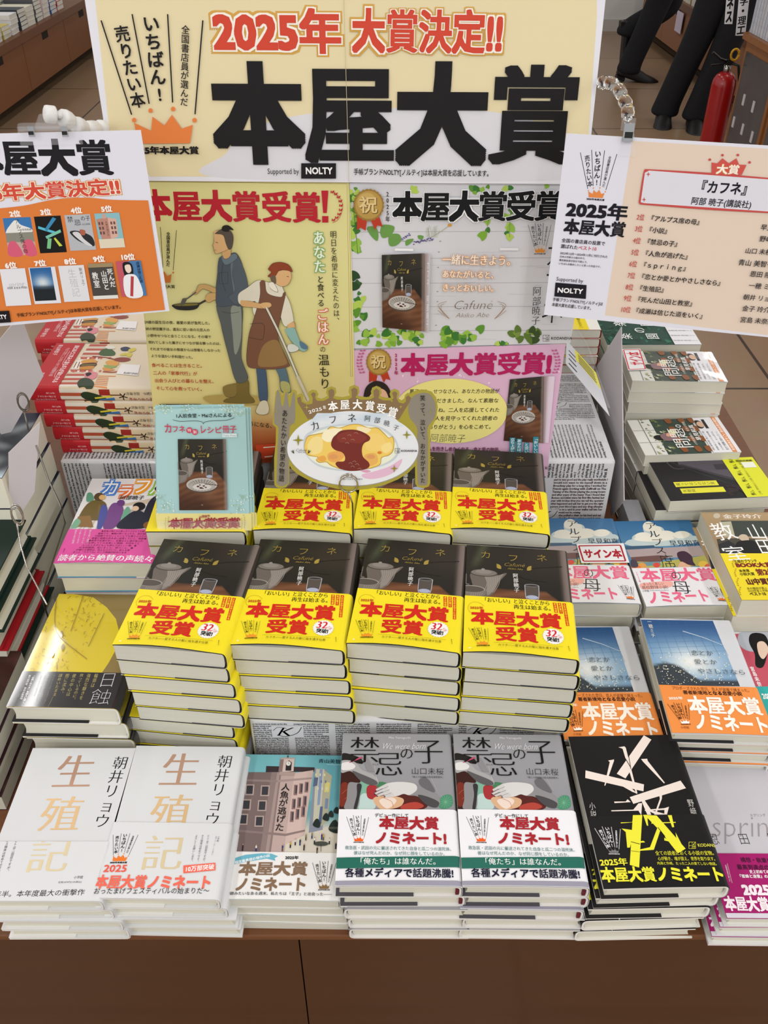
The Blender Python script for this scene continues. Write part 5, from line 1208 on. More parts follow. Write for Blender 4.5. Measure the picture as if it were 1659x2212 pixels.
def art_top(A):
    A.crop(2.9625, 0, 0)
    # cream field, grey-white curve at the foot, white margin
    A.poly([(590, -160), (3820, -160), (3820, 100), (3760, 960), (3650, 960), (3500, 1130), (960, 1130), (700, 830)], '#eadcb2')
    A.blob([(1440, 1140), (1450, 980), (1600, 830), (1900, 740), (2300, 700), (2700, 690), (3100, 710), (3400, 770), (3620, 880), (3700, 1020), (3700, 1150)], '#dfdee4', 6)
    A.m = A.m0
    A.T('2025年', (460, 66), (738, 68), 100, '#d64a36', b=.05, out='#d8a850', ob=.075); A.w -= A.STEP*1.5
    A.T('2025年', (460, 66), (738, 68), 100, '#d64a36', b=.04, out='#fbf6ea', ob=.04)
    A.T('大賞決定!!', (760, 66), (1088, 70), 98, '#d64a36', b=.05, out='#d8a850', ob=.075); A.w -= A.STEP*1.5
    A.T('大賞決定!!', (760, 66), (1088, 70), 98, '#d64a36', b=.04, out='#fbf6ea', ob=.04)
    A.T('本屋大賞', (458, 246), (1252, 250), 222, '#1a1718', b=.05)
    A.m = lambda x, y: A.m0(x/2.9625, y/2.9625)
    emblem(A, [(640, 80), (1310, 80), (1310, 990), (640, 990)], '#1c181a', '#ea8646', cap=True)
    A.m = A.m0
    A.T('Supported by', (578, 369), (646, 369), 17, '#1c1c1c'); A.rect(651, 352, 726, 385, '#1a1718'); A.T('NOLTY', (660, 368), (718, 368), 20, '#f4f4f4', b=.03)
    A.T('手帳ブランドNOLTY[ノルティ]は本屋大賞を応援しています。', (764, 370), (1062, 374), 15, '#1c1c1c', b=.015)
    A.line([(742, -40), (754, 394)], 1.2, '#c8bd98')
big = panel('award_banner', [(176, -45), (1316, -45), (1308, 0), (1266, 398), (238, 390), (225, 270), (183, 0)], shiftf(PF, .006), '#e9e9f0', art_top, thick=.004, mat=M_SATIN,
    label='big cream banner with huge black lettering standing behind the display', cat='banner')
def art_p1(A):
    A.crop(3.456, 280, 380)
    A.raster([(20, 20), (1640, 40), (1700, 2150), (220, 2150)], 4, 24, lambda u, v: mix((224, 217, 150), (222, 208, 138), sst(.4, .72, v)) if v < .72 else mix((222, 208, 138), (168, 78, 40), sst(.76, .94, v)))
    for d in (0, 14): A.line([(20-d, 40-d), (1622+d, 60-d*.6), (1650+d, 1500)], 3, '#8a7430'); A.line([(30-d, 1050), (180-d, 1930)], 3, '#8a7430')
    for i, ch in enumerate('本屋大賞受賞'):
        x = 200+i*226-(i*2); A.T(ch, (x-112, 218+i*3), (x+112, 219+i*3), 238, '#bb2430', b=.045)
    A.poly([(1432, 108), (1484, 108), (1472, 275), (1446, 275)], '#bb2430'); A.poly([(1438, 298), (1484, 298), (1484, 346), (1438, 346)], '#bb2430')
    for k in range(9):
        a = -1.25+k*.3; x = 1490+95*math.cos(a)-10; y = 225+112*math.sin(a)
        for s_ in (-1, 1): A.blob([(x, y), (x+14*s_+6, y-12), (x+8*s_, y+10)], '#bb2430', 3)
    A.line([(1515, 108), (1575, 170), (1590, 240), (1560, 320), (1515, 348)], 3, '#bb2430', True)
    # vertical copy
    A.V('明日を希望に変えたのは、', (1520, 405), (1548, 1105), 50, '#26221a', bx=.014, off=-.008)
    A.V('あなた', (1412, 405), (1420, 725), 92, '#f2f6ea', bx=.02, out='#8ab46c', ob=.07)
    A.V('と食べる', (1425, 740), (1430, 975), 54, '#26221a', bx=.014); A.V('ごはん', (1438, 985), (1448, 1260), 88, '#fbeee6', bx=.02, out='#d8744c', ob=.07)
    A.V('の', (1442, 1265), (1444, 1315), 46, '#26221a'); A.V('温もり', (1448, 1325), (1462, 1590), 86, '#26221a', bx=.014, off=-.006)
    for k, t in enumerate(('29歳の誕生日の夜、最愛の弟が急死した。', '姉の野宮薫子は、遺志に従い弟の元恋人の', '小野寺せつなと会うことになる。その場で', '倒れてしまった薫子にせつなが振る舞ったのは、', 'それまでの彼女の態度からは想像もしなかった', 'ような温かい手料理だった。')):
        A.T(t, (112+k*10, 1088+k*50), (112+k*10+len(t)*25.2, 1096+k*51), None, '#2c2818', b=.012)
    for k, t in enumerate(('食べることは生きること。', '二人の「家事代行」が', '出会う人びとの暮らしを整え、', 'そして心を救っていく。')):
        A.T(t, (166+k*11, 1408+k*57), (166+k*11+len(t)*33, 1414+k*58), None, '#b03a24', b=.012)
    # award emblem half hidden behind the card
    for a, b in (((233, 378), (252, 680)), ((353, 402), (328, 700))): A.line([a, b], 4, '#2a2618')
    A.V('全国書店員が選んだ', (292, 415), (290, 672), 28, '#2a2618', b=.03); A.ell(328, 718, 7, 7, '#c8702c'); A.poly([(180, 740), (262, 710), (285, 745), (316, 728), (308, 792), (180, 795)], '#c8702c'); A.T('2025年本屋大賞', (130, 822), (342, 822), 26, '#2a2618', b=.03)
    # ground wash
    A.blob([(560, 1640), (800, 1625), (1000, 1650), (980, 1700), (700, 1700), (600, 1690)], '#b8a05c')
    # left figure: cook in blue-grey overalls
    D = '#3c362c'
    def bl(p, c, o=True, n=5):
        if o: A.line(p+[p[0]], 4, D, True)
        A.blob(p, c, n)
    bl([(700, 1570), (790, 1545), (830, 1590), (800, 1640), (720, 1640)], '#8a7640'); bl([(800, 1520), (885, 1520), (895, 1620), (928, 1660), (915, 1690), (720, 1686), (722, 1660), (800, 1630)], '#7c6a38')
    bl([(655, 940), (830, 940), (842, 1150), (835, 1330), (850, 1400), (885, 1510), (800, 1530), (740, 1330), (690, 1130)], '#5c605e'); A.blob([(760, 980), (828, 960), (835, 1200), (790, 1330), (770, 1150)], '#8d9486'); A.line([(690, 1010), (760, 1020), (820, 1010)], 3, D, True)
    bl([(470, 872), (500, 850), (520, 810), (580, 808), (650, 840), (655, 880), (590, 850), (545, 840), (500, 880)], '#c9a468'); bl([(570, 900), (600, 870), (700, 875), (760, 890), (800, 950), (720, 920), (640, 920), (600, 940), (575, 930)], '#cfa86c')
    bl([(670, 612), (740, 585), (800, 575), (850, 680), (868, 830), (830, 960), (780, 960), (660, 965), (648, 850), (655, 760)], '#4e5861'); A.blob([(760, 640), (830, 660), (850, 820), (800, 930), (770, 800)], '#68747a'); A.line([(700, 640), (690, 760), (720, 860)], 3, D, True); A.line([(670, 720), (735, 712), (735, 800), (672, 800), (670, 720)], 3, D)
    bl([(790, 580), (855, 690), (885, 850), (810, 955), (742, 900), (790, 850), (770, 720)], '#566069'); bl([(690, 600), (720, 660), (800, 615), (795, 576), (740, 590)], '#6a7a84')
    bl([(690, 510), (750, 500), (755, 590), (705, 610)], '#d4a870', n=4)
    bl([(632, 420), (650, 405), (700, 400), (760, 420), (770, 500), (740, 540), (700, 560), (650, 577), (636, 555), (628, 520), (622, 515), (634, 490)], '#dcb27c'); A.blob([(640, 425), (690, 392), (750, 400), (778, 450), (768, 530), (742, 545), (720, 500), (700, 440), (650, 430)], '#5a5046'); A.blob([(690, 400), (700, 370), (740, 365), (780, 400), (748, 398), (742, 412), (712, 412)], '#26221e')
    A.line([(645, 490), (662, 496)], 4, '#2c241c'); A.line([(632, 548), (650, 550)], 3, '#8c4c34')
    A.blob([(322, 958), (400, 945), (520, 942), (528, 950), (505, 985), (450, 998), (370, 995), (335, 980)], '#2a2826'); A.blob([(335, 958), (420, 948), (515, 948), (490, 962), (380, 966)], '#7c7032'); A.line([(515, 955), (570, 925)], 14, '#3a3634'); A.line([(500, 862), (432, 912)], 9, '#5a5650'); A.poly([(398, 910), (438, 905), (410, 955), (384, 968), (386, 940)], '#5c5850')
    # right figure: helper in brown apron with a mop
    bl([(950, 1420), (1010, 1425), (1030, 1560), (1028, 1675), (975, 1670), (958, 1530)], '#4a5c74'); bl([(1090, 1420), (1160, 1420), (1198, 1560), (1200, 1610), (1135, 1600), (1120, 1500)], '#5c7480'); A.blob([(1130, 1530), (1190, 1540), (1198, 1605), (1140, 1598)], '#b4b070')
    bl([(985, 1675), (1025, 1675), (1042, 1730), (1030, 1768), (980, 1775), (945, 1755), (960, 1710)], '#d8d0b4'); bl([(1230, 1660), (1275, 1690), (1285, 1760), (1240, 1760)], '#d4ccb0')
    bl([(815, 880), (880, 830), (960, 775), (1040, 790), (1120, 790), (1160, 870), (1200, 950), (1225, 1080), (1190, 1115), (1150, 1105), (1100, 1000), (960, 1050), (920, 990), (940, 930), (830, 955)], '#e2dcc8')
    bl([(1180, 1110), (1228, 1085), (1235, 1150), (1195, 1160)], '#dcb07a', n=3); bl([(1165, 1140), (1228, 1128), (1250, 1170), (1275, 1230), (1330, 1280), (1300, 1305), (1262, 1285), (1220, 1240), (1190, 1200)], '#8fb8b0'); bl([(1180, 1265), (1215, 1248), (1262, 1275), (1250, 1300), (1195, 1308)], '#d9dcd2'); A.blob([(1272, 1225), (1330, 1265), (1320, 1290), (1280, 1275)], '#5c7c94')
    bl([(975, 790), (1010, 780), (1030, 870), (1130, 900), (1150, 870), (1165, 880), (1130, 1040), (1110, 1200), (1185, 1380), (1190, 1415), (1090, 1435), (960, 1430), (880, 1400), (890, 1200), (930, 1060), (975, 900)], '#7a5440'); A.blob([(1000, 1260), (1100, 1220), (1160, 1340), (1170, 1400), (1040, 1420), (960, 1400)], '#96764a'); A.line([(900, 1100), (1000, 1100), (1000, 1200), (975, 1215), (895, 1200)], 3, '#3c2a20', True)
    bl([(835, 925), (900, 930), (990, 950), (1050, 950), (1050, 975), (1000, 985), (920, 975), (840, 965)], '#d8ac74'); bl([(985, 945), (1045, 940), (1060, 965), (1020, 985), (985, 975)], '#dcb07a')
    A.line([(1022, 975), (1110, 1150), (1190, 1330), (1260, 1500), (1335, 1670)], 22, '#3c382e'); A.line([(1022, 975), (1110, 1150), (1190, 1330), (1260, 1500), (1335, 1670)], 15, '#d8d4c4'); A.line([(1255, 1490), (1335, 1665)], 20, '#cfc9b4')
    bl([(1095, 720), (1140, 700), (1190, 700), (1210, 740), (1195, 790), (1165, 815), (1120, 815), (1075, 770)], '#dcb07c'); bl([(1036, 690), (1070, 650), (1130, 640), (1190, 660), (1217, 710), (1180, 700), (1120, 700), (1085, 745), (1035, 745), (1060, 715)], '#8e4228'); A.line([(1175, 745), (1190, 748)], 4, '#2c241c'); A.blob([(1055, 745), (1090, 740), (1095, 800), (1060, 780)], '#6c5c48', 3)
    bl([(1040, 800), (1075, 790), (1110, 860), (1060, 840)], '#ece6d4', n=3)
    A.rect(225, 1696, 535, 1800, '#2b1a22'); A.T('よりどころになる、', (730, 1822), (1090, 1862), 40, '#3a2a18', b=.01)
    A.poly([(940, 2000), (1140, 1990), (1120, 2090), (960, 2110)], '#c8482a')
    A.line([(1000, 2020), (1130, 2010), (1100, 2080), (1010, 2090)], 8, '#e8dcc8')
p1 = panel('figure_poster', [(283, 391), (750, 397), (769, 1000), (345, 1000), (330, 880)], shiftf(PF, .002), '#d9cf8c', art_p1, mat=M_SATIN, label='tall yellow poster showing two drawn housekeepers back to back', cat='poster', group='posters on the wrapped panel')
def leafy(A, pts, rnd, sizes=(14, 30), cols=('#7fae3c', '#94bf4c', '#5f9434', '#b4cf5c', '#3f7a34')):
    A.w += A.STEP; w0 = A.w; A.flat = True
    for x, y in pts:
        s_ = rnd.uniform(*sizes)*1.4; a = rnd.uniform(0, 6.28)
        A.blob([(x+s_*math.cos(a), y+s_*math.sin(a)), (x+s_*.7*math.cos(a+1.1), y+s_*.7*math.sin(a+1.1)), (x+s_*.8*math.cos(a+2.3), y+s_*.8*math.sin(a+2.3)), (x+s_*.45*math.cos(a+3.1), y+s_*.45*math.sin(a+3.1)), (x+s_*.8*math.cos(a+4), y+s_*.8*math.sin(a+4)), (x+s_*.7*math.cos(a+5.2), y+s_*.7*math.sin(a+5.2))], rnd.choice(cols), 3)
    A.flat = False
def medal(A, x, y, r, ribbon='#b83c24'):
    A.poly([(x-r*.75, y+r*.7), (x-r*.1, y+r*.9), (x-r*.2, y+r*1.65), (x-r*.5, y+r*1.45), (x-r*.75, y+r*1.6)], ribbon); A.poly([(x+r*.1, y+r*.9), (x+r*.65, y+r*.7), (x+r*.9, y+r*1.4), (x+r*.55, y+r*1.3), (x+r*.4, y+r*1.6)], ribbon)
    A.poly([(x+(r if k % 2 else r*.94)*math.cos(math.pi*k/24), y+(r if k % 2 else r*.94)*1.05*math.sin(math.pi*k/24)) for k in range(48)], '#9a7838'); A.ell(x, y, r*.86, r*.9, '#b8954c'); A.ell(x-r*.1, y-r*.15, r*.62, r*.62, '#c7a862')
    A.T('祝', (x-r*.6, y+2), (x+r*.6, y+2), r*1.15, '#6f5426', b=.045); A.w += A.STEP; A.T('祝', (x-r*.63, y-2), (x+r*.57, y-2), r*1.15, '#e2c88c', b=.02)
def art_p2(A):
    A.crop(3.318, 740, 380); rnd = random.Random(21)
    for y in (150, 215, 402, 592, 770, 940, 1112): A.line([(50, y), (1640, y-6)], 3, '#a9a9ab')
    for k in range(26): x = rnd.uniform(500, 1500); y = rnd.uniform(150, 1180); A.line([(x, y), (x+rnd.uniform(60, 200), y+rnd.uniform(-4, 4))], 1.6, '#c2c2c4')
    for x, y in ((700, 468), (690, 545), (685, 655), (680, 828), (680, 900), (670, 1070)): A.ell(x, y, 7, 4, '#9a9a9c', 8)
    leafy(A, [(50+rnd.uniform(-5, 60), 90+rnd.uniform(0, 260)) for _ in range(22)], rnd, (12, 28)); leafy(A, [(90+rnd.uniform(-30, 30), 380+rnd.uniform(0, 230)) for _ in range(12)], rnd, (14, 28))
    leafy(A, [(510, 90), (530, 110), (930, 90), (960, 100), (1000, 95), (1040, 80), (950, 120), (1170, 90), (1200, 85), (1460, 75), (1210, 250), (1190, 290), (1160, 290), (1035, 330), (1040, 390), (1000, 430), (1190, 360), (1205, 380), (1180, 410), (1200, 440)], rnd, (14, 34))
    A.line([(1210, 120), (1195, 440)], 3, '#6f8a3c', True); A.line([(1080, 140), (1030, 400)], 3, '#6f8a3c', True); A.line([(80, 250), (110, 560)], 4, '#5c7030', True)
    leafy(A, [(90, 720), (110, 770), (80, 790)], rnd, (22, 40), ('#2d4a2c', '#3c5c34')); leafy(A, [(110+rnd.uniform(-30, 70), 830+rnd.uniform(0, 280)) for _ in range(14)], rnd, (14, 30))
    leafy(A, [(100+rnd.uniform(0, 470), 1130+rnd.uniform(-20, 90)) for _ in range(34)], rnd, (14, 32)); leafy(A, [(660+rnd.uniform(0, 300), 1120+rnd.uniform(0, 90)) for _ in range(18)], rnd, (18, 34)); leafy(A, [(745, 1095), (985, 1100), (760, 1110)], rnd, (24, 34))
    leafy(A, [(1215+rnd.uniform(0, 190), 1100+rnd.uniform(0, 90)) for _ in range(18)], rnd, (16, 28), ('#5f7a34', '#3c5228', '#7c9440')); leafy(A, [(1100+rnd.uniform(0, 80), 1200) for _ in range(5)], rnd, (10, 18))
    for p in ([(175, 370), (230, 362), (255, 400), (250, 465), (205, 430)], [(290, 350), (370, 362), (350, 420), (290, 445), (270, 400)], [(335, 425), (400, 415), (422, 460), (380, 500), (335, 495)], [(455, 460), (508, 450), (490, 480), (455, 500)], [(540, 425), (580, 430), (570, 455), (545, 450)]): A.blob(p, '#6c9c4c', 4)
    A.line([(170, 380), (280, 410), (400, 460), (520, 470), (640, 460)], 3, '#7c8c54', True); A.line([(600, 460), (700, 400), (765, 355)], 3, '#a8a87c', True); A.ell(768, 352, 15, 11, '#d89a3c')
    for k in range(34): x = 425+k*6.4 if k < 10 else 510+(k-10)*6; y = (455-(k)*4.5) if k < 10 else (480-(k-10)*1.4); A.ell(x, y+rnd.uniform(-10, 10), 6, 5, rnd.choice(['#6c5c9c', '#8474b0', '#54487c']), 7)
    for k in range(12): x = 600+k*7; A.line([(x, 440), (x+rnd.uniform(-20, 20), 350+rnd.uniform(0, 40))], 1.6, '#a4ac84')
    A.V('2025年', (322, 105), (324, 330), 34, '#1c1c1c', bx=.02)
    for i, ch in enumerate('本屋大賞受賞!'):
        x = 466+i*203; A.T(ch, (x-108, 218-i*1.5), (x+108, 218-i*1.5), 222, '#121214', b=.048, out='#fbfbfb', ob=.03)
    medal(A, 188, 203, 112)
    A.line([(375, 522), (505, 524)], 16, '#f2f2f4'); A.line([(1125, 518), (1255, 520)], 16, '#ececf0')
    cafune_cover(A, [(280, 560), (588, 548), (584, 1106), (285, 1078)]); A.raster([(588, 548), (628, 552), (616, 1106), (584, 1106)], 4, 4, lambda u, v: mix((150, 128, 124), (205, 203, 208), u))
    A.V('カフネ 阿部暁子', (612, 600), (606, 1080), 18, '#e4e4ea')
    A.T('一緒に生きよう。', (712, 590), (1240, 600), 78, '#fbf3e6', bx=.02, out='#dc9858', ob=.055); A.T('あなたがいると、', (712, 694), (1110, 702), 58, '#fbf3e6', bx=.02, out='#dc9858', ob=.06); A.T('きっとおいしい。', (712, 790), (1110, 796), 58, '#fbf3e6', bx=.02, out='#dc9858', ob=.06)
    A.T('Cafuné', (785, 915), (1070, 912), 92, '#6c5444', off=-.02, slant=.3); A.T('Akiko Abe', (805, 988), (1045, 985), 48, '#8a7464', off=-.014, slant=.35)
    for s_, x in ((1, 720), (-1, 1130)):
        for k in range(5): A.line([(x+s_*45, 1015), (x+s_*(10-k*12), 985-k*18+abs(k-2)*4), (x+s_*(-40+k*16), 930+(4-k)*16-40)], 3, '#9a7c5c', True)
    emblem(A, [(1322, 325), (1495, 325), (1455, 555), (1330, 555)], '#2a2a2c', '#e09038')
    A.V('阿部暁子', (1390, 780), (1378, 1060), 66, '#1c1c1e', bx=.012, off=-.012); A.V('カフネ', (1545, 440), (1490, 1060), 190, '#16161a', off=-.01)
    kodansha(A, 1453, 1152, 44, '#2a2a2c')
p2 = panel('ivy_poster', [(755, 395), (1290, 392), (1232, 741), (763, 753)], shiftf(PF, .001), '#d8d8dc', art_p2, mat=M_SATIN, label='landscape poster with ivy leaves on white boards', cat='poster', group='posters on the wrapped panel')
def art_p3(A):
    A.crop(2.37, 560, 740); rnd = random.Random(8)
    for k in range(70): x = rnd.uniform(490, 1560); y = rnd.uniform(40, 690); A.blob([(x, y), (x+rnd.uniform(6, 14), y+rnd.uniform(-5, 5)), (x+4, y+rnd.uniform(6, 10))], rnd.choice(['#f2e4ee', '#f6eef4', '#dca8c4', '#e6c8da']), 3)
    A.T('本屋大賞受賞!', (725, 112), (1500, 106), 118, '#b41e5c', b=.048)
    A.V('2025年', (700, 52), (702, 165), 22, '#a81c54', b=.03); medal(A, 612, 98, 66)
    for s_, x in ((-1, 530), (1, 1510)):
        for k in range(8): y = 42+k*16; xx = x+s_*(18*math.sin(k*.42)); A.blob([(xx, y), (xx+10, y-10), (xx+14, y)], '#c25c8c', 2); A.blob([(xx, y), (xx-12, y-8), (xx-12, y+2)], '#c25c8c', 2)
    A.ell(980, 348, 290, 166, '#ece28c', 48)
    A.blob([(532, 300), (545, 230), (590, 196), (640, 205), (672, 250), (680, 330), (540, 330)], '#2b2422'); A.blob([(555, 290), (600, 235), (650, 250), (660, 330), (560, 330)], '#e2b494')
    for k, (t, x, y, n) in enumerate((('薫子さん、せつなさん、あなた方の物語が', 768, 248, 460), ('書かせていただきました。なんて素敵な', 745, 296, 480), ('二人なんだろうね。二人を応援してくれた', 730, 344, 500), ('みなさま、二人を見守ってくれた読者の', 735, 386, 485), ('存分の「ありがとう」を心をこめて。', 760, 430, 440))): A.T(t, (x, y), (x+n, y-2), 25, '#2c2620', b=.01, slant=.1)
    A.T('阿部暁子', (872, 484), (1055, 488), 46, '#2c2620', off=-.016, slant=.1)
    A.T('人を抱きしめたくなる、食と愛の物語。', (862, 540), (1245, 546), 24, '#6c2448', b=.02)
    cafune_cover(A, [(1282, 186), (1456, 170), (1450, 512), (1250, 500)]); A.raster([(1456, 170), (1512, 168), (1480, 508), (1450, 512)], 4, 3, lambda u, v: mix((140, 120, 118), (222, 206, 220), sst(0, .6, u)))
    for i, (t, x, y0, y1) in enumerate((('「おいしい」', 1415, 478, 584), ('と泣いた', 1368, 508, 580), ('あなたは、また', 1330, 488, 600), ('立ち上がれる', 1296, 482, 580))): A.poly([(x-14, y0), (x+14, y0), (x+11, y1), (x-17, y1)], '#3a8a98'); A.V(t, (x, y0+2), (x-2, y1-2), 22, '#f2f8f8', b=.015)
    A.blob([(1105, 560), (1128, 575), (1120, 590), (1100, 600)], '#b41e5c', 3); A.T('カフネ', (900, 640), (1100, 640), 70, '#b41e5c', b=.04)
    kodansha(A, 1438, 637, 30, '#4a2c3c')
p3 = panel('pink_poster', [(763, 757), (1222, 743), (1180, 1029), (770, 1029)], shiftf(PF, .0015), '#dcb4ce', art_p3, mat=M_SATIN, label='pink landscape poster with handwritten message in yellow oval', cat='poster', group='posters on the wrapped panel')
# wrapped panel the posters are fixed to
pb = empty('wrapped_backing_panel', (-.018, 1.085, BZ)); 
A = Art(); rnd = random.Random(6)
for c_ in cols(-.235, .235, .05, .008, .02, .10)+cols(-.235, .235, .05, .008, .36, .425): news_block(A, c_[0], c_[1], c_[2], c_[3], rnd, rot=False)
news_block(A, -.22, .22, .175, .215, rnd, rot=False)
w_, hh, dd = .245, .40, .05
V = [(x, y, z) for z in (0, -dd) for y in (0, hh) for x in (-w_, w_)]; Fq = [(0, 1, 3, 2), (4, 6, 7, 5), (0, 4, 5, 1), (2, 3, 7, 6), (0, 2, 6, 4), (1, 5, 7, 3)]
me = A.mesh('panel_wrap', lambda u, v, w: (u, v, w+.0001), M_NEWS, (V, Fq, [rgb('#d3d3d6')]*8))
bpy.data.objects.remove(pb)
o = link('wrapped_backing_panel', me); M = Matrix((PF[1], PF[2], PF[3])).transposed().to_4x4(); M.translation = PF[0]+PF[2]*.0185-PF[3]*.0016+PF[1]*(-.018); o.matrix_world = M
tag(o, 'upright newsprint-wrapped panel the three posters are fixed to', 'panel')

# ---- right list card
def art_right(A):
    A.crop(3.6144, 1200, 280)
    A.poly([(600, 88), (2150, 178), (1945, 1640), (385, 1450)], '#e4d2c0')
    emblem(A, [(190, 148), (492, 160), (392, 560), (180, 545)], '#26222a', '#e88c48')
    A.T('2025年', (84, 618), (566, 650), 132, '#1a1820', b=.042); A.T('本屋大賞', (66, 752), (548, 782), 124, '#1a1820', b=.045)
    A.T('全国の書店員の投票で', (48, 862), (388, 890), None, '#26242c', b=.012); A.T('選ばれた', (40, 908), (176, 920), None, '#26242c', b=.012); A.T('ベスト10', (176, 920), (320, 930), None, '#c84a58', b=.012)
    for k, (t, n) in enumerate((('2023年12月〜2024年11月に刊行された', 372), ('日本人作家の小説の中で、', 212), ('書店員自身が自分で読んで、', 232), ('いちばんお勧めしたいと思った作品です。', 340))): A.T(t, (36-k*4, 962+k*27), (36-k*4+n, 962+k*27+n*.082), None, '#26242c', b=.01)
    A.T('Supported by', (6, 1162), (216, 1180), 42, '#26242c'); A.poly([(0, 1192), (242, 1212), (236, 1320), (-10, 1300)], '#1a1820'); A.T('NOLTY', (14, 1250), (212, 1262), 52, '#f4f4f8', b=.03)
    A.T('手帳ブランドNOLTY[ノルティ]は', (-22, 1322), (370, 1360), 30, '#26242c', b=.012); A.T('本屋大賞を応援しています。', (-28, 1362), (292, 1394), 30, '#26242c', b=.012)
    r = '#c8504c'
    A.blob([(650, 570), (652, 540), (684, 340), (700, 312), (730, 308), (1200, 335), (1700, 378), (2040, 402), (2075, 420), (2060, 650), (2020, 672), (1700, 652), (1200, 625), (690, 585), (662, 580)], r, 3); A.poly([(664, 565), (697, 335), (730, 318), (1700, 390), (2045, 414), (2058, 440), (2045, 645), (2010, 662), (1700, 640), (690, 572)], '#dfdfe8')
    A.poly([(1217, 255), (1262, 262), (1302, 222), (1352, 262), (1410, 222), (1432, 272), (1490, 274), (1452, 352), (1218, 345)], '#d0564e')
    for x, y in ((1203, 233), (1302, 198), (1422, 197), (1513, 254)): A.ell(x, y, 11, 10, '#c8504c', 12)
    A.T('大賞', (1255, 306), (1435, 312), 78, '#fdf4ec', b=.03, out='#d8a050', ob=.04)
    for x, y in ((723, 347), (690, 544)): A.poly([(x, y-20), (x+4, y-4), (x+18, y), (x+4, y+4), (x, y+20), (x-4, y+4), (x-18, y), (x-4, y-4)], r)
    A.T('『カフネ』', (1090, 440), (1545, 465), 104, '#1a1820', b=.025); A.T('阿部 暁子(講談社)', (1058, 552), (1530, 585), 62, '#26242c', b=.012)
    rows = [('2位', 'アルプス席の母', 682, '早見 和真(小学館)'), ('3位', '小説', 772, '野﨑 まど(講談社)'), ('4位', '禁忌の子', 864, '山口 未桜(東京創元社)'), ('5位', '人魚が逃げた', 955, '青山 美智子(PHP研究所)'), ('6位', 'ｓｐｒｉｎｇ', 1045, '恩田 陸(筑摩書房)'), ('7位', '恋とか愛とかやさしさなら', 1135, '一穂 ミチ(小学館)'), ('8位', '生殖記', 1225, '朝井 リョウ(小学館)'), ('9位', '死んだ山田と教室', 1312, '金子 玲介(講談社)'), ('10位', '成瀬は信じた道をいく', 1400, '宮島 未奈(新潮社)')]
    ax = [1600, 1590, 1478, 1425, 1515, 1505, 1462, 1455, 1437]
    for k, (n, t, y, a) in enumerate(rows):
        x = 634-k*14.5-(12 if n == '10位' else 0); m = sum(adv(c_) for c_ in n); A.T(n, (x, y-4), (x+66*(m/1.63), y+2), 52, '#c44a46', b=.01)
        x2 = 728-k*15; A.T('『'+t+'』', (x2-6, y+4), (x2-6+(len(t)+2)*47.5, y+4+(len(t)+2)*4.2), None, '#1a1820', b=.018)
        A.T(a, (ax[k], y+76), (ax[k]+len(a)*40, y+76+len(a)*3), None, '#26242c', b=.01)
RC = plane_frame((.35, .955, ZH(.40)), 6, -7)
panel('ranking_card', [(1223.5, 288), (1800, 323), (1745, 737), (1175, 680)], RC, '#e2e3ee', art_right, thick=.0008, mat=M_SATIN, label='white and beige ranking card listing ten titles, held by clear clip at right', cat='card', group='award cards held by jointed clips')
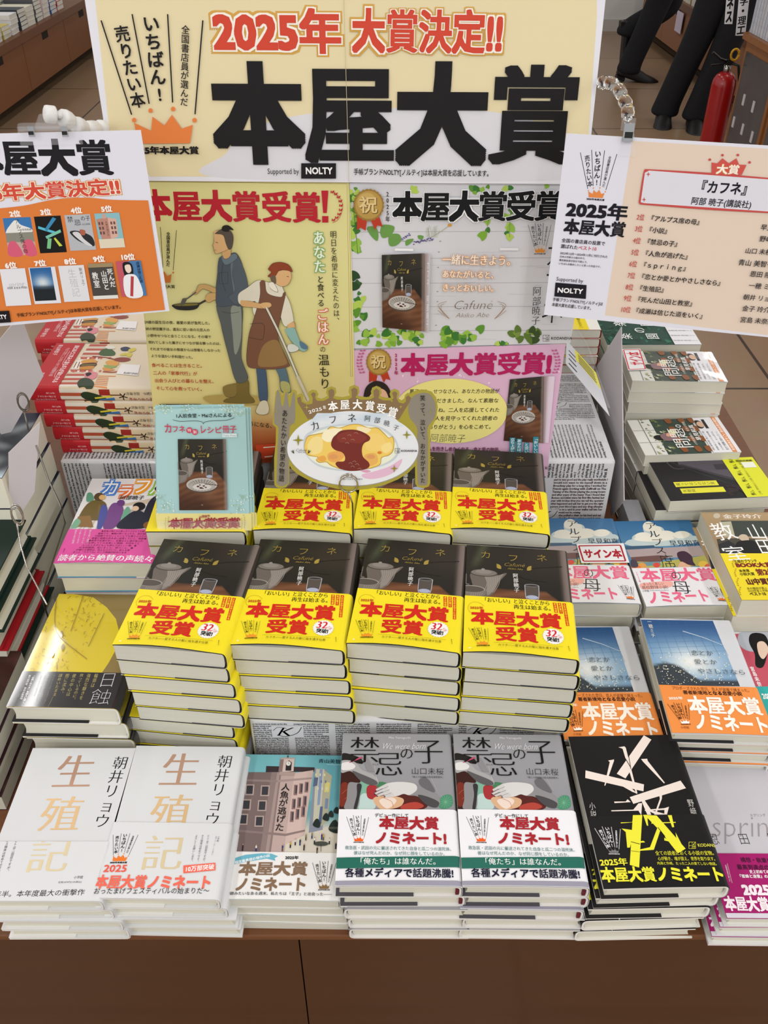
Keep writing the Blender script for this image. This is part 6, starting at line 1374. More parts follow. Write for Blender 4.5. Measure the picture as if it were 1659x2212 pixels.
# ---- left ranking card
def mini(A, quad, fn):
    old = A.frame((0, 0, 100, 146), quad); fn(A); A.m = old
def art_left(A):
    A.crop(2.9625, 0, 0); 
    A.T('本屋大賞', (-230, 1010), (722, 1008), 232, '#1a181c', b=.05)
    A.crop(2.9625, 0, 380)
    A.T('2025年大賞決定!!', (-260, 120), (770, 66), 108, '#d8503c', b=.05, out='#e0a050', ob=.075); A.w -= A.STEP*1.5
    A.T('2025年大賞決定!!', (-260, 120), (770, 66), 108, '#d8503c', b=.04, out='#fdf6ec', ob=.04)
    A.poly(smooth([(-60, 212), (150, 190), (350, 150), (550, 138), (720, 152), (948, 156)], 5, False)+[(1056, 856), (-60, 945)], '#e0803c')
    def q(x, y, w, h): return [(x, y), (x+w, y-w*.045), (x+w+h*.175, y+h-w*.045), (x+h*.175, y+h)]
    def alp(A):
        A.rect(0, 0, 100, 60, '#3c78b4'); A.blob([(5, 50), (20, 30), (45, 8), (60, 28), (95, 45), (90, 60), (10, 60)], '#e8e8e4', 4); A.rect(0, 58, 100, 100, '#8c8c80'); A.rect(0, 95, 100, 146, '#c8a8a0'); A.blob([(5, 100), (30, 92), (50, 146), (0, 146)], '#d8607c'); A.blob([(60, 95), (90, 90), (100, 146), (60, 146)], '#d8607c'); A.V('アルプス席の母', (48, 5), (62, 140), 18, '#181c20'); A.T('早見和真', (62, 48), (96, 48), 9, '#181c20')
    def sho(A):
        A.rect(0, 0, 100, 146, '#141414')
        for p, c in (([(10, 38), (70, 62), (68, 72), (8, 48)], '#5cc0d8'), ([(70, 5), (82, 12), (40, 60), (32, 52)], '#3c8cb8'), ([(30, 80), (90, 55), (92, 66), (34, 90)], '#7cc8b0'), ([(38, 88), (52, 90), (42, 130), (28, 128)], '#7cc48c'), ([(60, 90), (66, 86), (88, 120), (76, 122)], '#c8d84c')): A.poly(p, c)
    def kin(A):
        A.rect(0, 0, 100, 146, '#b8bcc2'); A.blob([(10, 70), (40, 66), (90, 90), (96, 130), (60, 120), (30, 100)], '#2c2c30'); A.blob([(20, 76), (44, 72), (60, 100), (88, 130), (60, 120)], '#d8d8da'); A.blob([(50, 62), (70, 66), (66, 84), (52, 82)], '#b0644c'); A.T('禁', (8, 18), (32, 18), 26, '#202226'); A.T('忌', (32, 32), (60, 32), 26, '#202226'); A.T('の子', (60, 16), (98, 16), 22, '#202226'); A.T('山口未桜', (62, 40), (94, 40), 8, '#202226')
    def nin(A):
        A.rect(0, 0, 100, 146, '#8cc0c8'); A.poly([(4, 24), (50, 18), (50, 110), (14, 116)], '#c08c7c'); A.poly([(50, 18), (84, 26), (80, 100), (50, 110)], '#d8b0a0'); A.rect(0, 108, 100, 146, '#e0d8c0'); A.rect(30, 4, 44, 22, '#d0a498'); A.V('人魚が逃げた', (42, 32), (42, 96), 10, '#20242a')
        for x in (10, 22, 58, 70):
            for y in (36, 56, 76): A.rect(x, y, x+7, y+12, '#6c4c48')
    def spr(A): A.rect(0, 0, 100, 146, '#e6e6ec'); A.T('spring', (22, 62), (84, 60), 26, '#a8acb4', slant=.3, off=-.01); A.T('恩田陸', (14, 76), (98, 76), 9, '#2c2c34')
    def koi(A): A.rect(0, 0, 100, 146, '#e4e4ea'); A.raster([(4, 2), (84, 2), (84, 134), (4, 134)], 8, 12, lambda u, v: mix(mix((44, 100, 160), (220, 228, 232), math.exp(-((u-.5)/.4)**2-((v-.45)/.2)**2)), (30, 38, 44), sst(.5, .65, v)))
    def sei(A):
        A.rect(0, 0, 100, 146, '#e2e3e8'); A.V('生殖記', (48, 12), (52, 128), 34, '#b4b8bc', off=-.01); A.V('朝井リョウ', (84, 10), (86, 84), 13, '#2c2c34')
    def roo(A):
        A.rect(0, 0, 100, 146, '#4c4844'); A.rect(0, 0, 100, 16, '#a08c68'); A.V('死んだ', (84, 22), (88, 100), 24, '#f0f0ec', b=.02); A.V('山田と', (58, 30), (60, 110), 24, '#f0f0ec', b=.02); A.V('教室', (22, 34), (24, 100), 26, '#f0f0ec', b=.02); A.rect(0, 132, 100, 146, '#e4e4e0')
    def nar(A):
        A.rect(0, 0, 100, 146, '#c45a68'); A.rect(50, 0, 100, 146, '#4c7cac'); A.blob([(26, 10), (50, 4), (64, 20), (60, 60), (40, 70), (26, 60)], '#1c1c20'); A.blob([(34, 18), (54, 16), (56, 40), (44, 50), (34, 40)], '#f0dccc'); A.blob([(20, 70), (50, 54), (76, 70), (84, 146), (20, 146)], '#eef0f4'); A.V('成瀬は信じた道', (86, 4), (88, 92), 14, '#16284c', b=.03); A.line([(56, 64), (40, 146)], 12, '#b84450')
    for k, (x, y, w, fn, lb, lx, ly) in enumerate(((18, 270, 178, alp, '2位', 62, 243), (218, 260, 170, sho, '3位', 258, 232), (412, 250, 165, kin, '4位', 455, 221), (604, 240, 160, nin, '5位', 648, 211))):
        mini(A, q(x, y, w, 240-k*6), fn); A.T(lb, (lx, ly), (lx+70, ly-4), 42, '#fdf6f0', b=.045)
    for k, (x, y, w, fn, lb, lx, ly) in enumerate(((0, 595, 162, spr, '6位', 34, 572), (184, 585, 170, koi, '7位', 222, 558), (374, 574, 164, sei, '8位', 414, 546), (562, 560, 158, roo, '9位', 598, 530), (742, 545, 160, nar, '10位', 772, 517))):
        mini(A, q(x, y, w, 236-k*3), fn); A.T(lb, (lx, ly), (lx+74+(18 if lb == '10位' else 0), ly-4), 42, '#fdf6f0', b=.045)
    A.T('手帳ブランドNOLTY[ノルティ]は本屋大賞を応援しています。', (110, 888), (788, 832), 26, '#2c2420', b=.02)
    A.poly([(-60, 864), (62, 858), (74, 932), (-60, 940)], '#1a181c'); A.T('NOLTY', (-70, 902), (46, 896), 36, '#f4f4f8', b=.03)
LC = plane_frame((-.4, .955, ZH(.40)), 6, 4)
panel('ranking_card', [(-70, 290), (304, 281), (366, 672), (-70, 711)], LC, '#e4e5f0', art_left, thick=.0008, mat=M_SATIN, label='white and orange ranking card with small cover pictures, held by clip at left', cat='card', group='award cards held by jointed clips')

# ---- recipe booklets in a clear holder
BF = plane_frame((-.24, .8795, ZH(.7015)), 15)
def art_booklet(A):
    A.crop(3.770, 320, 860); rnd = random.Random(14)
    A.poly([(40, 938), (840, 940), (845, 1100), (60, 1110)], '#e8dd92')
    for cx, cy, n in ((130, 90, 26), (320, 80, 14), (640, 85, 24), (740, 120, 14), (150, 870, 22), (720, 880, 22), (100, 800, 8), (770, 800, 8)):
        for k in range(n): x, y = cx+rnd.gauss(0, 42), cy+rnd.gauss(0, 16 if cy < 200 else 36); A.ell(x, y, 5, 5, rnd.choice(['#eef4ea', '#dcead8', '#a8c49c']), 7)
        for k in range(4): A.line([(cx+rnd.gauss(0, 30), cy+30), (cx+rnd.gauss(0, 40), cy-20)], 1.6, '#94b490')
    A.T('1人前食堂・Maiさんによる', (225, 142), (685, 134), 36, '#24302c', b=.02)
    A.line([(203, 172), (260, 186), (380, 182), (440, 190), (452, 206), (462, 192), (520, 182), (640, 176), (704, 156)], 3.5, '#24302c', True)
    for t, x0, x1, y, h in (('カ', 130, 200, 242, 84), ('フネ', 196, 306, 248, 60), ('レ', 420, 478, 250, 78), ('シピ', 478, 604, 256, 60), ('冊子', 606, 722, 248, 64)): A.T(t, (x0, y), (x1, y), h, '#c4405c', b=.015)
    for x, y, t in ((338, 258, '特'), (384, 272, '製')): A.ell(x, y, 24, 24, '#c4405c', 20); A.T(t, (x-16, y), (x+16, y), 30, '#f4e8e8')
    A.rect(606, 284, 724, 314, '#dce8ea'); A.T('Take Free', (612, 300), (718, 300), 20, '#5c8c9c')
    cafune_cover(A, [(243, 330), (636, 330), (650, 906), (256, 908)])
    A.T('2025年', (418, 960), (485, 960), 20, '#a83448', b=.02); A.T('本屋大賞受賞', (165, 1016), (738, 1012), 86, '#a83448', b=.018)
    for s_, x in ((1, 150), (-1, 762)):
        for k in range(7): A.line([(x, 975+k*14), (x+s_*(-12+abs(k-3)*2), 968+k*14)], 3, '#8a7430')
bk = panel('recipe_booklet', [(336, 884), (530, 882), (540, 1146), (340, 1144)], BF, '#a9cfd0', art_booklet, thick=.0012, mat=M_SATIN, label='pale blue recipe booklet, frontmost of the set in the clear holder', cat='booklet', group='recipe booklets in the clear holder')
for k, (dx, dy) in enumerate(((.0032, .0006), (.0060, -.0004), (-.0022, .0030))):
    c = bk.copy(); COL.objects.link(c); c.location = bk.location-BF[3]*(.0022*(k+1))+BF[1]*dx+BF[2]*dy; c['label'] = ['pale blue recipe booklet just behind the frontmost', 'pale blue recipe booklet shifted furthest right in the holder', 'pale blue recipe booklet rearmost, its top edge peeking up left'][k]
M = Matrix((BF[1], BF[2], BF[3])).transposed().to_4x4()
hd = empty('clear_holder'); p = at_plane(440, 1146, BF[0], BF[3]); hd.matrix_world = Matrix.Translation(p) @ M
tag(hd, 'clear acrylic holder for recipe booklets standing on yellow-banded novels', 'holder')
def acr(name, b, par, r=.0015):
    o = MB().box(*b).build(name, M_ACRYL, par); return o
acr('back_plate', (-.056, -.004, -.0135, .057, .150, -.0115), hd); acr('front_lip', (-.056, -.004, .0030, .057, .0145, .0042), hd); acr('floor_strip', (-.056, -.006, -.0115, .057, -.0045, .0030), hd)

# ---- gilt crown and plate sign on a wire clip
CF = plane_frame((0, .835, ZH(.61)), 12)
GOLD = '#a59a3c'
def crown_outline():
    P = []
    # fork (left), going clockwise from its foot, crown bumps, spoon, plate bottom
    fork = [(135, 940), (133, 700), (148, 560), (150, 430), (118, 400), (133, 250), (145, 110), (165, 95), (188, 96), (205, 150), (222, 100), (245, 93), (268, 150), (290, 98), (318, 95), (336, 110), (338, 150)]
    bumps = [(352, 132), (380, 128), (396, 150), (390, 185), (415, 210), (455, 190), (440, 150), (440, 112), (475, 92), (512, 100), (530, 135), (515, 165), (560, 175), (612, 150), (598, 115), (605, 80), (645, 62), (685, 78), (690, 120), (672, 150), (745, 160), (815, 145), (800, 110), (808, 68), (850, 50), (892, 68), (898, 112), (882, 148), (960, 160), (1010, 150), (1000, 110), (1012, 75), (1050, 58), (1090, 75), (1095, 120), (1080, 150), (1130, 165), (1180, 165), (1168, 130), (1180, 98), (1212, 85), (1250, 98), (1258, 130), (1240, 165), (1275, 190), (1300, 170), (1305, 142), (1330, 120), (1350, 128)]
    spoon = [(1375, 112), (1420, 95), (1480, 92), (1545, 110), (1585, 160), (1600, 250), (1585, 350), (1550, 420), (1532, 450), (1532, 930), (1515, 960), (1466, 974), (1415, 960), (1398, 930), (1396, 775)]
    plate = [(1380, 790), (1330, 840), (1240, 895), (1120, 945), (980, 980), (840, 992), (700, 980), (560, 945), (430, 895), (340, 845), (290, 800), (272, 770), (266, 930), (240, 965), (195, 974), (155, 965)]
    return [(x/4.1475+560, y/4.1475+820) for x, y in fork+bumps+spoon+plate]
def art_crown(A):
    A.crop(4.1475, 560, 820)
    br = '#876f4e'; gy = '#8c8577'
    A.poly([(436, 355), (345, 205), (340, 165), (370, 150), (380, 200), (430, 225), (475, 215), (480, 165), (462, 130), (485, 112), (508, 125), (500, 165), (520, 190), (580, 190), (625, 165), (622, 125), (618, 100), (648, 80), (672, 98), (672, 140), (660, 165), (700, 180), (790, 180), (830, 160), (828, 110), (822, 90), (850, 70), (880, 88), (880, 130), (862, 160), (910, 180), (990, 178), (1028, 160), (1022, 100), (1050, 78), (1076, 98), (1076, 140), (1066, 165), (1110, 185), (1180, 188), (1205, 165), (1190, 120), (1212, 104), (1238, 120), (1230, 165), (1250, 205), (1290, 215), (1315, 195), (1312, 160), (1335, 140), (1362, 165), (1345, 205), (1250, 360), (850, 283)], br)
    A.blob([(160, 100), (178, 110), (190, 150), (200, 230), (215, 235), (225, 180), (235, 120), (250, 115), (258, 180), (268, 245), (280, 235), (295, 150), (310, 112), (320, 150), (322, 260), (318, 380), (275, 420), (268, 560), (262, 880), (250, 935), (200, 955), (158, 930), (155, 880), (165, 600), (172, 430), (135, 390), (140, 250)], gy, 3)
    A.blob([(1470, 118), (1540, 140), (1580, 230), (1570, 340), (1510, 430), (1512, 560), (1510, 900), (1490, 945), (1440, 945), (1418, 900), (1415, 560), (1412, 430), (1350, 340), (1335, 240), (1380, 150)], gy, 4)
    A.ell(840, 620, 592, 336, '#9a9894', 60); A.ell(838, 615, 588, 334, '#e2e6ea', 60)
    A.raster([(520, 300), (1160, 300), (1300, 420), (420, 420)], 8, 4, lambda u, v: mix((226, 230, 234), (198, 214, 226), .5+.5*math.sin(u*9+v*4)))
    A.blob([(920, 850), (1000, 830), (1160, 780), (1280, 710), (1240, 800), (1150, 860), (1020, 890), (940, 880)], '#dfb8d0', 4); A.blob([(905, 815), (950, 805), (1000, 820), (960, 835)], '#d8a0bc', 4)
    A.blob([(395, 600), (430, 480), (640, 410), (880, 395), (1080, 420), (1215, 520), (1250, 650), (1180, 740), (1000, 800), (760, 820), (540, 780), (430, 690)], '#c4cfd4', 6); A.blob([(410, 610), (450, 500), (640, 430), (880, 410), (1060, 432), (1195, 530), (1235, 640), (1160, 730), (1000, 785), (760, 805), (550, 765), (440, 690)], '#e6ead6', 6)
    # omelette
    A.blob([(404, 590), (430, 510), (500, 488), (580, 470), (640, 420), (720, 430), (820, 400), (900, 400), (980, 430), (1060, 430), (1120, 480), (1160, 520), (1195, 508), (1210, 560), (1200, 640), (1160, 680), (1100, 700), (1085, 760), (1020, 790), (960, 800), (800, 810), (720, 800), (640, 770), (600, 740), (540, 745), (508, 720), (520, 695), (440, 680), (410, 640)], '#b8923c', 5)
    A.blob([(408, 592), (434, 516), (504, 494), (584, 476), (644, 426), (720, 436), (820, 406), (900, 406), (980, 436), (1056, 436), (1116, 486), (1160, 526), (1190, 514), (1204, 562), (1194, 636), (1156, 674), (1094, 696), (1080, 755), (1016, 784), (960, 794), (800, 804), (720, 794), (645, 764), (602, 734), (545, 738), (516, 718), (528, 692), (444, 674), (414, 636)], '#eccc68', 5)
    for p, c in (([(430, 600), (480, 520), (560, 520), (560, 640), (470, 670)], '#f0dc94'), ([(600, 450), (740, 440), (700, 520), (620, 560), (560, 520)], '#f4ecc8'), ([(620, 660), (720, 640), (760, 690), (690, 740), (620, 720)], '#e6a85c'), ([(960, 500), (1080, 490), (1150, 600), (1060, 640), (960, 620)], '#f0d078'), ([(940, 680), (1040, 660), (1060, 740), (980, 770)], '#e4b060'), ([(1090, 600), (1170, 560), (1190, 620), (1130, 660)], '#f2dc90'), ([(880, 420), (1000, 440), (960, 480), (890, 470)], '#f0e4b4'), ([(520, 700), (580, 680), (600, 720), (550, 732)], '#e4a850')): A.blob(p, c, 4)
    A.ell(1078, 654, 20, 13, '#d88038'); A.ell(664, 690, 40, 22, '#dc9c60'); A.ell(1000, 690, 38, 20, '#dc9c60')
    A.blob([(690, 490), (740, 455), (850, 448), (930, 470), (990, 510), (985, 545), (940, 570), (920, 620), (930, 690), (980, 740), (985, 780), (930, 808), (820, 818), (730, 800), (685, 760), (700, 735), (760, 730), (768, 690), (740, 650), (680, 630), (645, 590), (655, 530)], '#75302a', 6)
    A.blob([(700, 505), (780, 465), (880, 470), (960, 520), (900, 570), (800, 560), (720, 560)], '#84382f', 5)
    for x, y in ((740, 530), (790, 500), (820, 540), (850, 480), (770, 570), (820, 780), (860, 760), (880, 800), (800, 750), (835, 735)): A.line([(x, y), (x+22, y-8), (x+34, y+6)], 3.5, '#a88474', True)
    # lettering
    for ch, x, y, a, sz, c_ in [('2', 456, 288, -.3, 31, 0), ('0', 487, 276, -.27, 31, 0), ('2', 518, 268, -.24, 31, 0), ('5', 549, 262, -.2, 31, 0), ('年', 585, 248, -.15, 30, 0), ('本', 660, 236, -.14, 88, 1), ('屋', 768, 222, -.06, 88, 1), ('大', 880, 220, 0, 88, 1), ('賞', 992, 232, .08, 88, 1), ('受', 1094, 256, .16, 88, 1), ('賞', 1196, 290, .25, 92, 1)]:
        dx, dy = sz/2*math.cos(a), sz/2*math.sin(a); A.T(ch, (x-dx, y-dy), (x+dx, y+dy), sz*1.05 if c_ else sz*1.3, '#fbfaf6', b=.03 if c_ else .012)
    for ch, x, y, a, sz in [('カ', 500, 410, -.3, 84), ('フ', 660, 355, -.15, 80), ('ネ', 830, 340, 0, 84), ('阿', 970, 345, .08, 56), ('部', 1058, 362, .13, 56), ('暁', 1143, 388, .2, 56), ('子', 1226, 428, .3, 52)]:
        dx, dy = sz/2*math.cos(a), sz/2*math.sin(a); A.T(ch, (x-dx, y-dy), (x+dx, y+dy), sz*1.05, '#16161a', bx=.014, off=-.012)
    for x, y, r, c_ in ((350, 540, 52, '#8f8a2c'), (1322, 492, 42, '#8f8a2c'), (1210, 794, 36, '#8f8a2c'), (426, 245, 26, '#b0a44a'), (1188, 188, 18, '#b0a44a'), (1268, 240, 20, '#b0a44a'), (158, 282, 16, '#a09a5c'), (278, 392, 14, '#a09a5c'), (1534, 286, 16, '#a09a5c')):
        A.poly([(x, y-r), (x+r*.18, y-r*.18), (x+r, y), (x+r*.18, y+r*.18), (x, y+r), (x-r*.18, y+r*.18), (x-r, y), (x-r*.18, y-r*.18)], c_)
    A.V('あたたかい希望の物語', (232, 265), (198, 912), 52, '#1c1a1a', bx=.012); A.V('笑って、泣いて、おなかがすいた', (1464, 135), (1466, 925), 48, '#1c1a1a', bx=.012)
    A.T('Cafuné', (325, 628), (425, 628), 34, '#3c3c40', slant=.3, off=-.012); A.T('Akiko Abe', (345, 648), (415, 648), 15, '#3c3c40', slant=.3)
    for s_, x in ((1, 302), (-1, 448)):
        for k in range(3): A.line([(x+s_*10, 658), (x-s_*(14-k*9), 636-k*5)], 5, '#3c4420')
    kodansha(A, 1237, 634, 42, '#3a3a40'); A.T('料理イラスト 小原恭子', (728, 888), (928, 888), 17, '#3a3a40')
co = panel('crown_sign', crown_outline(), CF, GOLD, art_crown, thick=.0012, mat=M_SATIN, label='gilt-edged crown, fork and spoon sign with painted omelette', cat='sign')
def wire_clip(name, pts, ringc, rx, rz, label, mat, r=.0011, cat='clip', foot=None, yaw=0):
    e = empty(name, foot or pts[-1]); tag(e, label, cat, 'wire card clips')
    base = Vector(e.location)
    for k in range(2):
        off = Vector((0, -.0028+.0046*k, 0)); off.rotate(Matrix.Rotation(yaw, 3, 'Z')); R = []
        for i in range(25):
            t = math.pi*2*i/24-math.pi/2; v = Vector((rx*math.cos(t), 0, rz*math.sin(t))); v.rotate(Matrix.Rotation(yaw, 3, 'Z')); R.append(Vector(ringc)+v+off-base)
        MB().tube(R, r, 6).build('ring', mat, e, True)
    MB().tube([Vector(q)-base for q in pts], r, 6).build('stem', mat, e, True)
    return e
def at_y(px, py, y):
    d = ray(px, py); return Vector((0, 0, CAM_H))+d*(y/d.y)
rc = at_plane(753, 1043, CF[0], CF[3])
low = at_plane(753, 1064, CF[0], CF[3])
wire_clip('wire_clip', [low, low+Vector((.004, .006, -.02)), Vector((-.0385, .862, ZH(.705))), Vector((-.0385, .862, ZH(.80)))], rc, .0105, .0115, 'steel ring clip gripping the crown sign between two back-row stacks', M_WIRE)

# ---- grey cards on wires (left), grey card (right)
GF = plane_frame((-.52, 1.02, ZH(.6)), -10, 28)
panel('price_card', [(-30, 770), (27, 700), (52, 700), (94, 812), (14, 951), (-30, 900)], GF, '#cdc8ca', None, thick=.0012, mat=M_MATTE, label='larger blank grey card back, tilted on a wire at left', cat='card', group='blank grey card backs on wires')
GF2 = plane_frame((-.50, .93, ZH(.7)), -4, 20)
panel('price_card', [(86.5, 912), (74.6, 1063), (53.7, 1097), (20, 1145), (18, 979)], GF2, '#cfcacc', None, thick=.0012, mat=M_MATTE, label='smaller blank grey card back in front of the storm novels', cat='card', group='blank grey card backs on wires')
g1 = [at_y(*q) for q in ((52, 888, 1.0), (62, 930, .99), (78, 962, .975), (90, 995, .96), (104, 1035, .93), (131, 1092, .895), (145, 1145, .865))]
g1.append(Vector((g1[-1].x, .80, ZH(.93))))
wire_clip('wire_clip', [g1[0], g1[1]], at_y(50, 868, 1.0), .0065, .0125, 'short dark ring clip on the larger grey card', M_WIREDARK, yaw=.5)
w1 = [at_y(*q) for q in ((78, 962, .905), (90, 995, .90), (104, 1035, .89), (131, 1092, .87), (141, 1130, .86))]; w1.append(Vector((-.452, .858, ZH(.80)))); w1.append(Vector((-.450, .858, ZT+.0015)))
e_ = empty('bent_wire', w1[-1]); tag(e_, 'long bent grey wire leaning across the cream page edges', 'wire'); MB().tube([q-w1[-1] for q in w1], .0012, 6).build('wire_rod', M_WIREDARK, e_, True)
w2 = [at_y(*q) for q in ((36, 1130, .83), (45, 1180, .82), (58, 1225, .80), (82, 1270, .775), (101, 1306, .755))]
wire_clip('wire_clip', w2, at_y(37, 1112, .835), .006, .014, 'ring clip with long stem on the smaller grey card', M_WIRE, yaw=.4)
# grey card at right, seen nearly edge on
X0 = .363
verts = [(X0, 1.248, ZH(.600)), (X0, 1.366, ZH(.741)), (X0, 1.118, ZH(.867)), (X0, 1.074, ZH(.802))]
mb = MB(); k0 = [Vector(v) for v in verts]; mb.add(k0+[v+Vector((.0014, 0, 0)) for v in k0], [(0, 1, 2, 3), (7, 6, 5, 4), (0, 4, 5, 1), (1, 5, 6, 2), (2, 6, 7, 3), (3, 7, 4, 0)])
bpos = Vector(verts[2]); mb.v = [tuple(Vector(v)-bpos) for v in mb.v]; o = mb.build('price_card', M_GREYCARD); o.location = bpos; tag(o, 'grey card seen edge-on between right wrapped box and signed pile', 'card')
# ---- clear card stand with angled card (right, on the wrapped box)
st = empty('card_stand', (.30, 1.20, BZ+.0012)); tag(st, 'clear acrylic stand holding a tilted message card on right wrapped box', 'stand')
def quadplate(name, P, t, mat, par):
    base = par.location; P = [Vector(p)-base for p in P]; n = (P[1]-P[0]).cross(P[3]-P[0]).normalized()*t
    return MB().add(P+[p+n for p in P], [(0, 1, 2, 3), (7, 6, 5, 4), (0, 4, 5, 1), (1, 5, 6, 2), (2, 6, 7, 3), (3, 7, 4, 0)]).build(name, mat, par)
quadplate('base_plate', [(.225, 1.13, BZ+.002), (.338, 1.13, BZ+.002), (.338, 1.34, BZ+.002), (.225, 1.34, BZ+.002)], .002, M_ACRYL, st)
quadplate('back_plate', [at_y(1316, 882, 1.16), at_y(1222, 785, 1.24), at_y(1235, 693, 1.27), at_y(1268, 745, 1.20)], .002, M_ACRYL, st)
pc = [at_y(1317, 899, 1.15), at_y(1222, 785, 1.22), at_y(1224, 735, 1.25), at_y(1290, 800, 1.20)]
def mcard(P):
    p0 = P[0]; ex = (P[1]-P[0]).normalized(); n = ex.cross((P[3]-P[0])).normalized(); ey = n.cross(ex)
    L = [((p-p0).dot(ex), (p-p0).dot(ey)) for p in P]; A = Art(lambda x, y: (x, y)); rnd = random.Random(3)
    H = homog([(0, 0), (1, 0), (1, 1), (0, 1)], L); A.m = lambda x, y: H(x, y)
    A.poly([(.3, .55), (1, .5), (1, 1), (.3, 1)], '#e6dc3c'); 
    for k in range(4): A.line([(.08, .12+k*.16), (.3, .14+k*.16)], .02, '#3c3c44')
    for k in range(5): A.line([(.4, .58+k*.08), (.9, .57+k*.08)], .018, '#6a6420')
    V = [(a, b, 0) for a, b in L]+[(a, b, -.0016) for a, b in L]; F = [(0, 1, 2, 3), (7, 6, 5, 4), (0, 4, 5, 1), (1, 5, 6, 2), (2, 6, 7, 3), (3, 7, 4, 0)]
    me = A.mesh('message_card', lambda u, v, w: (u, v, w+.0001), M_SATIN, (V, F, [rgb('#cfd0d4')]*4+[rgb('#b9b4ac')]*4)); o = link('message_card', me); M = Matrix((ex, ey, n)).transposed().to_4x4(); M.translation = p0; o.matrix_world = M; return o
mc = mcard([pc[1], pc[0], pc[3], pc[2]]); tag(mc, 'greyish message card with yellow print leaning in the clear stand', 'card')
# ---- signed-copy cards lying under the film
def flat_card(name, quad, h, fn, label, lift=.0022):
    z = ZH(h)+lift; P = [at_z(x, y, z) for x, y in quad]; c = sum(P, Vector())/4
    H = homog(quad, [(p.x-c.x, p.y-c.y) for p in P]); A = Art(lambda x, y: H(x, y)); fn(A)
    L = [(p.x-c.x, p.y-c.y) for p in P]; V = [(a, b, 0) for a, b in L]+[(a, b, -.0005) for a, b in L]
    me = A.mesh(name, lambda u, v, w: (u, v, w+.00006), M_SATIN, (V, [(0, 1, 2, 3), (7, 6, 5, 4), (0, 4, 5, 1), (1, 5, 6, 2), (2, 6, 7, 3), (3, 7, 4, 0)], [rgb('#eeeeef')]*8))
    o = link(name, me); o.location = (c.x, c.y, z); tag(o, label, 'card', 'signed-copy cards'); return o
def cr1(x, y): return (x/3.3246+1160, y/3.3246+1080)
def fs1(A):
    A.crop(3.3246, 1160, 1080); r = '#b01c2c'
    for a, b in (((300, 330), (598, 325)), ((598, 325), (636, 438)), ((636, 438), (334, 440)), ((334, 440), (300, 330))): A.line([a, b], 9, r)
    A.T('サイン本', (335, 386), (608, 386), 66, r, b=.04)
flat_card('signed_copy_card', [cr1(283, 315), cr1(622, 310), cr1(663, 449), cr1(318, 452)], .817, fs1, 'white card with red frame on the left stadium novel')
def cr2(x, y): return (x/3.3246+1160, y/3.3246+680)
def fs2(A):
    A.crop(3.3246, 1160, 680); r = '#d0303c'
    for a, b in (((622, 252), (735, 250)), ((735, 250), (778, 388)), ((778, 388), (662, 392)), ((662, 392), (622, 252))): A.line([a, b], 5, r)
    A.T('サイン本', (722, 362), (690, 268), 52, r, b=.03)
flat_card('signed_copy_card', [cr2(612, 246), cr2(742, 244), cr2(786, 394), cr2(655, 398)], .700, fs2, 'white card with red frame on the sideways signed pile')
# ---- film-wrapped grey book standing in the gap
fw = empty('film_wrapped_book', (.372, 1.0, ZT)); tag(fw, 'grey book in loose clear film wedged behind right stadium pile', 'book')
mbx = MB().box(-.004, .0, 0, .022, .10, .115); ob = mbx.build('cover', simple('silver_cover', '#9a9ca0', .35, noise='#6c6e74', nscale=14, coat=.8), fw)
MB().box(-.0025, -.0006, .002, .0205, .001, .113).build('page_block', M_PAGES_W, fw)
b2 = MB(); b2.box(-.006, -.004, .05, -.0045, .04, .112); b2.build('black_label', simple('black_label', '#141416', .3, noise='#e0e0e0', nscale=60), fw)

# ---- jointed clips
def bead(par, a, b, r, mat, n=10):
    a = Vector(a); b = Vector(b); d = b-a; rs = [.55, .92, 1, 1, .92, .55]; ts = [.08, .16, .28, .72, .84, .92]
    MB().tube([a+d*t-par.location for t in ts], [r*q for q in rs], n).build('bead', mat, par, True)
def clip_arm(name, pts, mat, r, label, group):
    e = empty(name, pts[0]); tag(e, label, 'clip', group)
    for i in range(len(pts)-1):
        a, b = Vector(pts[i]), Vector(pts[i+1]); d = (b-a); bead(e, a+d*.06, b-d*.10, r, mat)
        MB().sphere(b-e.location, r*.42).build('ball_joint', mat, e, True)
    return e
la = clip_arm('jointed_clip', [at_y(90, 245, .99), at_y(128, 249, 1.0), at_y(158, 266, 1.02), at_y(185, 280, 1.05), at_y(212, 277, 1.09), at_y(226, 276, 1.11)], M_WHITEP, .0092, 'white beaded arm ending in wide clear clip on left ranking card', 'jointed clips')
def loc_box(par, fr, cx, cy, w, h, d0, d1, name, mat, taper=1.0):
    c = at_plane(cx, cy, fr[0], fr[3]); P = []
    for dz in (d0, d1):
        for sx_, sy_ in ((-1, -1), (1, -1), (1, 1), (-1, 1)):
            ww = w/2*(taper if sy_ > 0 else 1); P.append(c+fr[1]*sx_*ww+fr[2]*sy_*h/2+fr[3]*dz-par.location)
    return MB().add(P, [(0, 1, 2, 3), (7, 6, 5, 4), (0, 4, 5, 1), (1, 5, 6, 2), (2, 6, 7, 3), (3, 7, 4, 0)]).build(name, mat, par)
loc_box(la, LC, 110, 292, .064, .018, .0016, .0042, 'clip_jaw', M_ACRYL); loc_box(la, LC, 110, 273, .064, .007, -.0030, .0060, 'clip_hinge', M_ACRYL); loc_box(la, LC, 103, 262, .030, .014, -.002, .004, 'clip_grip', M_ACRYL, .45)
for x in (71, 143): loc_box(la, LC, x, 282, .0062, .010, .006, .0072, 'spring_clip', M_CHROME)
for x in (71, 143): loc_box(la, LC, x, 285, .0050, .0035, .0072, .0080, 'spring_slot', M_BLACKP)
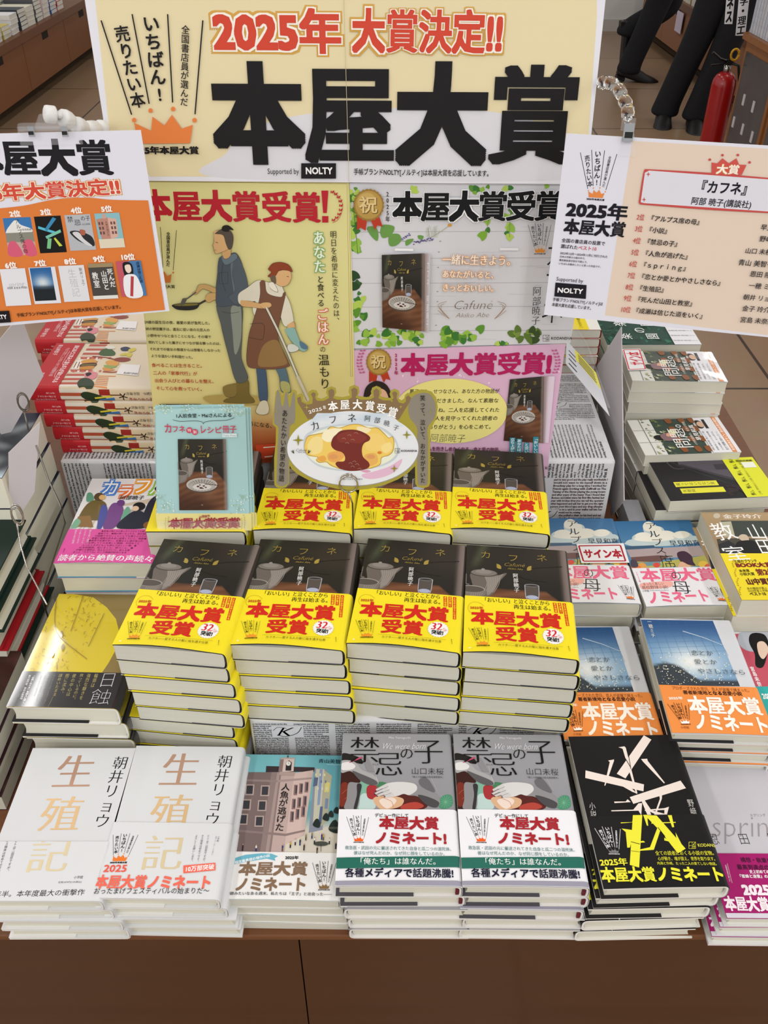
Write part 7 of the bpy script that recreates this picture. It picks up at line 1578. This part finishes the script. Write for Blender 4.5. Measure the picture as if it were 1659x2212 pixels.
ra = clip_arm('jointed_clip', [at_y(1294, 182, 1.115), at_y(1309, 175, 1.105), at_y(1334, 186, 1.08), at_y(1346, 212, 1.04), at_y(1356, 230, 1.01), at_y(1357, 257, .99)], M_GLASS, .0072, 'clear beaded arm with clear clip on right ranking card', 'jointed clips')
loc_box(ra, RC, 1357, 268, .014, .012, -.002, .004, 'clip_grip', M_ACRYL, 1.0); loc_box(ra, RC, 1357, 285, .0105, .018, .001, .005, 'spring_clip', M_CHROME); loc_box(ra, RC, 1357, 290, .0082, .006, .005, .0056, 'spring_slot', M_BLACKP); loc_box(ra, RC, 1356, 312, .020, .022, .0014, .0034, 'clip_jaw', M_ACRYL, .5)
# ------------------------------------------------------------------ background: low cabinets, books, people, extinguisher
def low_cabinet(name, x, xb, y0, y1, joints, notches, label, zt=.385, mat=M_WOODBG):
    """front face at x, body reaching to xb"""
    e = empty(name, ((x+xb)/2, (y0+y1)/2, 0)); tag(e, label, 'cabinet'); B = e.location; s_ = 1 if xb < x else -1
    def bx(n, xa, ya, za, xc, yc, zc, m): return MB().box(min(xa, xc)-B.x, ya-B.y, za, max(xa, xc)-B.x, yc-B.y, zc).build(n, m, e)
    bx('cabinet_top', x+s_*.015, y0, zt-.045, xb, y1, zt, M_WOODTOP); bx('body', x-s_*.022, y0+.01, .07, xb, y1-.01, zt-.046, M_DARK); bx('plinth', x-s_*.12, y0+.05, 0, xb+s_*.05, y1-.05, .069, M_DARK)
    ys = [y0+.01]+joints+[y1-.01]
    for a, b in zip(ys, ys[1:]):
        d = MB().box(min(x, x-s_*.02)-B.x, a+.003-B.y, .07, max(x, x-s_*.02)-B.x, b-.003-B.y, zt-.052).build('door', mat, e)
        for n_ in notches:
            if a < n_ < b: MB().box(x-.0-B.x-.0012, n_-.06-B.y, zt-.095, x-B.x+.0012, n_+.06-B.y, zt-.055).build('finger_notch', M_DARK, d)
    return e
low_cabinet('drawer_cabinet', -2.2, -3.3, 3.4, 9.0-.6, [4.3, 5.15, 6.0, 6.86, 7.7], [3.85, 4.72, 5.58, 6.44, 7.3, 8.05], 'low brown book cabinet across the aisle at upper left')
M_DOOR2 = simple('rose_brown_laminate', '#9a6a4c', .5, noise='#8d6045', nscale=5)
low_cabinet('drawer_cabinet', 2.15, 2.9, 5.6, 8.4, [6.3, 7.0, 7.7], [6.0, 6.65, 7.35, 8.05], 'low rosy-brown book cabinet behind the walking legs', mat=M_DOOR2)
COVC = ['#d8d8d4', '#3f66a8', '#e6e2cc', '#c9b85c', '#c04a4a', '#5c5c60', '#e8e8ea', '#88b0a0', '#e0c8c8', '#384048']
_sm = {}
def small_book(c, w=.128, l=.188, t=.022):
    k = (c, t)
    if k not in _sm:
        A = Art(); V = []; F = []; C = []
        def bx(x0, y0, z0, x1, y1, z1, col):
            n = len(V)
            for z in (z0, z1):
                for y in (y0, y1):
                    for x in (x0, x1): V.append((x, y, z)); C.append(rgb(col))
            F.extend(tuple(n+i for i in q) for q in [(0, 2, 3, 1), (4, 5, 7, 6), (0, 1, 5, 4), (2, 6, 7, 3), (0, 4, 6, 2), (1, 3, 7, 5)])
        bx(-w/2+.001, -l/2+.001, .001, w/2-.001, l/2-.001, t-.001, '#dedcd2'); bx(-w/2, -l/2, 0, w/2, l/2, .001, c); bx(-w/2, -l/2, t-.001, w/2, l/2, t, c); bx(-w/2, -l/2, .001, -w/2+.001, l/2, t-.001, c)
        _sm[k] = Art().mesh('small_book', lambda u, v, w: (u, v, w), M_SATIN, (V, F, C))
    return _sm[k]
rb = random.Random(31); cnt = 0
COLN = {'#d8d8d4': 'pale grey', '#3f66a8': 'blue', '#e6e2cc': 'cream', '#c9b85c': 'mustard', '#c04a4a': 'red', '#5c5c60': 'charcoal', '#e8e8ea': 'white', '#88b0a0': 'sea-green', '#e0c8c8': 'blush', '#384048': 'slate'}
def bg_piles(x, ys, rows, z, heights, where, dx, grp, wid=None, turn=math.pi/2):
    global cnt
    for r in range(rows):
        for i, y in enumerate(ys):
            c = COVC[(i*3+r*5+1) % len(COVC)]; n = heights[(i+r*2) % len(heights)]+r*3; t = rb.choice([.018, .022, .026])
            for k in range(n):
                o = bpy.data.objects.new('paperback', small_book(c, t=t)); COL.objects.link(o)
                o.location = (x+dx*r+rb.uniform(-.003, .003), y+rb.uniform(-.003, .003), z+k*(t+.0004)); o.rotation_euler = (0, 0, turn+rb.uniform(-.04, .04))
                tag(o, COLN[c]+'-covered paperback, '+ORD[n-1-k].replace('top copy', 'uppermost').replace(' copy down', ' down')+' in '+(['nearest', 'second', 'third', 'fourth', 'fifth', 'sixth', 'seventh', 'eighth', 'ninth', 'tenth', 'eleventh', 'twelfth'][i])+' '+['edge', 'inner', 'deep'][r]+' pile on '+where, 'book', grp); cnt += 1
bg_piles(-2.32, [5.25+.155*i for i in range(12)], 2, .385, [4, 6, 5, 6, 3, 4, 5], 'left aisle cabinet', -.21, 'paperbacks on the left aisle cabinet')
bg_piles(2.26, [6.6+.155*i for i in range(9)], 1, .385, [2, 3, 2, 3], 'right aisle cabinet', .2, 'paperbacks on the right aisle cabinet')
# white notice hanging on right cabinet
o = MB().box(0, 0, 0, .004, .16, .13).build('paper_notice', simple('lilac_paper', '#d9cfe0', .7, noise='#d2c8da')); o.location = (2.13, 7.15, .20); tag(o, 'small lilac paper notice on the rosy-brown cabinet', 'notice')

# magazine cabinet at right edge
mc_ = empty('magazine_cabinet', (2.1, 4.0, 0)); tag(mc_, 'honey-wood magazine cabinet with dark photo panels at right edge', 'cabinet'); B = mc_.location
def mbx2(n, b, m, par=mc_): return MB().box(b[0]-B.x, b[1]-B.y, b[2], b[3]-B.x, b[4]-B.y, b[5]).build(n, m, par)
mbx2('body', (1.785, 3.0, 0, 2.35, 4.86, .545), M_ORANGEWOOD); mbx2('cabinet_top', (1.765, 2.98, .546, 2.37, 4.88, .575), M_ORANGEWOOD)
M_PHOTO = simple('dark_photo_panel', '#55565a', .3, noise='#2c2c30', nscale=9, coat=.3)
for a, b in ((4.42, 4.82), (3.9, 4.34)):
    p_ = mbx2('photo_panel', (1.777, a, .06, 1.784, b, .50), M_PHOTO)
    for k in range(5): MB().box(1.773-B.x, a+.06+.07*k-B.y, .16+.06*((k*2) % 4), 1.7765-B.x, a+.085+.07*k-B.y, .21+.06*((k*2) % 4)).build('pale_mark', M_GREYCARD, p_)
    mbx2('edge_strip', (1.775, a-.03, .05, 1.784, a-.002, .52), M_ORANGEWOOD)
# magazines standing face-out with divider signs
rm = random.Random(77)
for i in range(12):
    y = 4.84-i*.036; c = rm.choice(['#dfe3ec', '#e6e6ea', '#d4dae6', '#ececee', '#dcdcd8'])
    m_ = MB().box(0, 0, 0, .20, .030, .27+rm.uniform(-.01, .01)).build('magazine', simple('magazine_%d' % (i % 5), c, .4, noise='#a8b0c0', nscale=26, stretch=(1, 1, 3)) if i < 5 else bpy.data.materials['magazine_%d' % (i % 5)])
    m_.location = (1.79, y, .576); m_.rotation_euler = (0, 0, 0); tag(m_, 'thin pale magazine on the honey-wood cabinet, '+['nearest the divider sign', 'second from the sign', 'third from the sign', 'fourth from the sign', 'fifth from the sign', 'sixth from the sign', 'seventh from the sign', 'eighth from the sign', 'ninth from the sign', 'tenth from the sign', 'eleventh from the sign', 'furthest from the sign'][i], 'magazine', 'magazines standing on the honey-wood cabinet')
def sign(px0, px1, py0, py1, y, text, label, ystep=None):
    fr = plane_frame((0, y, 0), 0, 0)
    def f(A):
        x = (px0+px1)/2; A.V(text, (x+3, py0+4), (x-8, py1-2), (px1-px0)*.86, '#1c1c1e', b=.04)
    return panel('divider_sign', [(px0+2, py0), (px1+4, py0), (px1-8, py1), (px0-8, py1)], fr, '#e8e8ea', f, thick=.003, mat=M_SATIN, label=label, cat='sign', group='category divider signs')
sign(1597, 1618, -34, 77, 4.93, '科学・理工', 'white divider sign with black vertical writing nearest the right edge')
sign(1573, 1590, -74, 52, 5.0, 'ビジネス', 'white divider sign left of the other, above the extinguisher')
o = MB().box(0, 0, 0, .11, .12, .13).build('leaflet_rack', M_WHITEP); o.location = (1.90, 4.90, .42); tag(o, 'small pale leaflet rack at the end of the honey-wood cabinet', 'rack')

# fire extinguisher
fx = empty('fire_extinguisher', (1.775, 5.03, 0)); tag(fx, 'red fire extinguisher with yellow pin beside the honey-wood cabinet', 'extinguisher')
R = .062; prof = [(0, .012), (.05, .012), (.06, .0), (R, .02), (R, .30), (.058, .33), (.046, .352), (.026, .366), (.0, .368)]
mb = MB(); n = 24
V = [(r_*math.cos(2*math.pi*k/n), r_*math.sin(2*math.pi*k/n), z) for r_, z in prof for k in range(n)]
mb.add(V, [(i*n+k, i*n+(k+1) % n, (i+1)*n+(k+1) % n, (i+1)*n+k) for i in range(len(prof)-1) for k in range(n)]); mb.build('cylinder', M_RED, fx, True)
MB().tube([(0, 0, .36), (0, 0, .40)], .018, 12).build('neck', M_CHROME, fx, True)
MB().box(-.012, -.012, .40, .012, .012, .425).build('valve', M_BLACKP, fx); MB().tube([(.0, 0, .415), (-.05, -.01, .43), (-.095, -.015, .46)], .007, 6).build('lever', M_BLACKP, fx); MB().tube([(0, 0, .41), (-.05, -.01, .405), (-.09, -.012, .40)], .006, 6).build('carry_handle', M_BLACKP, fx)
MB().tube([(.02+.02*math.cos(t), -.015, .45+.026*math.sin(t)) for t in [i*math.pi/8 for i in range(17)]], .006, 6).build('safety_pin', M_YEL, fx, True)
MB().tube([(.01, 0, .41), (.05, -.02, .40), (.075, -.03, .30), (.074, -.03, .15)], .008, 8).build('hose', M_BLACKP, fx, True)

# ---- two people walking past
def skin_body(name, joints, bones, par, mat, label=None):
    me = bpy.data.meshes.new(name); names = list(joints); idx = {n_: i for i, n_ in enumerate(names)}
    me.from_pydata([joints[n_][0] for n_ in names], [(idx[a], idx[b]) for a, b in bones], []); me.update()
    o = link(name, me, par); md = o.modifiers.new('skin', 'SKIN'); md.use_smooth_shade = True
    for i, n_ in enumerate(names):
        r = joints[n_][1]; v = me.skin_vertices[0].data[i]; v.radius = r if isinstance(r, tuple) else (r, r); v.use_root = (i == 0)
    sb = o.modifiers.new('sub', 'SUBSURF'); sb.levels = 2; sb.render_levels = 2
    me.materials.append(mat); return o
def person(loc, hipc, legs, lean, label, facing):
    """legs: list of (hip, knee, ankle, toe) ; everything relative to loc"""
    e = empty('person', loc); tag(e, label, 'person', 'people walking past')
    hx, hy, hz = hipc; f = Vector(facing).normalized(); s_ = Vector((-f.y, f.x, 0)); H = Vector(hipc); up = Vector((lean[0], lean[1], 1)).normalized()
    ch = H+up*.34; nk = H+up*.50; hd = H+up*.68
    J = {'pelvis': (H, (.14, .10)), 'waist': (H+up*.16, (.125, .095)), 'chest': (ch, (.15, .11)), 'neck0': (nk, (.06, .06)), 'neck1': (nk+up*.07, (.05, .05)), 'head': (hd, (.082, .09)), 'crown': (hd+up*.09, (.062, .07))}
    Bn = [('pelvis', 'waist'), ('waist', 'chest'), ('chest', 'neck0'), ('neck0', 'neck1'), ('neck1', 'head'), ('head', 'crown')]
    for i, sg in enumerate((-1, 1)):
        sh = ch+s_*sg*.17+up*.08; el = sh-up*.27+f*(.05*sg)+s_*sg*.03; wr = el-up*.22+f*(.10*sg+.06); pm = wr-up*.07+f*.02
        J['sh%d' % i] = (sh, .052); J['el%d' % i] = (el, .038); J['wr%d' % i] = (wr, .025); J['pm%d' % i] = (pm, (.034, .018))
        Bn += [('chest', 'sh%d' % i), ('sh%d' % i, 'el%d' % i), ('el%d' % i, 'wr%d' % i), ('wr%d' % i, 'pm%d' % i)]
        for q, (ff, ln) in enumerate(((-.03, .075), (-.011, .085), (.010, .08), (.030, .062))):
            b0 = pm-up*.03+f*ff; J['f%d%d' % (i, q)] = (b0, .010); J['g%d%d' % (i, q)] = (b0-up*ln*.5+f*.004, .009); J['h%d%d' % (i, q)] = (b0-up*ln*.9-s_*sg*.014, .007)
            Bn += [('pm%d' % i, 'f%d%d' % (i, q)), ('f%d%d' % (i, q), 'g%d%d' % (i, q)), ('g%d%d' % (i, q), 'h%d%d' % (i, q))]
        J['t%d' % i] = (pm+f*.04-up*.005, .011); J['u%d' % i] = (pm+f*.055-up*.04, .009); Bn += [('pm%d' % i, 't%d' % i), ('t%d' % i, 'u%d' % i)]
    LJ = {'pelvis': (H, (.15, .12))}; LB = []
    for i, (hp, kn, an, toe) in enumerate(legs):
        hp, kn, an, toe = map(Vector, (hp, kn, an, toe))
        for nm, p, r in (('hip', hp, .115), ('thigh', hp.lerp(kn, .5), .105), ('knee', kn, .086), ('calf', kn.lerp(an, .4), .080), ('shin', kn.lerp(an, .75), .078), ('cuff', an, .080), ('hem', an+Vector((0, 0, -.045)), .098)): LJ[nm+str(i)] = (p, r)
        LB += [('pelvis', 'hip%d' % i), ('hip%d' % i, 'thigh%d' % i), ('thigh%d' % i, 'knee%d' % i), ('knee%d' % i, 'calf%d' % i), ('calf%d' % i, 'shin%d' % i), ('shin%d' % i, 'cuff%d' % i), ('cuff%d' % i, 'hem%d' % i)]
        d = (toe-an); fl = Vector((d.x, d.y, 0)); back = an-d.normalized()*.05
        # shoe: sole with heel, rounded upper
        ax = d.normalized(); sd = ax.cross(Vector((0, 0, 1))).normalized(); nn = sd.cross(ax).normalized()
        P = []; Fc = []; sec = [(-.060, .034, .075), (-.035, .044, .085), (.02, .046, .086), (.07, .048, .074), (.13, .056, .058), (.19, .056, .050), (.228, .040, .040)]
        base = an-nn*.055 if abs(ax.z) < .6 else an-nn*.02
        for t, w, hgt in sec:
            for k in range(12):
                a = 2*math.pi*k/12; yy = math.cos(a)*w; zz = math.sin(a); zz = max(zz, -.25)*hgt*.75+hgt*.1
                P.append(base+ax*t+sd*yy+nn*zz)
        for r_ in range(len(sec)-1):
            for k in range(12): Fc.append((r_*12+k, r_*12+(k+1) % 12, (r_+1)*12+(k+1) % 12, (r_+1)*12+k))
        Fc += [tuple(range(12)), tuple(range(72, 84))]
        sh = MB().add(P, Fc).build('shoe', M_SHOE, e, True)
        MB().add([base+ax*t+sd*w_-nn*q for t in (-.056, -.0) for w_ in (-.036, .036) for q in (.012, .034)], [(0, 1, 3, 2), (4, 6, 7, 5), (0, 4, 5, 1), (2, 3, 7, 6), (0, 2, 6, 4), (1, 5, 7, 3)]).build('heel', M_SHOE, sh)
    skin_body('body', J, Bn, e, M_SKIN); skin_body('trousers', LJ, LB, e, M_TROUSER)
    SJ = {'w0': (H+up*.02, (.158, .12)), 'w': (H+up*.16, (.145, .112)), 'c': (ch, (.168, .128)), 's': (ch+up*.10, (.12, .10))}; SB = [('w0', 'w'), ('w', 'c'), ('c', 's')]
    for i, sg in enumerate((-1, 1)):
        a, b = J['sh%d' % i][0], J['el%d' % i][0]; SJ['a%d' % i] = (a, .064); SJ['b%d' % i] = (b, .050); SJ['d%d' % i] = (b.lerp(J['wr%d' % i][0], .8), .038); SB += [('c', 'a%d' % i), ('a%d' % i, 'b%d' % i), ('b%d' % i, 'd%d' % i)]
    skin_body('shirt', SJ, SB, e, M_SHIRT)
    # face details and hair
    fc = hd+f*.085
    MB().tube([fc+up*.02, fc-up*.012+f*.022, fc-up*.022+f*.004], [.006, .011, .007], 8).build('nose', M_SKIN, e, True)
    for sg in (-1, 1): MB().sphere(fc+s_*sg*.03+up*.018-f*.010, .011).build('eye', M_WHITEP, e, True); MB().sphere(hd+s_*sg*.083+up*.0, .024, sq=(.5, .5, 1)).build('ear', M_SKIN, e, True)
    MB().tube([fc-up*.045-s_*.022-f*.006, fc-up*.047+f*.002, fc-up*.045+s_*.022-f*.006], .005, 6).build('mouth', simple('lip', '#a8665a', .5) if 'lip' not in MATS else MATS['lip'], e, True)
    MB().sphere(hd+up*.045-f*.018, .105, 16, 10, (.92, .98, .88)).build('hair', M_HAIR, e, True)
    return e
person((1.75, 6.6, 0), (.13, .06, .90), [((.12, -.03, .86), (.04, 0, .47), (-.09, 0, .09), (.15, -.01, .02)), ((.13, .15, .86), (.17, .16, .43), (-.10, .15, .29), (-.085, .15, .03))], (.06, 0), 'person in black trousers and black lace-ups, mid-stride, seen from the thighs down', (1, 0, 0))
person((1.72, 5.5, 0), (.20, -.05, .92), [((.13, 0, .86), (.03, 0, .47), (-.08, .03, .075), (-.13, -.16, .02)), ((.26, -.06, .86), (.17, -.08, .46), (.07, -.08, .075), (.04, -.27, .02))], (.10, 0), 'person in flared black trousers walking toward the viewer beside the fire extinguisher', (-.2, -1, 0))
bpy.data.objects.remove(_fo)
